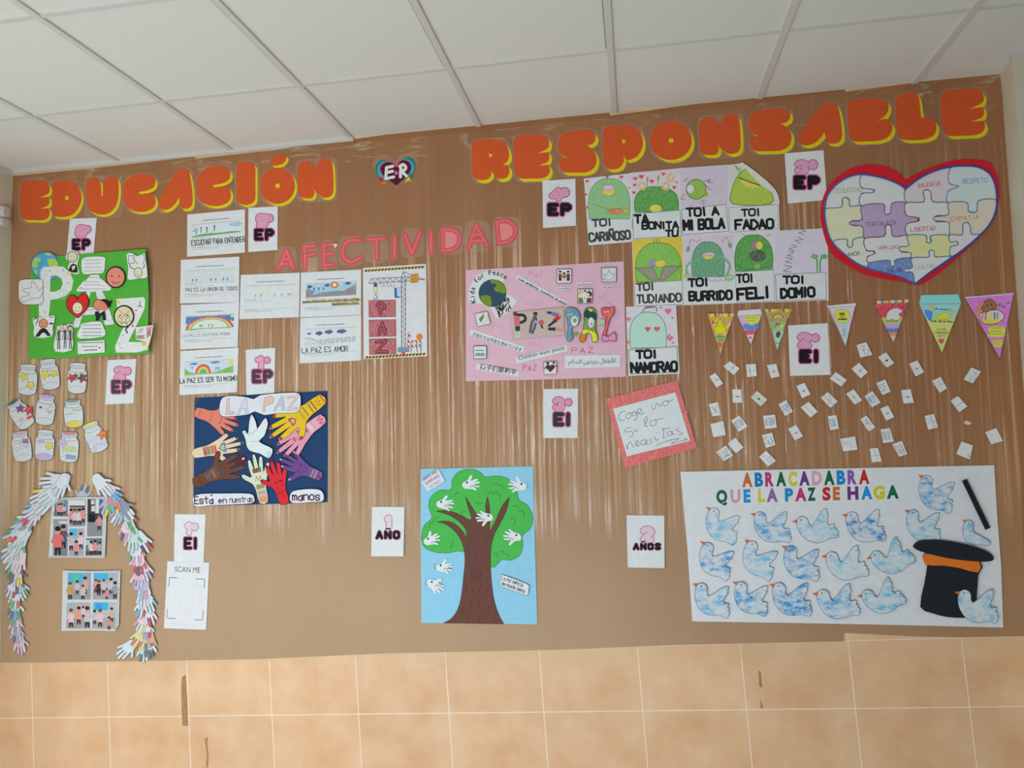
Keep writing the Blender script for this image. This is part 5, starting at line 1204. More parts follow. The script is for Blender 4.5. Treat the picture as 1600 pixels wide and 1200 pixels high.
strip('quieren', [(804, 184), (908, 182), (908, 204), (804, 208)], 810, 203, 14, 94, -1)
strip('la paz', [(990, 206), (1060, 204), (1060, 228), (990, 230)], 996, 223, 14, 58, -1)
def card(q, draw, rim=(90, 40, 56)):
    s = T.part('picture_card'); s.poly(q, WS, thick=.0004); s.outline(q, 4, rim); draw(s); s.build()
def three(s):
    for x, c in ((690, (150, 50, 44)), (718, (70, 110, 60)), (746, (130, 40, 50))):
        s.poly(ell(x, 114 + (12 if x == 718 else 0), 9, 10), (206, 160, 136)); s.poly(ell(x, 108 + (12 if x == 718 else 0), 10, 7), (40, 34, 34)); s.poly(rect(x - 12, 124 + (8 if x == 718 else 0), x + 12, 152), c); s.poly(rect(x - 10, 152, x + 10, 172), (44, 44, 50) if x != 718 else (196, 176, 166))
card([(668, 92), (770, 90), (768, 188), (666, 190)], three)
def dv(s): s.line([(985, 165), (1040, 165), (1064, 140), (1058, 118), (1048, 128), (1030, 98), (1018, 130), (990, 125), (1004, 148), (985, 165)], 2.5, (60, 64, 72), sm=2); s.outline([(982, 88), (1070, 86), (1068, 172), (984, 174)], 1.5, (90, 90, 96))
card([(976, 82), (1080, 78), (1080, 180), (978, 182)], dv, (50, 46, 54))
def two_(s):
    s.poly(ell(834, 262, 20, 17), (196, 160, 60)); s.poly(ell(840, 270, 14, 16), (216, 186, 166)); s.poly(ell(890, 264, 20, 20), (40, 30, 34)); s.poly(ell(882, 270, 13, 15), (214, 180, 160)); s.poly([(816, 290), (846, 290), (852, 325), (816, 326)], (96, 112, 50)); s.poly([(876, 292), (906, 290), (908, 324), (872, 324)], (120, 40, 50))
    s.poly(heart(862, 244, 20, 18), (110, 34, 44)); s.poly(heart(832, 240, 10, 10), (110, 34, 44)); s.poly(heart(892, 240, 10, 10), (110, 34, 44)); s.poly(heart(860, 292, 10, 10), (90, 50, 50))
card([(812, 230), (914, 228), (912, 328), (810, 330)], two_)
def olive(s): s.poly([(125, 440), (160, 395), (160, 430), (140, 462)], (110, 106, 70), kind='pencil'); s.line([(150, 470), (190, 440), (170, 420)], 2.5, (150, 150, 140), sm=2)
card([(96, 402), (184, 384), (206, 470), (116, 490)], olive, (130, 90, 50))
def words4(s):
    for k, y in enumerate((656, 680, 690)): s.line([(100 + 4 * k, y), (160 + 4 * k, y - 1)], 5, (66, 66, 70), cap=0)
    for x in (108, 128, 150): s.line([(x, 672), (x - 6, 692), (x + 8, 688)], 4, (60, 60, 64))
card([(88, 626), (178, 624), (178, 712), (90, 716)], words4, (60, 56, 62))
def handshake(s): s.poly(heart(622, 782, 62, 58), (90, 34, 44)); s.line([(586, 776), (612, 782), (640, 770), (662, 762)], 7, (50, 50, 56), sm=2); s.poly(ell(604, 745, 12, 8), (60, 60, 60)); s.poly(ell(646, 742, 10, 8), (70, 66, 66)); s.line([(590, 770), (580, 785)], 5, (60, 60, 64))
card([(576, 736), (666, 732), (664, 820), (578, 824)], handshake, (120, 80, 50))
ph = T.part('photo_print')          # children lying down to spell the word
ph.poly([(346, 392), (712, 356), (720, 546), (352, 580)], (176, 160, 152), thick=.0005)
for x in (470, 590, 650): ph.line([(x, 384), (x + 4, 562)], 2, (152, 138, 132), cap=0)
ph.poly(ell(378, 402, 15, 16), (86, 64, 54)); ph.poly([(368, 418), (408, 410), (414, 480), (372, 485)], (206, 96, 108)); ph.line([(398, 408), (440, 414), (448, 445), (418, 462)], 20, (50, 48, 54), sm=3); ph.poly([(376, 488), (412, 484), (410, 525), (380, 525)], (50, 54, 74)); ph.line([(384, 525), (382, 565)], 12, (186, 180, 180)); ph.line([(402, 525), (406, 565)], 12, (186, 180, 180))
ph.poly(ell(518, 400, 16, 13), (60, 46, 40)); ph.line([(520, 415), (495, 460), (482, 528)], 20, (90, 88, 94), sm=3); ph.line([(510, 420), (525, 450), (498, 535)], 16, (80, 78, 86), sm=3); ph.line([(515, 455), (545, 462)], 18, (140, 146, 166)); ph.poly(ell(560, 462, 20, 18), (176, 90, 80)); ph.line([(558, 480), (568, 500)], 12, (60, 50, 54))
ph.line([(606, 392), (650, 402)], 18, (50, 54, 76)); ph.line([(640, 402), (684, 414)], 28, (96, 112, 146)); ph.line([(684, 420), (652, 450)], 30, (186, 40, 48)); ph.line([(655, 452), (612, 484)], 16, (44, 40, 48)); ph.poly(ell(690, 412, 12, 12), (180, 136, 120)); ph.line([(615, 506), (660, 508)], 22, (46, 48, 66)); ph.line([(665, 508), (705, 516)], 20, (196, 130, 136)); ph.build()
INK2 = (48, 34, 44)
l = T.part('letter_cutout')
q = [(735, 362), (755, 356), (800, 366), (825, 402), (828, 440), (808, 482), (778, 494), (770, 520), (778, 565), (766, 590), (744, 590), (732, 560), (744, 510), (738, 440), (730, 400)]
l.poly(q, (84, 130, 150), kind='pencil', sm=3, thick=.0005); l.outline(q, 3.5, INK2, sm=3); l.poly(ell(790, 452, 24, 36), (214, 216, 208)); l.poly(ell(792, 448, 14, 16), (120, 150, 90)); l.line([(740, 408), (775, 404)], 7, (206, 190, 70)); l.poly(heart(800, 545, 36, 32), (110, 146, 50)); l.build()
l = T.part('letter_cutout')
q = [(862, 370), (885, 358), (915, 362), (936, 385), (940, 440), (936, 510), (950, 560), (945, 595), (915, 596), (908, 560), (890, 532), (872, 545), (862, 590), (835, 598), (822, 570), (845, 520), (855, 450), (855, 400)]
l.poly(q, (96, 130, 40), kind='pencil', sm=3, thick=.0005)
l.poly([(858, 392), (885, 362), (938, 400), (936, 445), (858, 424)], (24, 70, 66), sm=2); l.poly([(846, 510), (932, 530), (948, 575), (940, 592), (916, 594), (905, 552), (888, 530), (850, 545)], (226, 200, 50), sm=2); l.poly([(838, 548), (868, 545), (858, 590), (836, 596), (824, 572)], (226, 110, 40), sm=2)
l.outline(q, 3.5, INK2, sm=3); l.poly(ell(905, 462, 20, 36), (216, 214, 212)); l.poly(ell(907, 472, 9, 9), (176, 120, 160)); l.poly(ell(900, 376, 16, 8, 30), (200, 190, 90)); l.build()
l = T.part('letter_cutout')
q = [(975, 365), (1000, 358), (1030, 362), (1055, 352), (1068, 372), (1060, 410), (1040, 430), (1025, 480), (1014, 520), (1010, 550), (1025, 560), (1060, 530), (1076, 545), (1078, 590), (1055, 590), (1030, 585), (990, 596), (980, 560), (1000, 500), (1010, 440), (1000, 420), (980, 410)]
l.poly(q, (216, 60, 80), kind='pencil', sm=2, thick=.0005); l.poly([(982, 556), (1025, 562), (1060, 534), (1074, 548), (1075, 586), (1030, 582), (992, 592)], (222, 130, 170), sm=2); l.outline(q, 3.5, INK2, sm=2); l.line([(990, 388), (1028, 384)], 6, (226, 190, 60)); l.poly([(1020, 402), (1044, 400), (1036, 424), (1018, 420)], (222, 120, 40))
q = [(978 + (2 + 2.6 * t / 30 * 2.6) * 3.1 * math.cos(t / 30 * 15), 458 + (2 + 2.6 * t / 30 * 2.6) * 3.1 * math.sin(t / 30 * 15)) for t in range(31)]
l.poly(ell(978, 458, 26, 24), (204, 206, 180)); l.line(q, 4, (110, 130, 70)); l.build()

# ------------------------------------------------------------------ tree poster with hand-print doves
FT = (640, 720, 4.4444)
T = Thing('tree_poster', 'sky blue poster of a big green tree with white handprint doves', 'poster', frame=FT, at=(480, 590), lift=0.0052, white=214)
p = sheet(T, [(76, 56), (460, 48), (856, 38), (870, 590), (887, 1136), (480, 1130), (82, 1126), (78, 590)], (140, 196, 228), thick=.0006); p.build()
c = T.part('green_crown')
q = [(285, 200), (298, 130), (340, 78), (420, 58), (490, 78), (524, 112), (600, 105), (680, 122), (738, 190), (760, 270), (820, 310), (856, 390), (838, 470), (785, 520), (786, 600), (760, 660), (700, 690), (645, 685), (605, 720), (565, 736), (380, 632), (260, 640), (170, 632), (105, 600), (82, 540), (100, 450), (155, 395), (132, 320), (150, 250), (210, 205)]
c.poly(q, (74, 178, 78), sm=4, thick=.0005); c.outline(q, 4, (40, 120, 90), sm=4)
for s in ([(318, 245), (325, 222), (342, 220)], [(575, 170), (590, 155), (610, 160), (615, 172), (640, 172), (648, 188)], [(540, 235), (555, 215), (572, 218), (580, 232), (600, 215), (615, 235), (632, 240), (625, 268)], [(712, 315), (735, 312), (755, 330)], [(760, 350), (785, 345), (800, 380), (788, 400)], [(695, 400), (725, 402), (732, 425), (722, 445)], [(450, 290), (470, 290), (480, 300), (508, 294)], [(362, 372), (370, 352), (388, 355)], [(135, 465), (145, 430), (165, 425), (172, 400), (200, 395)], [(315, 552), (298, 560), (296, 580), (282, 608)], [(585, 640), (605, 650), (608, 668)], [(625, 632), (645, 628), (658, 645), (680, 650), (688, 664)]): c.line(s, 4, (36, 110, 70), sm=3)
c.build()
t = T.part('brown_trunk')
q = [(235, 1126, 1), (290, 1095), (335, 1030), (360, 930), (375, 800), (384, 700), (378, 620), (350, 540), (300, 475), (240, 436), (190, 424, 1), (250, 418), (310, 435), (360, 480), (395, 534, 1), (390, 480), (340, 420), (270, 376), (184, 350, 1), (260, 346), (340, 370), (410, 408, 1), (430, 400), (405, 320), (388, 248, 1), (420, 300), (470, 372), (528, 380), (526, 320), (540, 250, 1), (556, 330), (556, 490, 1), (590, 430), (640, 320), (694, 250, 1), (670, 350), (620, 450), (585, 520), (566, 600), (562, 720), (570, 850), (590, 980), (625, 1080), (655, 1132, 1)]
t.poly(q, (104, 66, 56), sm=4, thick=.0004); t.outline(q, 3, (60, 34, 30), sm=4)
q = [(455 + (4 + k * 1.2) * math.cos(k * .42), 795 + (4 + k * 1.25) * math.sin(k * .42)) for k in range(34)]
t.line(q, 3, (60, 36, 32), sm=2)
for x, y, h in ((432, 510, 55), (476, 520, 40), (530, 540, 50), (400, 575, 40), (462, 650, 55), (530, 680, 50), (395, 850, 60), (440, 880, 50), (490, 850, 70), (540, 860, 70), (430, 970, 60), (480, 960, 90), (370, 1010, 50), (410, 1060, 50), (320, 1080, 40), (480, 1080, 40), (545, 1010, 60), (585, 1060, 50)):
    t.line([(x, y), (x + 6, y + h * .3), (x - 5, y + h * .6), (x + 2, y + h)], 2.6, (62, 36, 32), sm=3)
t.build()
HP = [(-26, 34), (-33, 0), (-62, -26), (-74, -40), (-64, -50), (-46, -42), (-27, -30), (-32, -64), (-30, -90), (-20, -92), (-13, -66), (-9, -48), (-8, -90), (-2, -104), (8, -92), (9, -48), (20, -74), (32, -92), (40, -84), (34, -60), (28, -40), (46, -56), (58, -62), (62, -52), (46, -28), (36, 8), (28, 32), (10, 46), (-12, 46)]
for x, y, rot, k, fl in ((405, 165, 78, .82, 1), (770, 175, -80, .85, -1), (225, 300, 88, .82, 1), (540, 395, -92, .80, 1), (135, 555, 66, .80, 1), (735, 530, -84, .84, 1), (222, 740, 86, .78, 1), (160, 855, 118, .86, 1)):
    d = T.part('handprint_dove')
    M = lambda pts: xf([(a * fl, b) for a, b in pts], x, y, k, k, rot)
    d.poly(smooth(M(HP), True, 2), (216, 222, 222), thick=.0004)
    s = 1 if rot > 0 else -1
    ex, ey = x - s * 6, y - 14
    bx = x - s * 44
    d.line([(bx - s * 4, y + 8), (bx - s * 8, y - 20), (bx - s * 2, y - 28)], 2, (90, 150, 90), sm=2)
    for i in range(5): d.line([(x + s * (14 + i * 11), y + 12 - i * 2), (x + s * (20 + i * 11), y + (6 if i % 2 else 18) - i * 2), (x + s * (24 + i * 11), y + 11 - i * 2)], 3, (56, 60, 72), cap=2)
    d.build()
    e = T.part('eye', d); e.poly(ell(ex, ey, 7), (30, 34, 40)); e.build()
    e = T.part('beak', d); e.poly([(bx, y + 2), (bx - s * 12, y + 8), (bx + s * 2, y + 12)], (222, 130, 80)); e.build()
n = T.part('note_card'); q = [(84, 150), (200, 56), (246, 140), (126, 214)]
n.poly(q, (208, 212, 220), thick=.0005)
for w_, x, y, w, cc in (('ESTE AÑO', 92, 122, 110, (190, 110, 90)), ('SEMBRAMOS', 106, 152, 110, (150, 120, 140)), ('LA PAZ', 132, 176, 80, (190, 110, 110))): n.hand(w_, x, y, 17, w, 3, cc, rot=-31)
n.build()
n = T.part('note_card'); q = [(640, 798), (660, 796), (815, 855), (828, 880), (822, 925), (800, 930), (640, 872), (628, 845)]
n.poly(q, (216, 220, 222), sm=2, thick=.0006); n.outline(q, 2.5, (60, 76, 100), sm=2)
n.hand('LA PAZ EMPIEZA +', 648, 806, 20, 172, 3.4, (44, 44, 56), rot=20, jit=.03); n.hand('UNA PEQUEÑA SONRISA', 642, 842, 18, 172, 3, (44, 44, 56), rot=20, jit=.03); n.build()

# ------------------------------------------------------------------ take-one card
FC = (920, 580, 7.5)
T = Thing('invitation_card', 'white handwritten card Coge uno si lo necesitas on a coral glitter backing', 'card', frame=FC, at=(730, 620), lift=0.009, a=0.012, c=-0.012, white=200)
p = T.part('coral_backing'); q = [(200, 325), (1035, 105), (1268, 900), (420, 1135)]; p.poly(q, (206, 96, 92), kind='pencil', thick=.0008); p.build()
p = T.part('white_card'); p.poly([(285, 440), (1012, 248), (1188, 815), (445, 998)], (200, 208, 212), thick=.0005)
B = (110, 92, 106)
for s in ([(425, 470), (385, 480), (350, 520), (355, 560), (390, 580), (425, 565)], [(470, 485), (440, 510), (440, 550), (475, 555), (495, 520), (475, 488), (505, 490)], [(548, 470), (515, 485), (510, 520), (540, 520), (556, 475), (570, 530), (550, 570), (520, 572)], [(560, 500), (615, 470), (600, 435), (575, 450), (580, 490), (610, 505), (658, 488)],
          [(735, 400), (745, 440), (775, 440), (785, 395), (800, 375), (820, 400), (835, 415), (850, 380)], [(900, 345), (870, 365), (872, 400), (910, 402), (935, 370), (905, 345), (940, 352), (998, 325)],
          [(500, 660), (450, 665), (415, 700), (450, 712), (500, 705), (520, 730), (500, 765), (475, 768)], [(535, 675), (545, 705), (580, 690)], [(540, 615), (546, 618)],
          [(655, 640), (690, 560), (672, 535), (655, 580), (665, 640), (690, 645)], [(750, 575), (722, 600), (730, 640), (770, 635), (795, 595), (770, 570), (800, 568), (878, 550)],
          [(435, 860), (455, 915), (455, 870), (490, 830), (515, 880), (530, 890)], [(540, 870), (585, 840), (570, 815), (548, 835), (560, 875), (600, 870)], [(650, 800), (615, 820), (612, 860), (650, 860), (680, 830), (670, 800), (665, 850), (700, 850)], [(735, 790), (715, 800), (740, 835), (720, 850)], [(770, 770), (790, 810), (820, 795)], [(792, 718), (798, 722)], [(870, 660), (880, 720), (870, 780), (900, 770)], [(855, 690), (945, 660)], [(960, 700), (925, 715), (925, 755), (965, 745), (975, 700), (985, 745), (1010, 735)], [(1050, 672), (1025, 690), (1090, 720), (1100, 735), (1050, 745)],
          [(790, 870), (900, 825), (1058, 788), (965, 850), (1150, 800)], [(1115, 790), (1130, 815)], [(1140, 780), (1155, 805)]): p.line(s, 6.5, B, sm=4)
p.build()
# ------------------------------------------------------------------ nine crayon sheets with a rounded green shape and a caption
WT = 188
def toi(quad, cap, label, draw, bx=None, lift=0.0046, rim=None, bgc=(190, 178, 190), a=0.0, c=0.0, pts=None, cp=None, extra=None, ink=(26, 26, 28)):
    """quad: the sheet; cap: [(words, x, y, h, w, pen, rot)]; bx: caption box."""
    cx0 = sum(p[0] for p in quad) / 4; cy0 = sum(p[1] for p in quad) / 4
    T = Thing('crayon_sheet', label, 'drawing', frame=F8, at=(cx0, cy0), group='crayon drawings with captions', lift=lift, white=WT, a=a, c=c)
    p = T.part('paper'); p.poly(pts or quad, (190, 192, 192), thick=.0005)
    p.build()
    d = T.part('crayon_drawing'); draw(d); d.build()
    s = T.part('caption_panel')
    if bx: s.poly(bx, (191, 193, 193)); s.outline(bx, 3, rim or (110, 104, 110))
    for w_, x, y, h, w, pen, rot in cap: s.hand(w_, x, y, h, w, pen * 1.12, ink, rot=rot, jit=.04, gap=.24)
    s.build()
    if extra: extra(T)
    return T
def dome(d, x0, y0, x1, y1, c, rim=(50, 90, 60), top=.5):
    """Plain rounded hill from (x0, y0) to the floor line y1."""
    w = x1 - x0; h = y1 - y0
    q = [(x0, y1, 1), (x0 - .02 * w, y0 + .6 * h), (x0 + .06 * w, y0 + .25 * h), (x0 + .28 * w, y0 + .03 * h), (x0 + top * w, y0), (x0 + .75 * w, y0 + .05 * h), (x0 + .95 * w, y0 + .28 * h), (x1 + .02 * w, y0 + .62 * h), (x1, y1, 1)]
    d.poly(q, c, kind='pencil', sm=4); d.outline(q, 3, rim, sm=4)
def blobs(d, items):
    for x, y, rx, ry, rot, c in items: d.poly(ell(x, y, rx, ry, rot), c, kind='pencil'); d.outline(ell(x, y, rx, ry, rot), 2, (110, 96, 80))
def hearts(d, pts, c=(196, 44, 70)):
    for x, y, s in pts: d.poly(heart(x, y, s, s * .95), c, kind='pencil')
GRN = (70, 140, 50)
def m1(d):
    d.poly([(243, 134), (478, 104), (486, 328), (262, 345)], (192, 186, 190)); dome(d, 268, 130, 478, 340, (122, 168, 112), (80, 120, 80))
    hearts(d, [(258, 146, 20), (362, 122, 18), (436, 124, 22), (252, 215, 16), (255, 282, 16), (478, 180, 12)]); blobs(d, [(420, 302, 60, 16, -4, (160, 176, 60)), (408, 300, 40, 13, 0, (206, 110, 60)), (370, 195, 34, 26, 0, (212, 186, 60)), (370, 178, 30, 16, 0, (206, 168, 190))])
    d.line([(285, 265), (340, 280), (400, 300)], 2.5, (80, 110, 80), sm=2)
toi([(241, 130), (478, 103), (490, 460), (266, 478)], [('TOI', 284, 346, 34, 98, 9, -4), ('CARIÑOSO', 268, 416, 42, 212, 10, -4)], 'crayon sheet captioned TOI CARIÑOSO with hearts round a pale green hill', m1, lift=0.0046, ink=(58, 60, 62))
def m2(d):
    d.poly([(482, 100), (735, 78), (742, 296), (494, 316)], (192, 182, 188)); dome(d, 508, 172, 730, 305, GRN, (40, 100, 50))
    hearts(d, [(508, 132, 24), (540, 122, 26), (655, 108, 22), (505, 165, 18), (596, 146, 24), (712, 178, 20), (502, 205, 20), (725, 150, 12)])
    for x, y in ((545, 168), (692, 126), (668, 170)): d.poly(star(x, y, 26, .75, 9), (214, 160, 130), kind='pencil'); d.poly(ell(x, y, 10), (222, 190, 150))
    for x, y in ((572, 122), (628, 115)): d.line([(x - 2, y + 48), (x, y)], 3, (90, 120, 50)); d.poly(ell(x, y + 12, 6, 16), (140, 150, 60))
    blobs(d, [(615, 286, 32, 22, 0, (216, 190, 60))])
    d.poly([(490, 345), (520, 340), (515, 395), (492, 390)], (80, 150, 60), kind='pencil')
toi([(478, 103), (738, 76), (750, 432), (490, 448)], [('TA', 505, 322, 40, 70, 11, -3), ('BONITA', 545, 360, 34, 186, 10, -2), ('TU', 668, 400, 30, 62, 10, -1)], 'crayon sheet captioned TA BONITA TU with flowers over a green hill', m2, lift=0.0052, bx=[(494, 316), (742, 294), (748, 430), (500, 444)])
def m3(d):
    d.poly([(738, 78), (990, 62), (994, 262), (748, 286)], (186, 174, 188))
    d.poly(ell(826, 186, 52, 52), (128, 164, 50), kind='pencil'); d.outline(ell(826, 186, 52, 52), 3.4, (70, 84, 40)); blobs(d, [(796, 184, 20, 24, 0, (204, 206, 204))])
    d.line([(868, 145), (900, 135), (885, 150), (915, 150)], 3, (60, 60, 60), sm=2); d.line([(875, 165), (905, 190)], 3, (60, 60, 60)); d.line([(765, 212), (745, 238), (770, 236)], 3, (80, 96, 50), sm=2); d.poly(ell(878, 212, 10, 14), (128, 164, 50)); d.line([(770, 132), (760, 148)], 2.5, (80, 80, 80)); d.line([(782, 126), (772, 146)], 2.5, (80, 80, 80))
    for k in range(3): d.line([(848, 245 + k * 10), (876, 240 + k * 10)], 2.2, (120, 116, 122))
    d.line([(862, 240), (865, 272)], 2.2, (120, 116, 122))
toi([(738, 76), (990, 58), (1000, 416), (750, 432)], [('TOI A', 776, 288, 40, 164, 11, -4), ('MI BOLA', 760, 350, 48, 210, 13, -3)], 'crayon sheet captioned TOI A MI BOLA with one small green ball', m3, lift=0.0048, bx=[(750, 290), (982, 264), (994, 404), (756, 424)])
def m4(d):
    d.poly([(992, 62), (1060, 56), (1210, 178), (1250, 228), (1252, 256), (998, 270)], (188, 184, 180))
    q = [(1018, 262), (1012, 190), (1035, 130), (1075, 85), (1120, 92), (1170, 140), (1215, 200), (1212, 262)]
    d.poly(q, (150, 174, 40), kind='pencil', sm=3); d.outline(q, 3.4, (70, 84, 30), sm=3); d.poly([(1055, 135), (1120, 150), (1150, 175), (1090, 172)], (196, 184, 60), kind='pencil', sm=2); d.line([(1048, 125), (1110, 150), (1158, 165)], 5, (50, 44, 40)); d.line([(1045, 80), (1030, 62), (1042, 88), (1055, 75), (1050, 100)], 4, (110, 140, 40), sm=2)
def fold(T):
    f = T.part('curled_corner'); f.poly([(1060, 52), (1090, 60), (1180, 130), (1240, 190), (1258, 238), (1258, 262), (1225, 205), (1160, 160)], (196, 190, 184), sm=2, thick=.004); f.build()
toi([(990, 58), (1258, 58), (1262, 400), (1000, 416)], [('TOI', 1062, 292, 34, 94, 9, -3), ('FADAO', 1030, 348, 46, 196, 12, -2)], 'crayon sheet captioned TOI FADAO with its upper corner curled over a lime shape', m4, lift=0.0054, bx=[(996, 282), (1250, 264), (1254, 392), (1000, 410)], rim=(150, 120, 140), pts=[(990, 60), (1060, 50), (1160, 160), (1225, 205), (1256, 250), (1262, 400), (1000, 416)], extra=fold)
def m5(d):
    d.poly([(496, 445), (752, 432), (762, 662), (502, 678)], (206, 172, 30), kind='pencil'); dome(d, 515, 465, 745, 668, (112, 168, 60), (60, 100, 50))
    blobs(d, [(605, 570, 26, 18, 0, (140, 124, 180)), (640, 572, 30, 20, 0, (214, 180, 40))])
    d.poly([(512, 596), (600, 592), (630, 660), (590, 660)], (132, 126, 112), kind='pencil'); d.poly([(752, 582), (655, 590), (635, 660), (662, 658)], (132, 126, 112), kind='pencil'); d.outline([(512, 596), (600, 592), (630, 660), (590, 660)], 2.5, (70, 66, 60)); d.outline([(752, 582), (655, 590), (635, 660), (662, 658)], 2.5, (70, 66, 60))
    for x in (606, 620, 634): d.line([(x, 462), (x - 2, 444)], 3, (60, 60, 50))
toi([(492, 446), (754, 432), (765, 790), (502, 798)], [('TOI', 516, 678, 36, 88, 9, -3), ('TUDIANDO', 518, 738, 40, 228, 9, -2)], 'crayon sheet captioned TOI TUDIANDO with an open book on a yellow ground', m5, lift=0.0048, bx=[(502, 676), (752, 660), (758, 786), (508, 794)], ink=(66, 64, 62))
def m6(d):
    d.poly([(756, 432), (1020, 415), (1026, 650), (768, 655)], (190, 178, 190)); dome(d, 806, 460, 970, 640, (84, 142, 104), (50, 96, 76))
    d.line([(806, 560), (775, 590), (782, 640)], 12, (120, 160, 120), sm=3); d.line([(965, 540), (1002, 580), (985, 636)], 14, (120, 160, 120), sm=3)
    blobs(d, [(890, 530, 34, 16, -8, (206, 170, 200)), (890, 540, 26, 12, 0, (206, 184, 60))])
    d.line([(790, 500), (795, 450), (830, 460), (850, 445)], 3, (110, 114, 110), sm=4); d.line([(960, 460), (985, 435), (1000, 480)], 3, (110, 114, 110), sm=4); blobs(d, [(784, 498, 8, 14, 10, (96, 150, 100)), (1002, 478, 8, 14, -10, (96, 150, 100)), (780, 636, 16, 10, 0, (140, 180, 130)), (1000, 645, 26, 12, -8, (140, 190, 130))])
    q = [(772 + i * 15, 660 + (6 if i % 2 else -4)) for i in range(17)]; d.line(q, 2.5, (110, 108, 116), sm=2)
toi([(754, 432), (1024, 414), (1034, 780), (765, 790)], [('TOI', 786, 654, 38, 100, 11, -3), ('BURRIDO', 790, 722, 44, 220, 12, -2)], 'crayon sheet captioned TOI BURRIDO with wavy outline round its caption', m6, lift=0.0046)
def m7(d):
    d.poly([(1026, 420), (1226, 405), (1230, 606), (1034, 618)], (192, 186, 192)); dome(d, 1030, 424, 1222, 612, (66, 140, 50), (40, 96, 40), top=.55)
    blobs(d, [(1132, 475, 16, 16, 0, (200, 80, 150)), (1155, 478, 18, 22, 0, (216, 190, 50)), (1145, 532, 44, 30, 0, (50, 76, 44)), (1145, 590, 18, 16, 0, (110, 170, 90))])
    d.line([(1040, 585), (1100, 605), (1200, 590)], 3, (40, 96, 40), sm=3); d.line([(1090, 430), (1066, 420)], 2.5, (90, 120, 90)); d.line([(1190, 430), (1215, 418)], 2.5, (90, 120, 90))
toi([(1024, 414), (1228, 402), (1240, 772), (1034, 780)], [('TOI', 1036, 632, 40, 84, 10, -3), ('FELI', 1040, 704, 54, 164, 14, -3)], 'crayon sheet captioned TOI FELI with a solid green hill', m7, lift=0.0050, bx=[(1030, 618), (1230, 606), (1236, 768), (1036, 776)], rim=(150, 146, 150))
def m8(d):
    d.poly([(1230, 405), (1505, 392), (1508, 615), (1240, 625)], (190, 182, 194))
    for x, y, s, r_ in ((1378, 408, 22, 20), (1362, 450, 24, 30), (1330, 490, 26, 20), (1318, 522, 22, 10), (1308, 556, 24, 8), (1302, 600, 30, 8)):
        d.line(xf([(-.6, -.5), (.6, -.5), (-.6, .5), (.6, .5)], x, y, s * 1.1, s, r_), 3.2, (86, 88, 100))
    for x in (1456, 1472): d.line([(x, 616), (x, 560), (x + (-10 if x == 1456 else 12), 536)], 7, (60, 140, 70), sm=3); blobs(d, [(x + (-14 if x == 1456 else 20), 536, 17, 11, 0, (80, 160, 84))])
toi([(1228, 402), (1510, 388), (1516, 764), (1240, 774)], [('TOI', 1280, 640, 36, 108, 11, -1), ('DOMIO', 1268, 704, 46, 172, 13, -2)], 'crayon sheet captioned TOI DOMIO with a column of letters Z and a sprout', m8, lift=0.0046, bx=[(1238, 630), (1502, 618), (1504, 760), (1246, 768)], rim=(130, 80, 110))
def m9(d):
    d.poly([(464, 800), (722, 792), (728, 1005), (474, 1018)], (192, 184, 190)); dome(d, 484, 826, 668, 1012, (160, 196, 178), (60, 90, 80))
    d.line([(545, 826), (560, 806), (615, 800), (620, 822)], 4, (60, 64, 66), sm=3); d.line([(560, 800), (610, 794)], 5, (60, 64, 66))
    hearts(d, [(680, 824, 36), (690, 965, 34), (474, 865, 24), (476, 985, 22)], (206, 90, 120)); hearts(d, [(574, 916, 30), (622, 916, 30)], (206, 44, 60))
    for x, y in ((702, 856), (642, 802), (706, 985), (686, 944)): d.poly(ell(x, y, 5), (130, 110, 90))
toi([(461, 798), (721, 786), (740, 1146), (474, 1158)], [('TOI', 514, 1028, 38, 104, 12, -2), ('NAMORAO', 488, 1094, 46, 236, 13, -2)], 'crayon sheet captioned TOI NAMORAO hanging alone below the others, with hearts', m9, lift=0.0042, bx=[(474, 1022), (726, 1004), (730, 1138), (484, 1148)], rim=(50, 50, 54))

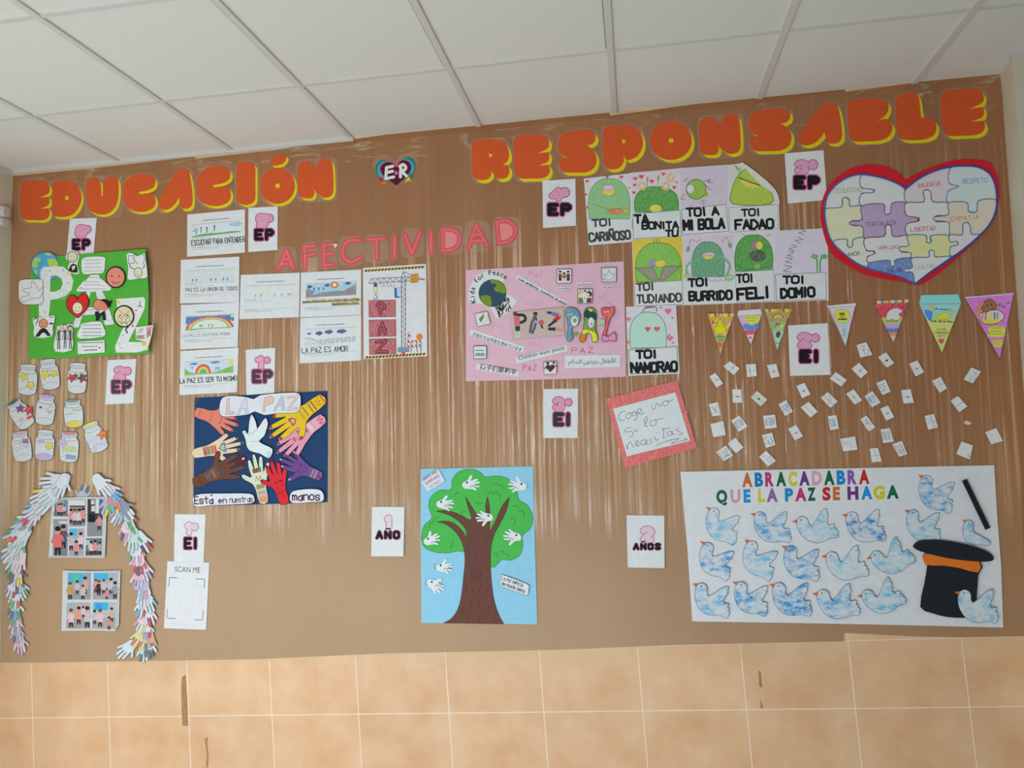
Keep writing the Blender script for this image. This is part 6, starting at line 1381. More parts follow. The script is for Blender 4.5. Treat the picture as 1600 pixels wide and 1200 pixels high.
# ------------------------------------------------------------------ puzzle heart
FQ = (1270, 240, 5.161)
T = Thing('puzzle_heart', 'large red paper heart holding a white jigsaw heart of written values', 'paper heart', frame=FQ, at=(790, 560), lift=0.0052, white=165)
b = T.part('red_backing')
b.poly([(745, 208, 1), (700, 160), (600, 105), (480, 88), (340, 105), (200, 185), (110, 290), (65, 430), (72, 580), (130, 770), (240, 880), (420, 975), (600, 1015), (720, 1030), (830, 1060), (930, 1026), (1100, 900), (1300, 720), (1440, 560), (1500, 400), (1500, 230), (1465, 120), (1400, 60), (1250, 45), (1080, 65), (880, 140)], (164, 22, 34), sm=3, thick=.0008); b.build()
PZ = {  # pieces of the jigsaw
 'a': ([(100, 444), (110, 360), (160, 280), (250, 210), (330, 178), (394, 170), (388, 270), (440, 280), (490, 290), (480, 315), (430, 318), (388, 328), (392, 424), (300, 425), (295, 370), (262, 352), (235, 375), (230, 430)], (178, 184, 168)),
 'b': ([(394, 170), (500, 180), (600, 205), (690, 245), (740, 285), (752, 398), (640, 400), (628, 470), (600, 492), (576, 470), (566, 406), (392, 424), (388, 328), (480, 315), (492, 290), (388, 270)], (186, 176, 176)),
 'c': ([(745, 290), (850, 205), (980, 140), (1110, 116), (1098, 238), (1180, 258), (1150, 288), (1092, 305), (1092, 398), (968, 388), (950, 310), (918, 292), (892, 310), (895, 390), (760, 400)], (184, 160, 166)),
 'd': ([(1110, 116), (1200, 102), (1330, 110), (1420, 160), (1465, 240), (1478, 372), (1340, 380), (1325, 460), (1285, 474), (1252, 455), (1240, 395), (1092, 398), (1092, 305), (1180, 262), (1098, 238)], (160, 184, 198)),
 'e': ([(98, 446), (230, 432), (240, 370), (262, 352), (295, 380), (300, 425), (392, 424), (398, 530), (320, 540), (302, 565), (330, 582), (400, 590), (416, 682), (330, 690), (320, 740), (298, 758), (278, 735), (270, 690), (160, 712), (112, 600), (95, 510)], (192, 184, 140)),
 'f': ([(392, 424), (566, 406), (578, 470), (600, 494), (628, 470), (640, 400), (752, 398), (755, 498), (840, 505), (850, 530), (830, 556), (755, 570), (760, 660), (650, 670), (630, 590), (605, 570), (582, 600), (574, 668), (420, 684), (400, 590), (310, 575), (302, 550), (398, 530)], (142, 122, 150)),
 'g': ([(752, 398), (895, 390), (890, 310), (918, 292), (950, 310), (968, 388), (1092, 398), (1095, 492), (1000, 500), (978, 525), (1000, 550), (1098, 556), (1105, 655), (955, 660), (955, 710), (935, 720), (915, 708), (910, 658), (765, 660), (755, 570), (850, 545), (850, 515), (755, 498)], (186, 172, 172)),
 'h': ([(1092, 398), (1240, 395), (1252, 460), (1285, 476), (1325, 460), (1338, 380), (1478, 372), (1470, 470), (1430, 560), (1345, 655), (1280, 650), (1262, 570), (1235, 555), (1208, 575), (1205, 655), (1105, 655), (1098, 556), (985, 540), (985, 510), (1095, 492)], (184, 160, 146)),
 'i': ([(160, 712), (270, 690), (278, 738), (298, 758), (322, 738), (330, 690), (416, 682), (430, 780), (480, 785), (495, 802), (480, 820), (435, 835), (455, 910), (380, 895), (270, 820)], (168, 184, 160)),
 'j': ([(420, 684), (574, 668), (584, 600), (608, 572), (632, 592), (650, 670), (765, 660), (775, 742), (710, 750), (702, 770), (715, 795), (790, 800), (796, 838), (668, 855), (662, 895), (640, 910), (622, 890), (612, 860), (455, 880), (440, 835), (500, 805), (490, 785), (430, 775)], (190, 178, 176)),
 'k': ([(765, 660), (910, 660), (915, 708), (935, 722), (958, 708), (958, 660), (1105, 660), (1108, 712), (1150, 708), (1172, 725), (1150, 750), (1108, 755), (1112, 828), (985, 832), (980, 790), (955, 776), (935, 795), (930, 835), (800, 842), (790, 800), (705, 785), (706, 752), (775, 742)], (186, 182, 120)),
 'l': ([(1105, 655), (1205, 655), (1210, 575), (1238, 555), (1268, 580), (1280, 650), (1345, 655), (1230, 755), (1118, 830), (1108, 755), (1170, 735), (1160, 708), (1108, 712)], (184, 166, 168)),
 'm': ([(455, 882), (612, 860), (625, 895), (642, 912), (662, 895), (668, 855), (796, 842), (802, 920), (750, 930), (742, 950), (760, 962), (806, 960), (816, 1035), (700, 990), (560, 955), (462, 930)], (84, 104, 150)),
 'n': ([(800, 842), (930, 836), (938, 795), (958, 776), (980, 792), (988, 832), (1112, 828), (1080, 858), (950, 950), (880, 1005), (826, 1052), (806, 960), (740, 955), (745, 930), (802, 920)], (180, 184, 170)),
}
LW = {'a': ('SEGURIDAD', 175, 282, 36, 226, (140, 130, 90), -3), 'c': ('VALENTIA', 848, 240, 34, 178, (160, 50, 60), -5), 'd': ('RESPETO', 1208, 206, 36, 200, (50, 110, 160), -3), 'f': ('FORTALEZA', 432, 556, 32, 240, (90, 66, 110), -4), 'g': ('LIBERTAD', 788, 596, 32, 200, (150, 40, 56), -3), 'h': ('EMPATIA', 1108, 514, 36, 230, (190, 100, 60), -5), 'i': ('AMOR', 278, 800, 30, 98, (60, 90, 60), -6), 'j': ('HUMILDAD', 526, 746, 28, 168, (160, 80, 90), -3), 'k': ('FELICIDAD', 806, 750, 26, 194, (196, 180, 70), -3), 'm': ('VALOR', 602, 932, 28, 114, (40, 54, 110), -4), 'n': ('LEALTAD', 828, 904, 30, 150, (140, 140, 120), -5), 'e': ('TERNURA', 120, 586, 28, 150, (206, 190, 110), -3)}
RIM = {'f': (110, 40, 60), 'j': (100, 36, 56)}
for k in PZ:
    pc = T.part('puzzle_piece', kind='pencil')
    q = smooth([pt for pt in PZ[k][0]], True, 3)
    pc.poly(q, PZ[k][1], thick=.0003); pc.outline(q, 8, {'a': (60, 80, 110), 'g': (90, 40, 64), 'f': (70, 50, 100), 'j': (100, 36, 60), 'd': (50, 90, 140)}.get(k, (46, 84, 110)))
    if k in LW: w_, x, y, h, w, cc, rr = LW[k]; pc.hand(w_, x, y, h, w, 4.5, cc, rot=rr, kind='paper')
    pc.build()
r = T.part('blue_rim')
r.line([(745, 285), (690, 245), (590, 205), (490, 180), (394, 168), (320, 178), (240, 212), (160, 280), (110, 360), (95, 480), (112, 600), (155, 712), (270, 825), (370, 895), (462, 932), (590, 962), (720, 1000), (822, 1050)], 12, (48, 74, 130), sm=3)
r.line([(745, 288), (850, 205), (980, 140), (1100, 108), (1200, 98), (1330, 106), (1425, 160), (1470, 250), (1485, 372), (1470, 480), (1420, 580), (1340, 665), (1230, 762), (1100, 860), (950, 955), (826, 1050)], 14, (44, 58, 120), sm=3); r.build()

# ------------------------------------------------------------------ seven bunting pennants
FB = (1090, 450, 6.4); FD = (1340, 440, 6.154)
def pennant(frame, body, flap, fc, label, layers, draw, a=0.0, c=-0.02, flapk='paper', fs=None):
    T = Thing('bunting_pennant', label, 'pennant', frame=frame, at=(sum(p[0] for p in body) / len(body), sum(p[1] for p in body) / len(body)), group='coloured paper pennants', lift=0.0062, white=170, a=a, c=c)
    p = T.part('paper'); p.poly(body, layers[0], kind='pencil', thick=.0004)
    (ax, ay), (bx, by), (tx, ty) = body[0], body[1], body[2]
    for u0, u1, cc in layers[1]:
        p.poly([(ax + (tx - ax) * u0, ay + (ty - ay) * u0), (bx + (tx - bx) * u0, by + (ty - by) * u0), (bx + (tx - bx) * u1, by + (ty - by) * u1), (ax + (tx - ax) * u1, ay + (ty - ay) * u1)], cc, kind='pencil')
    p.build()
    f = T.part('top_flap'); f.poly(flap, fc, kind=flapk, thick=.0004)
    if fs:
        (x0, y0), (x1, y1), (x2, y2), (x3, y3) = flap; n = len(fs)
        for i, cc in enumerate(fs):
            u0, u1 = i / n, (i + .8) / n
            f.poly([(x0 + (x1 - x0) * u0, y0 + (y1 - y0) * u0), (x0 + (x1 - x0) * u1, y0 + (y1 - y0) * u1), (x3 + (x2 - x3) * u1, y3 + (y2 - y3) * u1), (x3 + (x2 - x3) * u0, y3 + (y2 - y3) * u0)], cc)
    f.build()
    d = T.part('drawing'); draw(d); d.outline(body, 3, (90, 70, 60)); d.build()
MIX = [(214, 120, 40), (206, 186, 60), (190, 60, 50), (110, 150, 70), (206, 140, 60), (200, 180, 60), (190, 90, 50), (180, 160, 90)]
def n1(d):
    r_ = random.Random(2)
    for _ in range(26):
        u, v = r_.random(), r_.random() ; x = 110 + u * 240 * (1 - v * .45) + v * 55; y = 295 + v * 180
        d.poly(star(x, y, r_.uniform(8, 20), .6, 6), r_.choice([(206, 70, 50), (80, 140, 80), (214, 150, 50), (190, 110, 160), (214, 196, 60), (200, 200, 190)]))
    q = [(225, 318), (250, 340), (255, 375), (280, 410), (278, 445), (230, 460), (180, 450), (166, 410), (195, 375), (200, 335)]
    d.poly(q, (206, 182, 20), sm=3); d.outline(q, 3, (110, 90, 30), sm=3); d.poly(ell(214, 346, 4), (50, 40, 30)); d.poly(ell(240, 346, 4), (50, 40, 30)); d.poly([(222, 356), (234, 356), (228, 366)], (200, 110, 40))
    d.line([(180, 492), (270, 488)], 6, (70, 60, 50)); d.line([(205, 520), (262, 518)], 8, (70, 110, 50)); d.line([(212, 570), (250, 566)], 4, (160, 60, 40))
pennant(FB, [(94, 256), (368, 252), (228, 670)], [(94, 256), (368, 250), (366, 286), (102, 288)], (206, 190, 140), 'orange bunting pennant with a yellow chick, first under the captions', ((216, 130, 40), [(.48, .54, (196, 120, 100)), (.54, .68, (130, 150, 80)), (.68, .83, (214, 90, 40)), (.84, 1, (196, 130, 110))]), n1, fs=MIX)
def n2(d):
    d.poly([(460, 285), (620, 278), (600, 350), (540, 372), (490, 340)], (210, 186, 50), kind='pencil', sm=2)
    for y, a0, a1 in ((300, 470, 580), (328, 490, 570)):
        for x in range(a0, a1, 18): d.line([(x, y), (x + 6, y - 8), (x + 12, y)], 3, (110, 90, 50))
    d.poly([(455, 370), (500, 355), (540, 375), (590, 352), (612, 362), (596, 415), (480, 418)], (64, 110, 180), kind='pencil', sm=2); d.poly(heart(528, 500, 38, 34), (190, 90, 140))
    d.line([(480, 440), (575, 432)], 3, (150, 40, 60))
pennant(FB, [(398, 278), (642, 268), (532, 570)], [(410, 226), (630, 210), (644, 266), (396, 280)], (190, 184, 196), 'small pink and blue bunting pennant with a broad white flap', ((200, 140, 180), [(.5, .66, (196, 70, 84)), (.66, 1, (180, 190, 206))]), n2)
def n3(d):
    for k, cc in enumerate(((190, 70, 50), (214, 130, 60), (206, 190, 90), (150, 150, 110))):
        r_ = 52 - k * 10; d.line([(803 + r_ * math.cos(math.radians(t)), 305 - r_ * .9 * math.sin(math.radians(t))) for t in range(0, 181, 15)], 9, cc, cap=0)
    blobs(d, [(745, 325, 34, 18, 0, (120, 130, 70)), (850, 322, 40, 20, 0, (130, 140, 70)), (800, 360, 30, 16, 0, (196, 60, 50)), (770, 385, 20, 16, 0, (90, 150, 70)), (840, 380, 22, 18, 0, (190, 190, 60))])
    d.poly([(780, 450), (815, 430), (835, 460), (812, 500), (786, 490)], (40, 44, 40), kind='pencil'); d.line([(740, 400), (790, 560), (812, 560), (880, 400)], 8, (100, 150, 80)); d.line([(720, 330), (760, 480)], 10, (214, 110, 50)); d.line([(905, 300), (860, 430)], 10, (190, 60, 50)); d.line([(775, 552), (830, 550)], 4, (70, 120, 170))
pennant(FB, [(668, 210), (944, 205), (796, 628)], [(668, 208), (946, 204), (944, 236), (676, 240)], (196, 150, 110), 'bunting pennant with a rainbow and clouds, beside the 2º EI sign', ((140, 130, 60), [(.30, .55, (120, 160, 110)), (.55, .8, (150, 180, 160)), (.8, 1, (130, 176, 160))]), n3, fs=MIX[::-1])
def n4(d):
    q = [(1375, 240), (1400, 215), (1490, 225), (1525, 290), (1500, 335), (1440, 350), (1385, 315)]
    d.poly(q, (206, 190, 70), sm=3); d.outline(q, 3, (110, 100, 60), sm=3); d.text('NO', 1420, 272, 26, (30, 28, 28), wid=54, bold=.06); d.text('A LA', 1422, 294, 14, (30, 28, 28), wid=48, bold=.05); d.text('GUERRA', 1402, 320, 17, (30, 28, 28), wid=96, bold=.06)
    d.line([(1365, 330), (1430, 385), (1510, 345)], 14, (120, 180, 196), sm=3); d.poly([(1440, 400), (1495, 392), (1480, 500), (1450, 500)], (140, 160, 190), kind='pencil'); d.line([(1450, 430), (1470, 420), (1465, 470), (1484, 460)], 4, (90, 100, 120)); d.line([(1318, 205), (1450, 520)], 6, (190, 90, 110)); d.line([(1572, 190), (1508, 470)], 6, (180, 90, 110))
pennant(FB, [(1300, 198), (1580, 182), (1480, 586)], [(1294, 178), (1584, 150), (1580, 184), (1306, 200)], (184, 182, 186), 'bunting pennant with a yellow bubble reading NO A LA GUERRA', ((184, 164, 186), [(.62, .85, (160, 170, 190)), (.85, 1, (150, 180, 200))]), n4)
def n5(d):
    q = [(275, 355), (290, 295), (330, 265), (370, 255), (405, 262), (436, 290), (395, 310), (410, 340), (375, 376), (330, 358), (300, 372)]
    d.poly(q, (196, 186, 190), sm=3); d.outline(q, 3, (100, 90, 90), sm=3); d.poly([(265, 375), (395, 368), (385, 386), (270, 392)], (110, 140, 50)); d.line([(425, 290), (440, 276)], 5, (60, 90, 60)); d.line([(265, 420), (390, 412)], 4, (150, 120, 170)); d.line([(290, 440), (390, 434)], 5, (150, 110, 160)); d.line([(340, 285), (375, 290), (350, 310)], 2.5, (140, 126, 130), sm=2)
pennant(FD, [(158, 212), (488, 200), (345, 588)], [(156, 188), (490, 172), (486, 202), (162, 216)], (190, 170, 150), 'red bunting pennant with a white dove and striped flap', ((176, 40, 60), [(.36, .5, (170, 160, 60)), (.5, .64, (160, 140, 180)), (.64, .73, (60, 100, 160)), (.73, .82, (214, 110, 70)), (.82, 1, (190, 160, 150))]), n5, fs=[(150, 60, 50), (206, 190, 170), (90, 110, 150), (214, 140, 60), (190, 120, 50), (206, 180, 150), (110, 140, 80), (214, 190, 90), (190, 70, 60), (206, 170, 160)])
def n6(d):
    d.poly([(640, 270), (720, 290), (700, 380), (660, 330)], (50, 110, 180), kind='pencil', sm=2); d.poly([(680, 225), (740, 230), (735, 300), (700, 260)], (206, 150, 90), kind='pencil'); d.poly([(890, 280), (940, 270), (900, 360)], (206, 160, 50), kind='pencil')
    q = [(750, 345), (765, 315), (800, 320), (820, 290), (860, 300), (895, 315), (870, 335), (890, 350), (820, 370), (775, 362)]; d.poly(q, (200, 186, 30), kind='pencil', sm=2); d.outline(q, 2.5, (120, 110, 30), sm=2)
    d.text('de enero', 740, 268, 18, (44, 50, 50), rot=4, wid=150, bold=.02); d.text('Día de la Paz', 706, 388, 22, (40, 44, 40), rot=2, wid=210, bold=.02); d.hand('LA PAZ', 762, 450, 18, 88, 3.4, (120, 100, 40)); d.hand('COMIENZA', 742, 482, 20, 130, 3.4, (80, 80, 50)); d.hand('EN TI', 770, 514, 18, 70, 3.2, (90, 110, 60))
    d.poly(heart(806, 576, 60, 54), (190, 40, 80), kind='pencil'); d.line([(806, 545), (806, 600)], 3, (120, 30, 50)); d.line([(640, 620 - 500 + 130), (800, 560 - 300 + 120)], .1, (90, 90, 90))
pennant(FD, [(590, 216), (996, 214), (810, 688)], [(612, 130), (968, 122), (998, 212), (590, 216)], (110, 176, 210), 'blue and yellow bunting pennant reading Día de la Paz with a red heart', ((120, 176, 206), [(.30, 1, (206, 196, 90))]), n6, flapk='pencil')
def n7(d):
    q = [(1170, 330), (1195, 300), (1330, 270), (1400, 310), (1400, 360), (1340, 402), (1240, 410), (1190, 385)]
    d.poly(q, (206, 190, 170), sm=3)
    for i, cc in enumerate(((190, 110, 150), (190, 60, 80), (214, 170, 60), (200, 180, 40), (60, 90, 160), (206, 80, 140), (190, 170, 200))): d.line([(1205 + i * 28, 300), (1200 + i * 29, 375)], 16, cc, kind='pencil')
    d.poly([(1190, 370), (1390, 362), (1340, 402), (1240, 408)], (206, 180, 40), kind='pencil', sm=2); d.outline(q, 6, (60, 34, 44), sm=3)
    q = [(1200, 275), (1205, 210), (1250, 172), (1300, 180), (1330, 215), (1330, 260), (1290, 270), (1240, 292)]; d.poly(q, (122, 80, 34), kind='pencil', sm=3); d.outline(q, 6, (60, 36, 30), sm=3)
    blobs(d, [(1170, 250, 24, 22, 0, (214, 110, 40)), (1160, 298, 22, 22, 0, (214, 130, 50)), (1195, 212, 18, 18, 0, (206, 110, 40)), (1180, 342, 22, 18, 0, (206, 140, 60))])
    d.poly(ell(1250, 228, 7, 10), (40, 30, 26)); d.poly(ell(1285, 222, 7, 10), (40, 30, 26)); d.line([(1330, 235), (1380, 232), (1400, 215)], 4, (70, 60, 70), sm=2); blobs(d, [(1358, 222, 24, 11, -30, (90, 110, 90)), (1405, 245, 22, 8, 20, (110, 90, 120)), (1448, 204, 22, 9, -20, (100, 90, 110))])
    d.poly([(1250, 440), (1400, 430), (1420, 490), (1400, 530), (1240, 528), (1275, 490)], (196, 176, 40), kind='pencil', sm=2); d.poly([(1295, 565), (1400, 558), (1385, 628), (1310, 628)], (196, 176, 40), kind='pencil')
    for y, a0, a1 in ((450, 1290, 1380), (478, 1285, 1370), (505, 1270, 1400), (580, 1310, 1390), (604, 1318, 1370)):
        for x in range(a0, a1, 20): d.line([(x, y), (x + 7, y - 7), (x + 14, y + 2)], 3, (80, 60, 40))
pennant(FD, [(1026, 146), (1502, 112), (1368, 742)], [(1026, 146), (1504, 106), (1502, 122), (1034, 160)], (196, 170, 196), 'large magenta bunting pennant with a turtle-like drawing, nearest the pillar', ((186, 96, 180), []), n7)

# ------------------------------------------------------------------ small folded notes to take away
FN = (1090, 570, 5.9259); FO = (1320, 520, 5.7143)
def note(frame, quad, label, mark, c=(202, 202, 198), lines=()):
    cx0 = sum(p[0] for p in quad) / 4; cy0 = sum(p[1] for p in quad) / 4
    r_ = random.Random(label)
    T = Thing('folded_note', label, 'note', frame=frame, at=(cx0, cy0), group='folded paper notes to take away', lift=0.0062, white=188, a=r_.uniform(-.05, .05), c=r_.uniform(-.07, .0))
    p = T.part('folded_paper'); p.poly(quad, c, thick=.0012)
    Q = UV(quad)
    if mark in ('seal', 'fold', 'dark'):
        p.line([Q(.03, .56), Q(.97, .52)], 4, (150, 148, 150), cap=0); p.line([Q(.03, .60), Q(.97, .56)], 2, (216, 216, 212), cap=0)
    p.build()
    if mark == 'seal' or mark == 'dark':
        s = T.part('wax_dot'); s.poly(ell(*Q(.52, .55), 10, 9), {'dark': (60, 40, 44)}.get(mark, r_.choice([(176, 110, 80), (166, 96, 96), (180, 140, 90)])), thick=.0006); s.build()
    for st, cc in lines:
        s = T.part('pen_marks')
        if isinstance(st, str):
            a0, a1, b0 = Q(.12, .22), Q(.88, .22), Q(.12, .75); ang = math.degrees(math.atan2(a1[1] - a0[1], a1[0] - a0[0]))
            s.hand(st, a0[0], a0[1], math.hypot(b0[0] - a0[0], b0[1] - a0[1]), math.hypot(a1[0] - a0[0], a1[1] - a0[1]), 3.4, cc, rot=ang, jit=.07, gap=.45)
        else: s.line([Q(u, v) for u, v in st], 3.4, cc, sm=3)
        s.build()
SM = [(.45, .55), (.5, .85), (.75, .85), (.85, .55)]
BL = (70, 84, 120); BR = (130, 84, 84); GN = (70, 120, 116)
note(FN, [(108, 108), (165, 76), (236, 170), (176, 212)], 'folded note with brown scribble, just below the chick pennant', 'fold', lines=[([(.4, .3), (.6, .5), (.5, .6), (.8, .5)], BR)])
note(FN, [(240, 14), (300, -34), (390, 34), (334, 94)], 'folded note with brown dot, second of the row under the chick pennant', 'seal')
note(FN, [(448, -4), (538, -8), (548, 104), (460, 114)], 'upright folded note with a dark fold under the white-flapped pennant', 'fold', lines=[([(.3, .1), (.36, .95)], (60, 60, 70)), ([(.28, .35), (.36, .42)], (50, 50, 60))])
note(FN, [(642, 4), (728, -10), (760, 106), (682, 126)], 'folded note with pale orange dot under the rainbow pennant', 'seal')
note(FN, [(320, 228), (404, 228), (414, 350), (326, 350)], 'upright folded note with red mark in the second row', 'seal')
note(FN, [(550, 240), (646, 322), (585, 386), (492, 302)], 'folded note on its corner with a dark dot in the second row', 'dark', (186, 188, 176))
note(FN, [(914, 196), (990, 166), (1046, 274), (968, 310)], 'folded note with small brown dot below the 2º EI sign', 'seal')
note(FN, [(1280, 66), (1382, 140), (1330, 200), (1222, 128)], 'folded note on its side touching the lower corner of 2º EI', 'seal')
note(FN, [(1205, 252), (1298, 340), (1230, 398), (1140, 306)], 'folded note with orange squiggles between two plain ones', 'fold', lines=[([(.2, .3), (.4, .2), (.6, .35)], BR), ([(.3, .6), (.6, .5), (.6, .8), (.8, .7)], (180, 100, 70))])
note(FN, [(1445, 226), (1524, 328), (1455, 368), (1374, 268)], 'folded note with grey-brown dot, slanted, in the middle rows', 'seal')
note(FN, [(102, 364), (190, 346), (212, 466), (140, 478)], 'note crossed with brown pencil strokes near the wall film edge', 'x', lines=[([(.1, .2), (.5, .5), (.9, .15)], BR), ([(.2, .8), (.5, .5), (.85, .85)], BR), ([(.4, .2), (.55, .8)], BR)])
note(FN, [(748, 366), (822, 326), (882, 432), (812, 474)], 'note with blue scrawl and a smile, tilted, third row', 'x', lines=[('AM', BL), (SM, BL)])
note(FN, [(1028, 342), (1112, 432), (1046, 488), (954, 394)], 'plain folded note with a long grey fold below the brown-dot note', 'fold', (204, 202, 190))
note(FN, [(118, 548), (238, 520), (260, 650), (146, 670)], 'square note with faint green and grey pencil near the invitation card', 'x', lines=[([(.1, .2), (.3, .1), (.4, .8)], (190, 200, 150)), ([(.7, .2), (.9, .4), (.75, .7)], (150, 156, 170))])
note(FN, [(310, 516), (386, 470), (464, 568), (384, 620)], 'note with block letters tilted beside the square pencil note', 'x', lines=[('KEUA', BL)])
note(FN, [(606, 474), (716, 460), (734, 582), (624, 594)], 'square note with rows of blue letters in the fourth row', 'x', lines=[('ALEGRIA', (110, 116, 140))])
note(FN, [(838, 592), (914, 556), (978, 662), (900, 700)], 'folded note with one red dot, alone in the lower rows', 'seal')
note(FN, [(1206, 476), (1286, 466), (1308, 592), (1228, 604)], 'upright note with vertical blue word', 'x', lines=[('SOL', BL)])
note(FN, [(172, 808), (262, 746), (330, 842), (242, 892)], 'note with big navy letters at the lower edge of the notes', 'x', lines=[('LUZ', (56, 64, 100)), ([(.2, .85), (.5, .7), (.8, .9)], (56, 64, 100))])
note(FN, [(280, 728), (348, 674), (424, 764), (356, 820)], 'blank note overlapping none, beside the big navy letters', 'x', (198, 200, 204))
note(FN, [(596, 650), (690, 628), (720, 742), (634, 770)], 'note with blue letters above a hooked smile', 'x', lines=[('SI', BL), (SM, (60, 70, 96))])
note(FN, [(570, 852), (634, 796), (726, 888), (652, 942)], 'note with orange word and blue smiling face, lowest of the middle', 'x', lines=[([(.2, .3), (.35, .15), (.45, .3), (.6, .12)], (200, 130, 90)), ([(.35, .55), (.5, .9), (.75, .75), (.8, .45)], BL), ([(.5, .5), (.52, .58)], BL), ([(.65, .42), (.67, .5)], BL)])
note(FN, [(1318, 686), (1458, 662), (1480, 786), (1350, 802)], 'wide note with pale grey letters above the dove poster', 'x', (200, 204, 204), lines=[('ME', (150, 158, 164))])
note(FO, [(105, 110), (192, 84), (246, 196), (140, 222)], 'note with dark scribbled face right under the NO A LA GUERRA pennant', 'x', lines=[([(.3, .2), (.7, .2), (.4, .5), (.7, .5)], (70, 74, 84)), (SM, (60, 66, 80))])
note(FO, [(296, 216), (368, 174), (442, 270), (374, 312)], 'folded note with black dot below the red dove pennant', 'dark')
note(FO, [(60, 322), (128, 266), (206, 352), (142, 406)], 'folded note with brown dot on its corner below the scribbled face note', 'seal')
note(FO, [(574, 276), (648, 246), (708, 352), (632, 390)], 'folded note with brown dot and clipped corner below the Día de la Paz pennant', 'seal')
note(FO, [(778, 430), (856, 392), (914, 496), (848, 536)], 'folded note with a brown smudge on its flap, high among the sparse notes', 'fold', lines=[([(.6, .3), (.62, .6)], (130, 110, 100))])
note(FO, [(1130, 308), (1218, 346), (1142, 452), (1062, 416)], 'curled note with purple word and smile below the magenta pennant', 'x', lines=[([(.5, .2), (.62, .35), (.7, .2), (.8, .35)], (140, 90, 120)), (SM, (90, 80, 130))])
note(FO, [(282, 448), (362, 416), (410, 524), (334, 556)], 'note with dark blue curly letters left of the red-dot note', 'x', lines=[('SE', (60, 84, 120))])
note(FO, [(176, 566), (246, 520), (320, 622), (244, 666)], 'note with green letters in the middle rows', 'x', lines=[('MUY', GN)])
note(FO, [(503, 512), (586, 503), (618, 624), (524, 632)], 'upright folded note with red-brown centre dot, standing apart', 'seal')
note(FO, [(315, 678), (386, 648), (442, 752), (370, 784)], 'folded note with yellow dot below the curly-letter note', 'seal', (206, 204, 194))
note(FO, [(944, 606), (1010, 564), (1096, 656), (1022, 710)], 'folded note showing a long grey flap beside the bare film', 'fold', lines=[([(.1, .5), (.9, .6)], (140, 140, 134))])
note(FO, [(138, 772), (194, 738), (274, 846), (212, 880)], 'folded note with purple ring drawn on it', 'fold', lines=[([(.4, .3), (.6, .2), (.65, .45), (.42, .5), (.4, .3)], (100, 80, 110)), ([(.55, .7), (.8, .65)], BR)])
note(FO, [(712, 742), (796, 724), (834, 844), (744, 866)], 'folded note with a dark blue flap edge in the sparse area', 'fold', lines=[([(.58, .05), (.66, .95)], (70, 76, 96)), ([(.2, .3), (.3, .36)], (70, 76, 110))])
note(FO, [(318, 862), (402, 850), (438, 972), (342, 986)], 'note with tall dark letters reading downwards above the pink-lettered one', 'x', lines=[('FELIZ', (50, 60, 84))])
note(FO, [(424, 994), (510, 964), (558, 1084), (484, 1108)], 'note with pink and blue letters at the foot of the notes', 'x', lines=[('SOY', (150, 110, 150)), (SM, (90, 100, 150))])
note(FO, [(224, 1034), (296, 1026), (330, 1150), (240, 1156)], 'folded note with red thread mark just above the dove poster title', 'fold', lines=[([(.5, .1), (.5, .4), (.6, .55), (.6, .9)], (150, 80, 90))])
note(FO, [(1042, 970), (1144, 1006), (1116, 1132), (996, 1082)], 'blank curled note with one small blue hook, above the magic wand', 'x', (204, 208, 210), lines=[([(.75, .6), (.85, .85), (.95, .7)], (90, 100, 140))])
note(FO, [(1252, 888), (1352, 850), (1412, 966), (1308, 996)], 'curled blank note nearest the pillar', 'x', (204, 204, 206), lines=[([(.3, .3), (.34, .4)], (90, 90, 110))])
T = Thing('paper_scrap', 'tiny torn scrap of beige paper alone on the brown film', 'scrap', frame=FO, at=(1096, 802), lift=0.0046, white=188, solo=True)
p = T.part('paper_scrap'); p.poly([(1058, 800), (1090, 780), (1112, 794), (1134, 804), (1108, 824), (1080, 818)], (196, 176, 146), thick=.0006); p.build()

# ------------------------------------------------------------------ dove poster
FV_ = (1050, 720, 2.9091)
T = Thing('dove_poster', 'wide white poster of blue painted doves flying from a black top hat', 'poster', frame=FV_, at=(770, 390), lift=0.0056, white=212)
p = sheet(T, [(38, 50), (400, 42), (800, 34), (1464, 20), (1478, 250), (1496, 480), (1506, 758), (1100, 748), (600, 738), (92, 730), (70, 400)], (214, 216, 220), thick=.0006); p.build()
tl = T.part('title_strip')
tl.poly([(300, 66), (930, 46), (932, 108), (302, 124)], (216, 218, 221), thick=.0003)
AB = [(196, 106, 50), (30, 120, 180), (176, 60, 110), (24, 96, 60), (206, 196, 40), (104, 50, 130), (214, 156, 170), (24, 96, 60), (30, 130, 200), (130, 90, 170), (190, 40, 44)]
x = 316
for ch, cc, w in zip('ABRACADABRA', AB, (56, 46, 48, 54, 48, 56, 54, 56, 48, 50, 56)):
    tl.text(ch, x + 3, 116 - (x - 316) * .026, 58, cc, rot=-1.5, wid=w - 8, bold=.055); x += w + 1.5
tl.build()
tl = T.part('title_strip')
tl.poly([(182, 134), (1048, 104), (1050, 176), (184, 206)], (216, 218, 221), thick=.0003)
for ch, x, w, cc in (('Q', 202, 50, (24, 100, 64)), ('U', 266, 46, (206, 150, 170)), ('E', 326, 32, (30, 140, 206)), ('L', 392, 32, (206, 196, 40)), ('A', 430, 52, (140, 100, 160)), ('P', 514, 38, (30, 130, 196)), ('A', 560, 52, (196, 40, 110)), ('Z', 616, 38, (24, 96, 60)), ('S', 684, 38, (190, 40, 50)), ('E', 732, 32, (196, 106, 50)), ('H', 798, 50, (104, 50, 130)), ('A', 860, 52, (30, 140, 206)), ('G', 916, 52, (206, 196, 30)), ('A', 976, 56, (24, 100, 70))):
    tl.text(ch, x, 190 - (x - 202) * .027, 54, cc, rot=-1.5, wid=w, bold=.055)
tl.build()
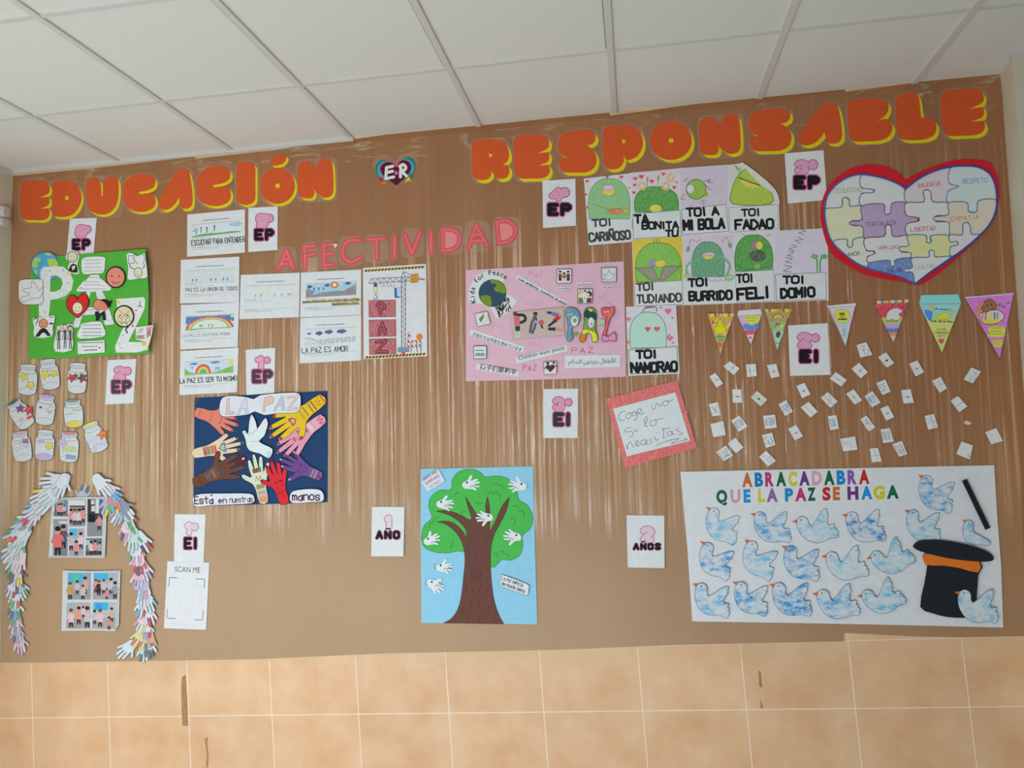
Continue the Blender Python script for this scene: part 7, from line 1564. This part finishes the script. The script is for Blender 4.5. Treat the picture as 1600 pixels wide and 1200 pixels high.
DV = [(385, 238), (402, 233), (420, 242), (427, 258), (427, 276), (436, 289, 1), (462, 270), (490, 245), (512, 233), (523, 236), (520, 252), (522, 268), (514, 275), (514, 288), (506, 296), (512, 310, 1), (530, 308), (536, 316), (531, 326), (540, 334), (537, 343), (544, 352), (538, 362), (537, 373), (524, 374), (500, 368), (460, 373), (425, 366), (395, 342), (376, 306), (371, 270), (376, 250)]
def dove(hd, tail, blue=(70, 160, 214), k=1.0, flat=False, behind=False):
    d = T.part('dove_cutout', kind='paint')
    pts = DV if not flat else [(385, 238), (402, 233), (420, 242), (427, 258), (427, 276), (436, 292, 1), (455, 300), (490, 308), (520, 316), (545, 326), (548, 340), (535, 352), (500, 355), (440, 362), (400, 350), (376, 306), (371, 270), (376, 250)]
    M = lambda q: two(q, (400, 252), (536, 372) if not flat else (548, 340), hd, tail)
    o = smooth(M(pts), True, 3); d.poly(o, blue, thick=.0005); d.outline(o, 1.8, (70, 80, 100), kind='paper') if False else d.line(o, 1.8, (70, 80, 100), 'paper', closed=True, cap=0); d.build()
    b = T.part('beak', d); b.poly(M([(381, 240), (355, 242), (377, 256)]), (214, 104, 44)); b.build()
    e = T.part('eye', d); e.poly(M(ell(397, 248, 5.5, 4.5)), (206, 212, 216)); e.poly(M(ell(397, 248, 3.2)), (36, 50, 80)); e.build()
D = (50, 150, 210); P2 = (110, 184, 224)
for hd, tl_, bl in (((1160, 85), (1262, 240), D), ((192, 232), (280, 384), P2), ((400, 250), (536, 370), (80, 160, 210)), ((590, 272), (756, 345), P2), ((818, 252), (968, 362), (40, 130, 196)), ((1097, 240), (1212, 372), P2),
                    ((165, 390), (248, 546), D), ((365, 384), (440, 546), P2), ((541, 405), (660, 546), D), ((725, 434), (892, 520), (130, 196, 226)), ((925, 430), (1108, 456), P2),
                    ((135, 575), (252, 712), (90, 176, 220)), ((316, 568), (424, 706), D), ((487, 574), (628, 704), D), ((685, 606), (852, 698), (70, 160, 214)), ((885, 606), (1064, 645), P2)):
    dove(hd, tl_, bl)
dove((1350, 286), (1446, 380), P2, flat=True)
h = T.part('top_hat_cutout')
h.poly([(1148, 420), (1160, 470), (1146, 560), (1128, 664), (1180, 692), (1250, 710), (1330, 714), (1372, 700), (1385, 620), (1392, 520), (1400, 455)], (30, 34, 40), sm=2, thick=.0006); h.build()
b = T.part('orange_hat_band', h); b.poly([(1148, 424), (1230, 430), (1320, 442), (1397, 460), (1392, 508), (1310, 488), (1230, 476), (1152, 472)], (226, 116, 34), sm=2, thick=.0003); b.build()
b = T.part('hat_brim', h); b.poly([(1096, 385), (1130, 362), (1220, 360), (1330, 378), (1430, 410), (1463, 442), (1440, 458), (1360, 456), (1250, 442), (1150, 418), (1108, 402)], (30, 34, 40), sm=4, thick=.0005); b.build()
dove((1330, 606), (1476, 734), P2)
w = T.part('magic_wand_cutout'); w.poly([(1318, 92), (1340, 82), (1448, 305), (1424, 314)], (30, 32, 36), thick=.0006); w.build()

# ------------------------------------------------------------------ device on the side wall, tape marks on the tiles
m_dev, *_ = mottled('white_device_plastic', (206, 200, 200), (212, 206, 206), 30, 0.5)
d0 = CAMR @ Vector(((4 - 800) / FPX, -(338 - 600) / FPX, -1.0)); t0 = (XL - CAMP.x) / d0.x; dp = CAMP + t0 * d0
def lozenge(x0, x1, yc, zc, ry, rz, n=20):
    V = []; F = []
    for x, k in ((x0, 1.0), (x1 - .012, 1.0), (x1, .72)):
        for i in range(n):
            t = 2 * math.pi * i / n; cx_, sx_ = math.cos(t), math.sin(t); e = .55
            V.append((x, yc + k * ry * math.copysign(abs(cx_) ** e, cx_), zc + k * rz * math.copysign(abs(sx_) ** e, sx_)))
    for r in range(2):
        for i in range(n): F.append((r * n + i, r * n + (i + 1) % n, (r + 1) * n + (i + 1) % n, (r + 1) * n + i))
    F.append(tuple(range(2 * n, 3 * n))); F.append(tuple(range(n - 1, -1, -1)))
    return V, F
eo = bpy.data.objects.new('wall_sensor', None); COL.objects.link(eo); eo.location = (XL, dp.y, dp.z); eo.empty_display_size = .05
eo['label'] = 'small white rounded sensor box on the cream side wall'; eo['category'] = 'sensor'
V, F = lozenge(0, .024, 0, 0.022, .026, .03); mesh_obj('upper_housing', V, F, m_dev, eo)
V, F = lozenge(0, .021, 0, -0.03, .026, .022); mesh_obj('lower_lens', V, F, m_dev, eo)
m_res, *_ = mottled('old_tape_residue', (192, 146, 102), (160, 120, 84), 90)
def residue(polys, label):
    T = Thing('tape_residue', label, 'tape residue', at=polys[0][0], lift=0.0002, solo=True, group='old tape marks on the tiles')
    p = T.part('tape_residue')
    for q in polys: p.poly(q, m_res)
    p.build()
residue([[(284, 1058), (290, 1054), (291, 1066), (293, 1100), (294, 1134), (285, 1134), (284, 1110), (283, 1075)]], 'dark brown tape residue strip on the tiles under the SCAN ME sheet')
residue([[(320, 1154), (325, 1152), (324, 1162), (326, 1180), (325, 1199), (322, 1199), (323, 1176), (321, 1164)]], 'thin faint tape residue low on the tile beside the dark strip')
residue([[(1185, 1048), (1189, 1050), (1191, 1075), (1186, 1072)]], 'short tape residue on the tile under the dove poster, the upper of two')
residue([[(1188, 1092), (1193, 1106), (1188, 1107)]], 'tiny tape residue just above the grout line under the dove poster')
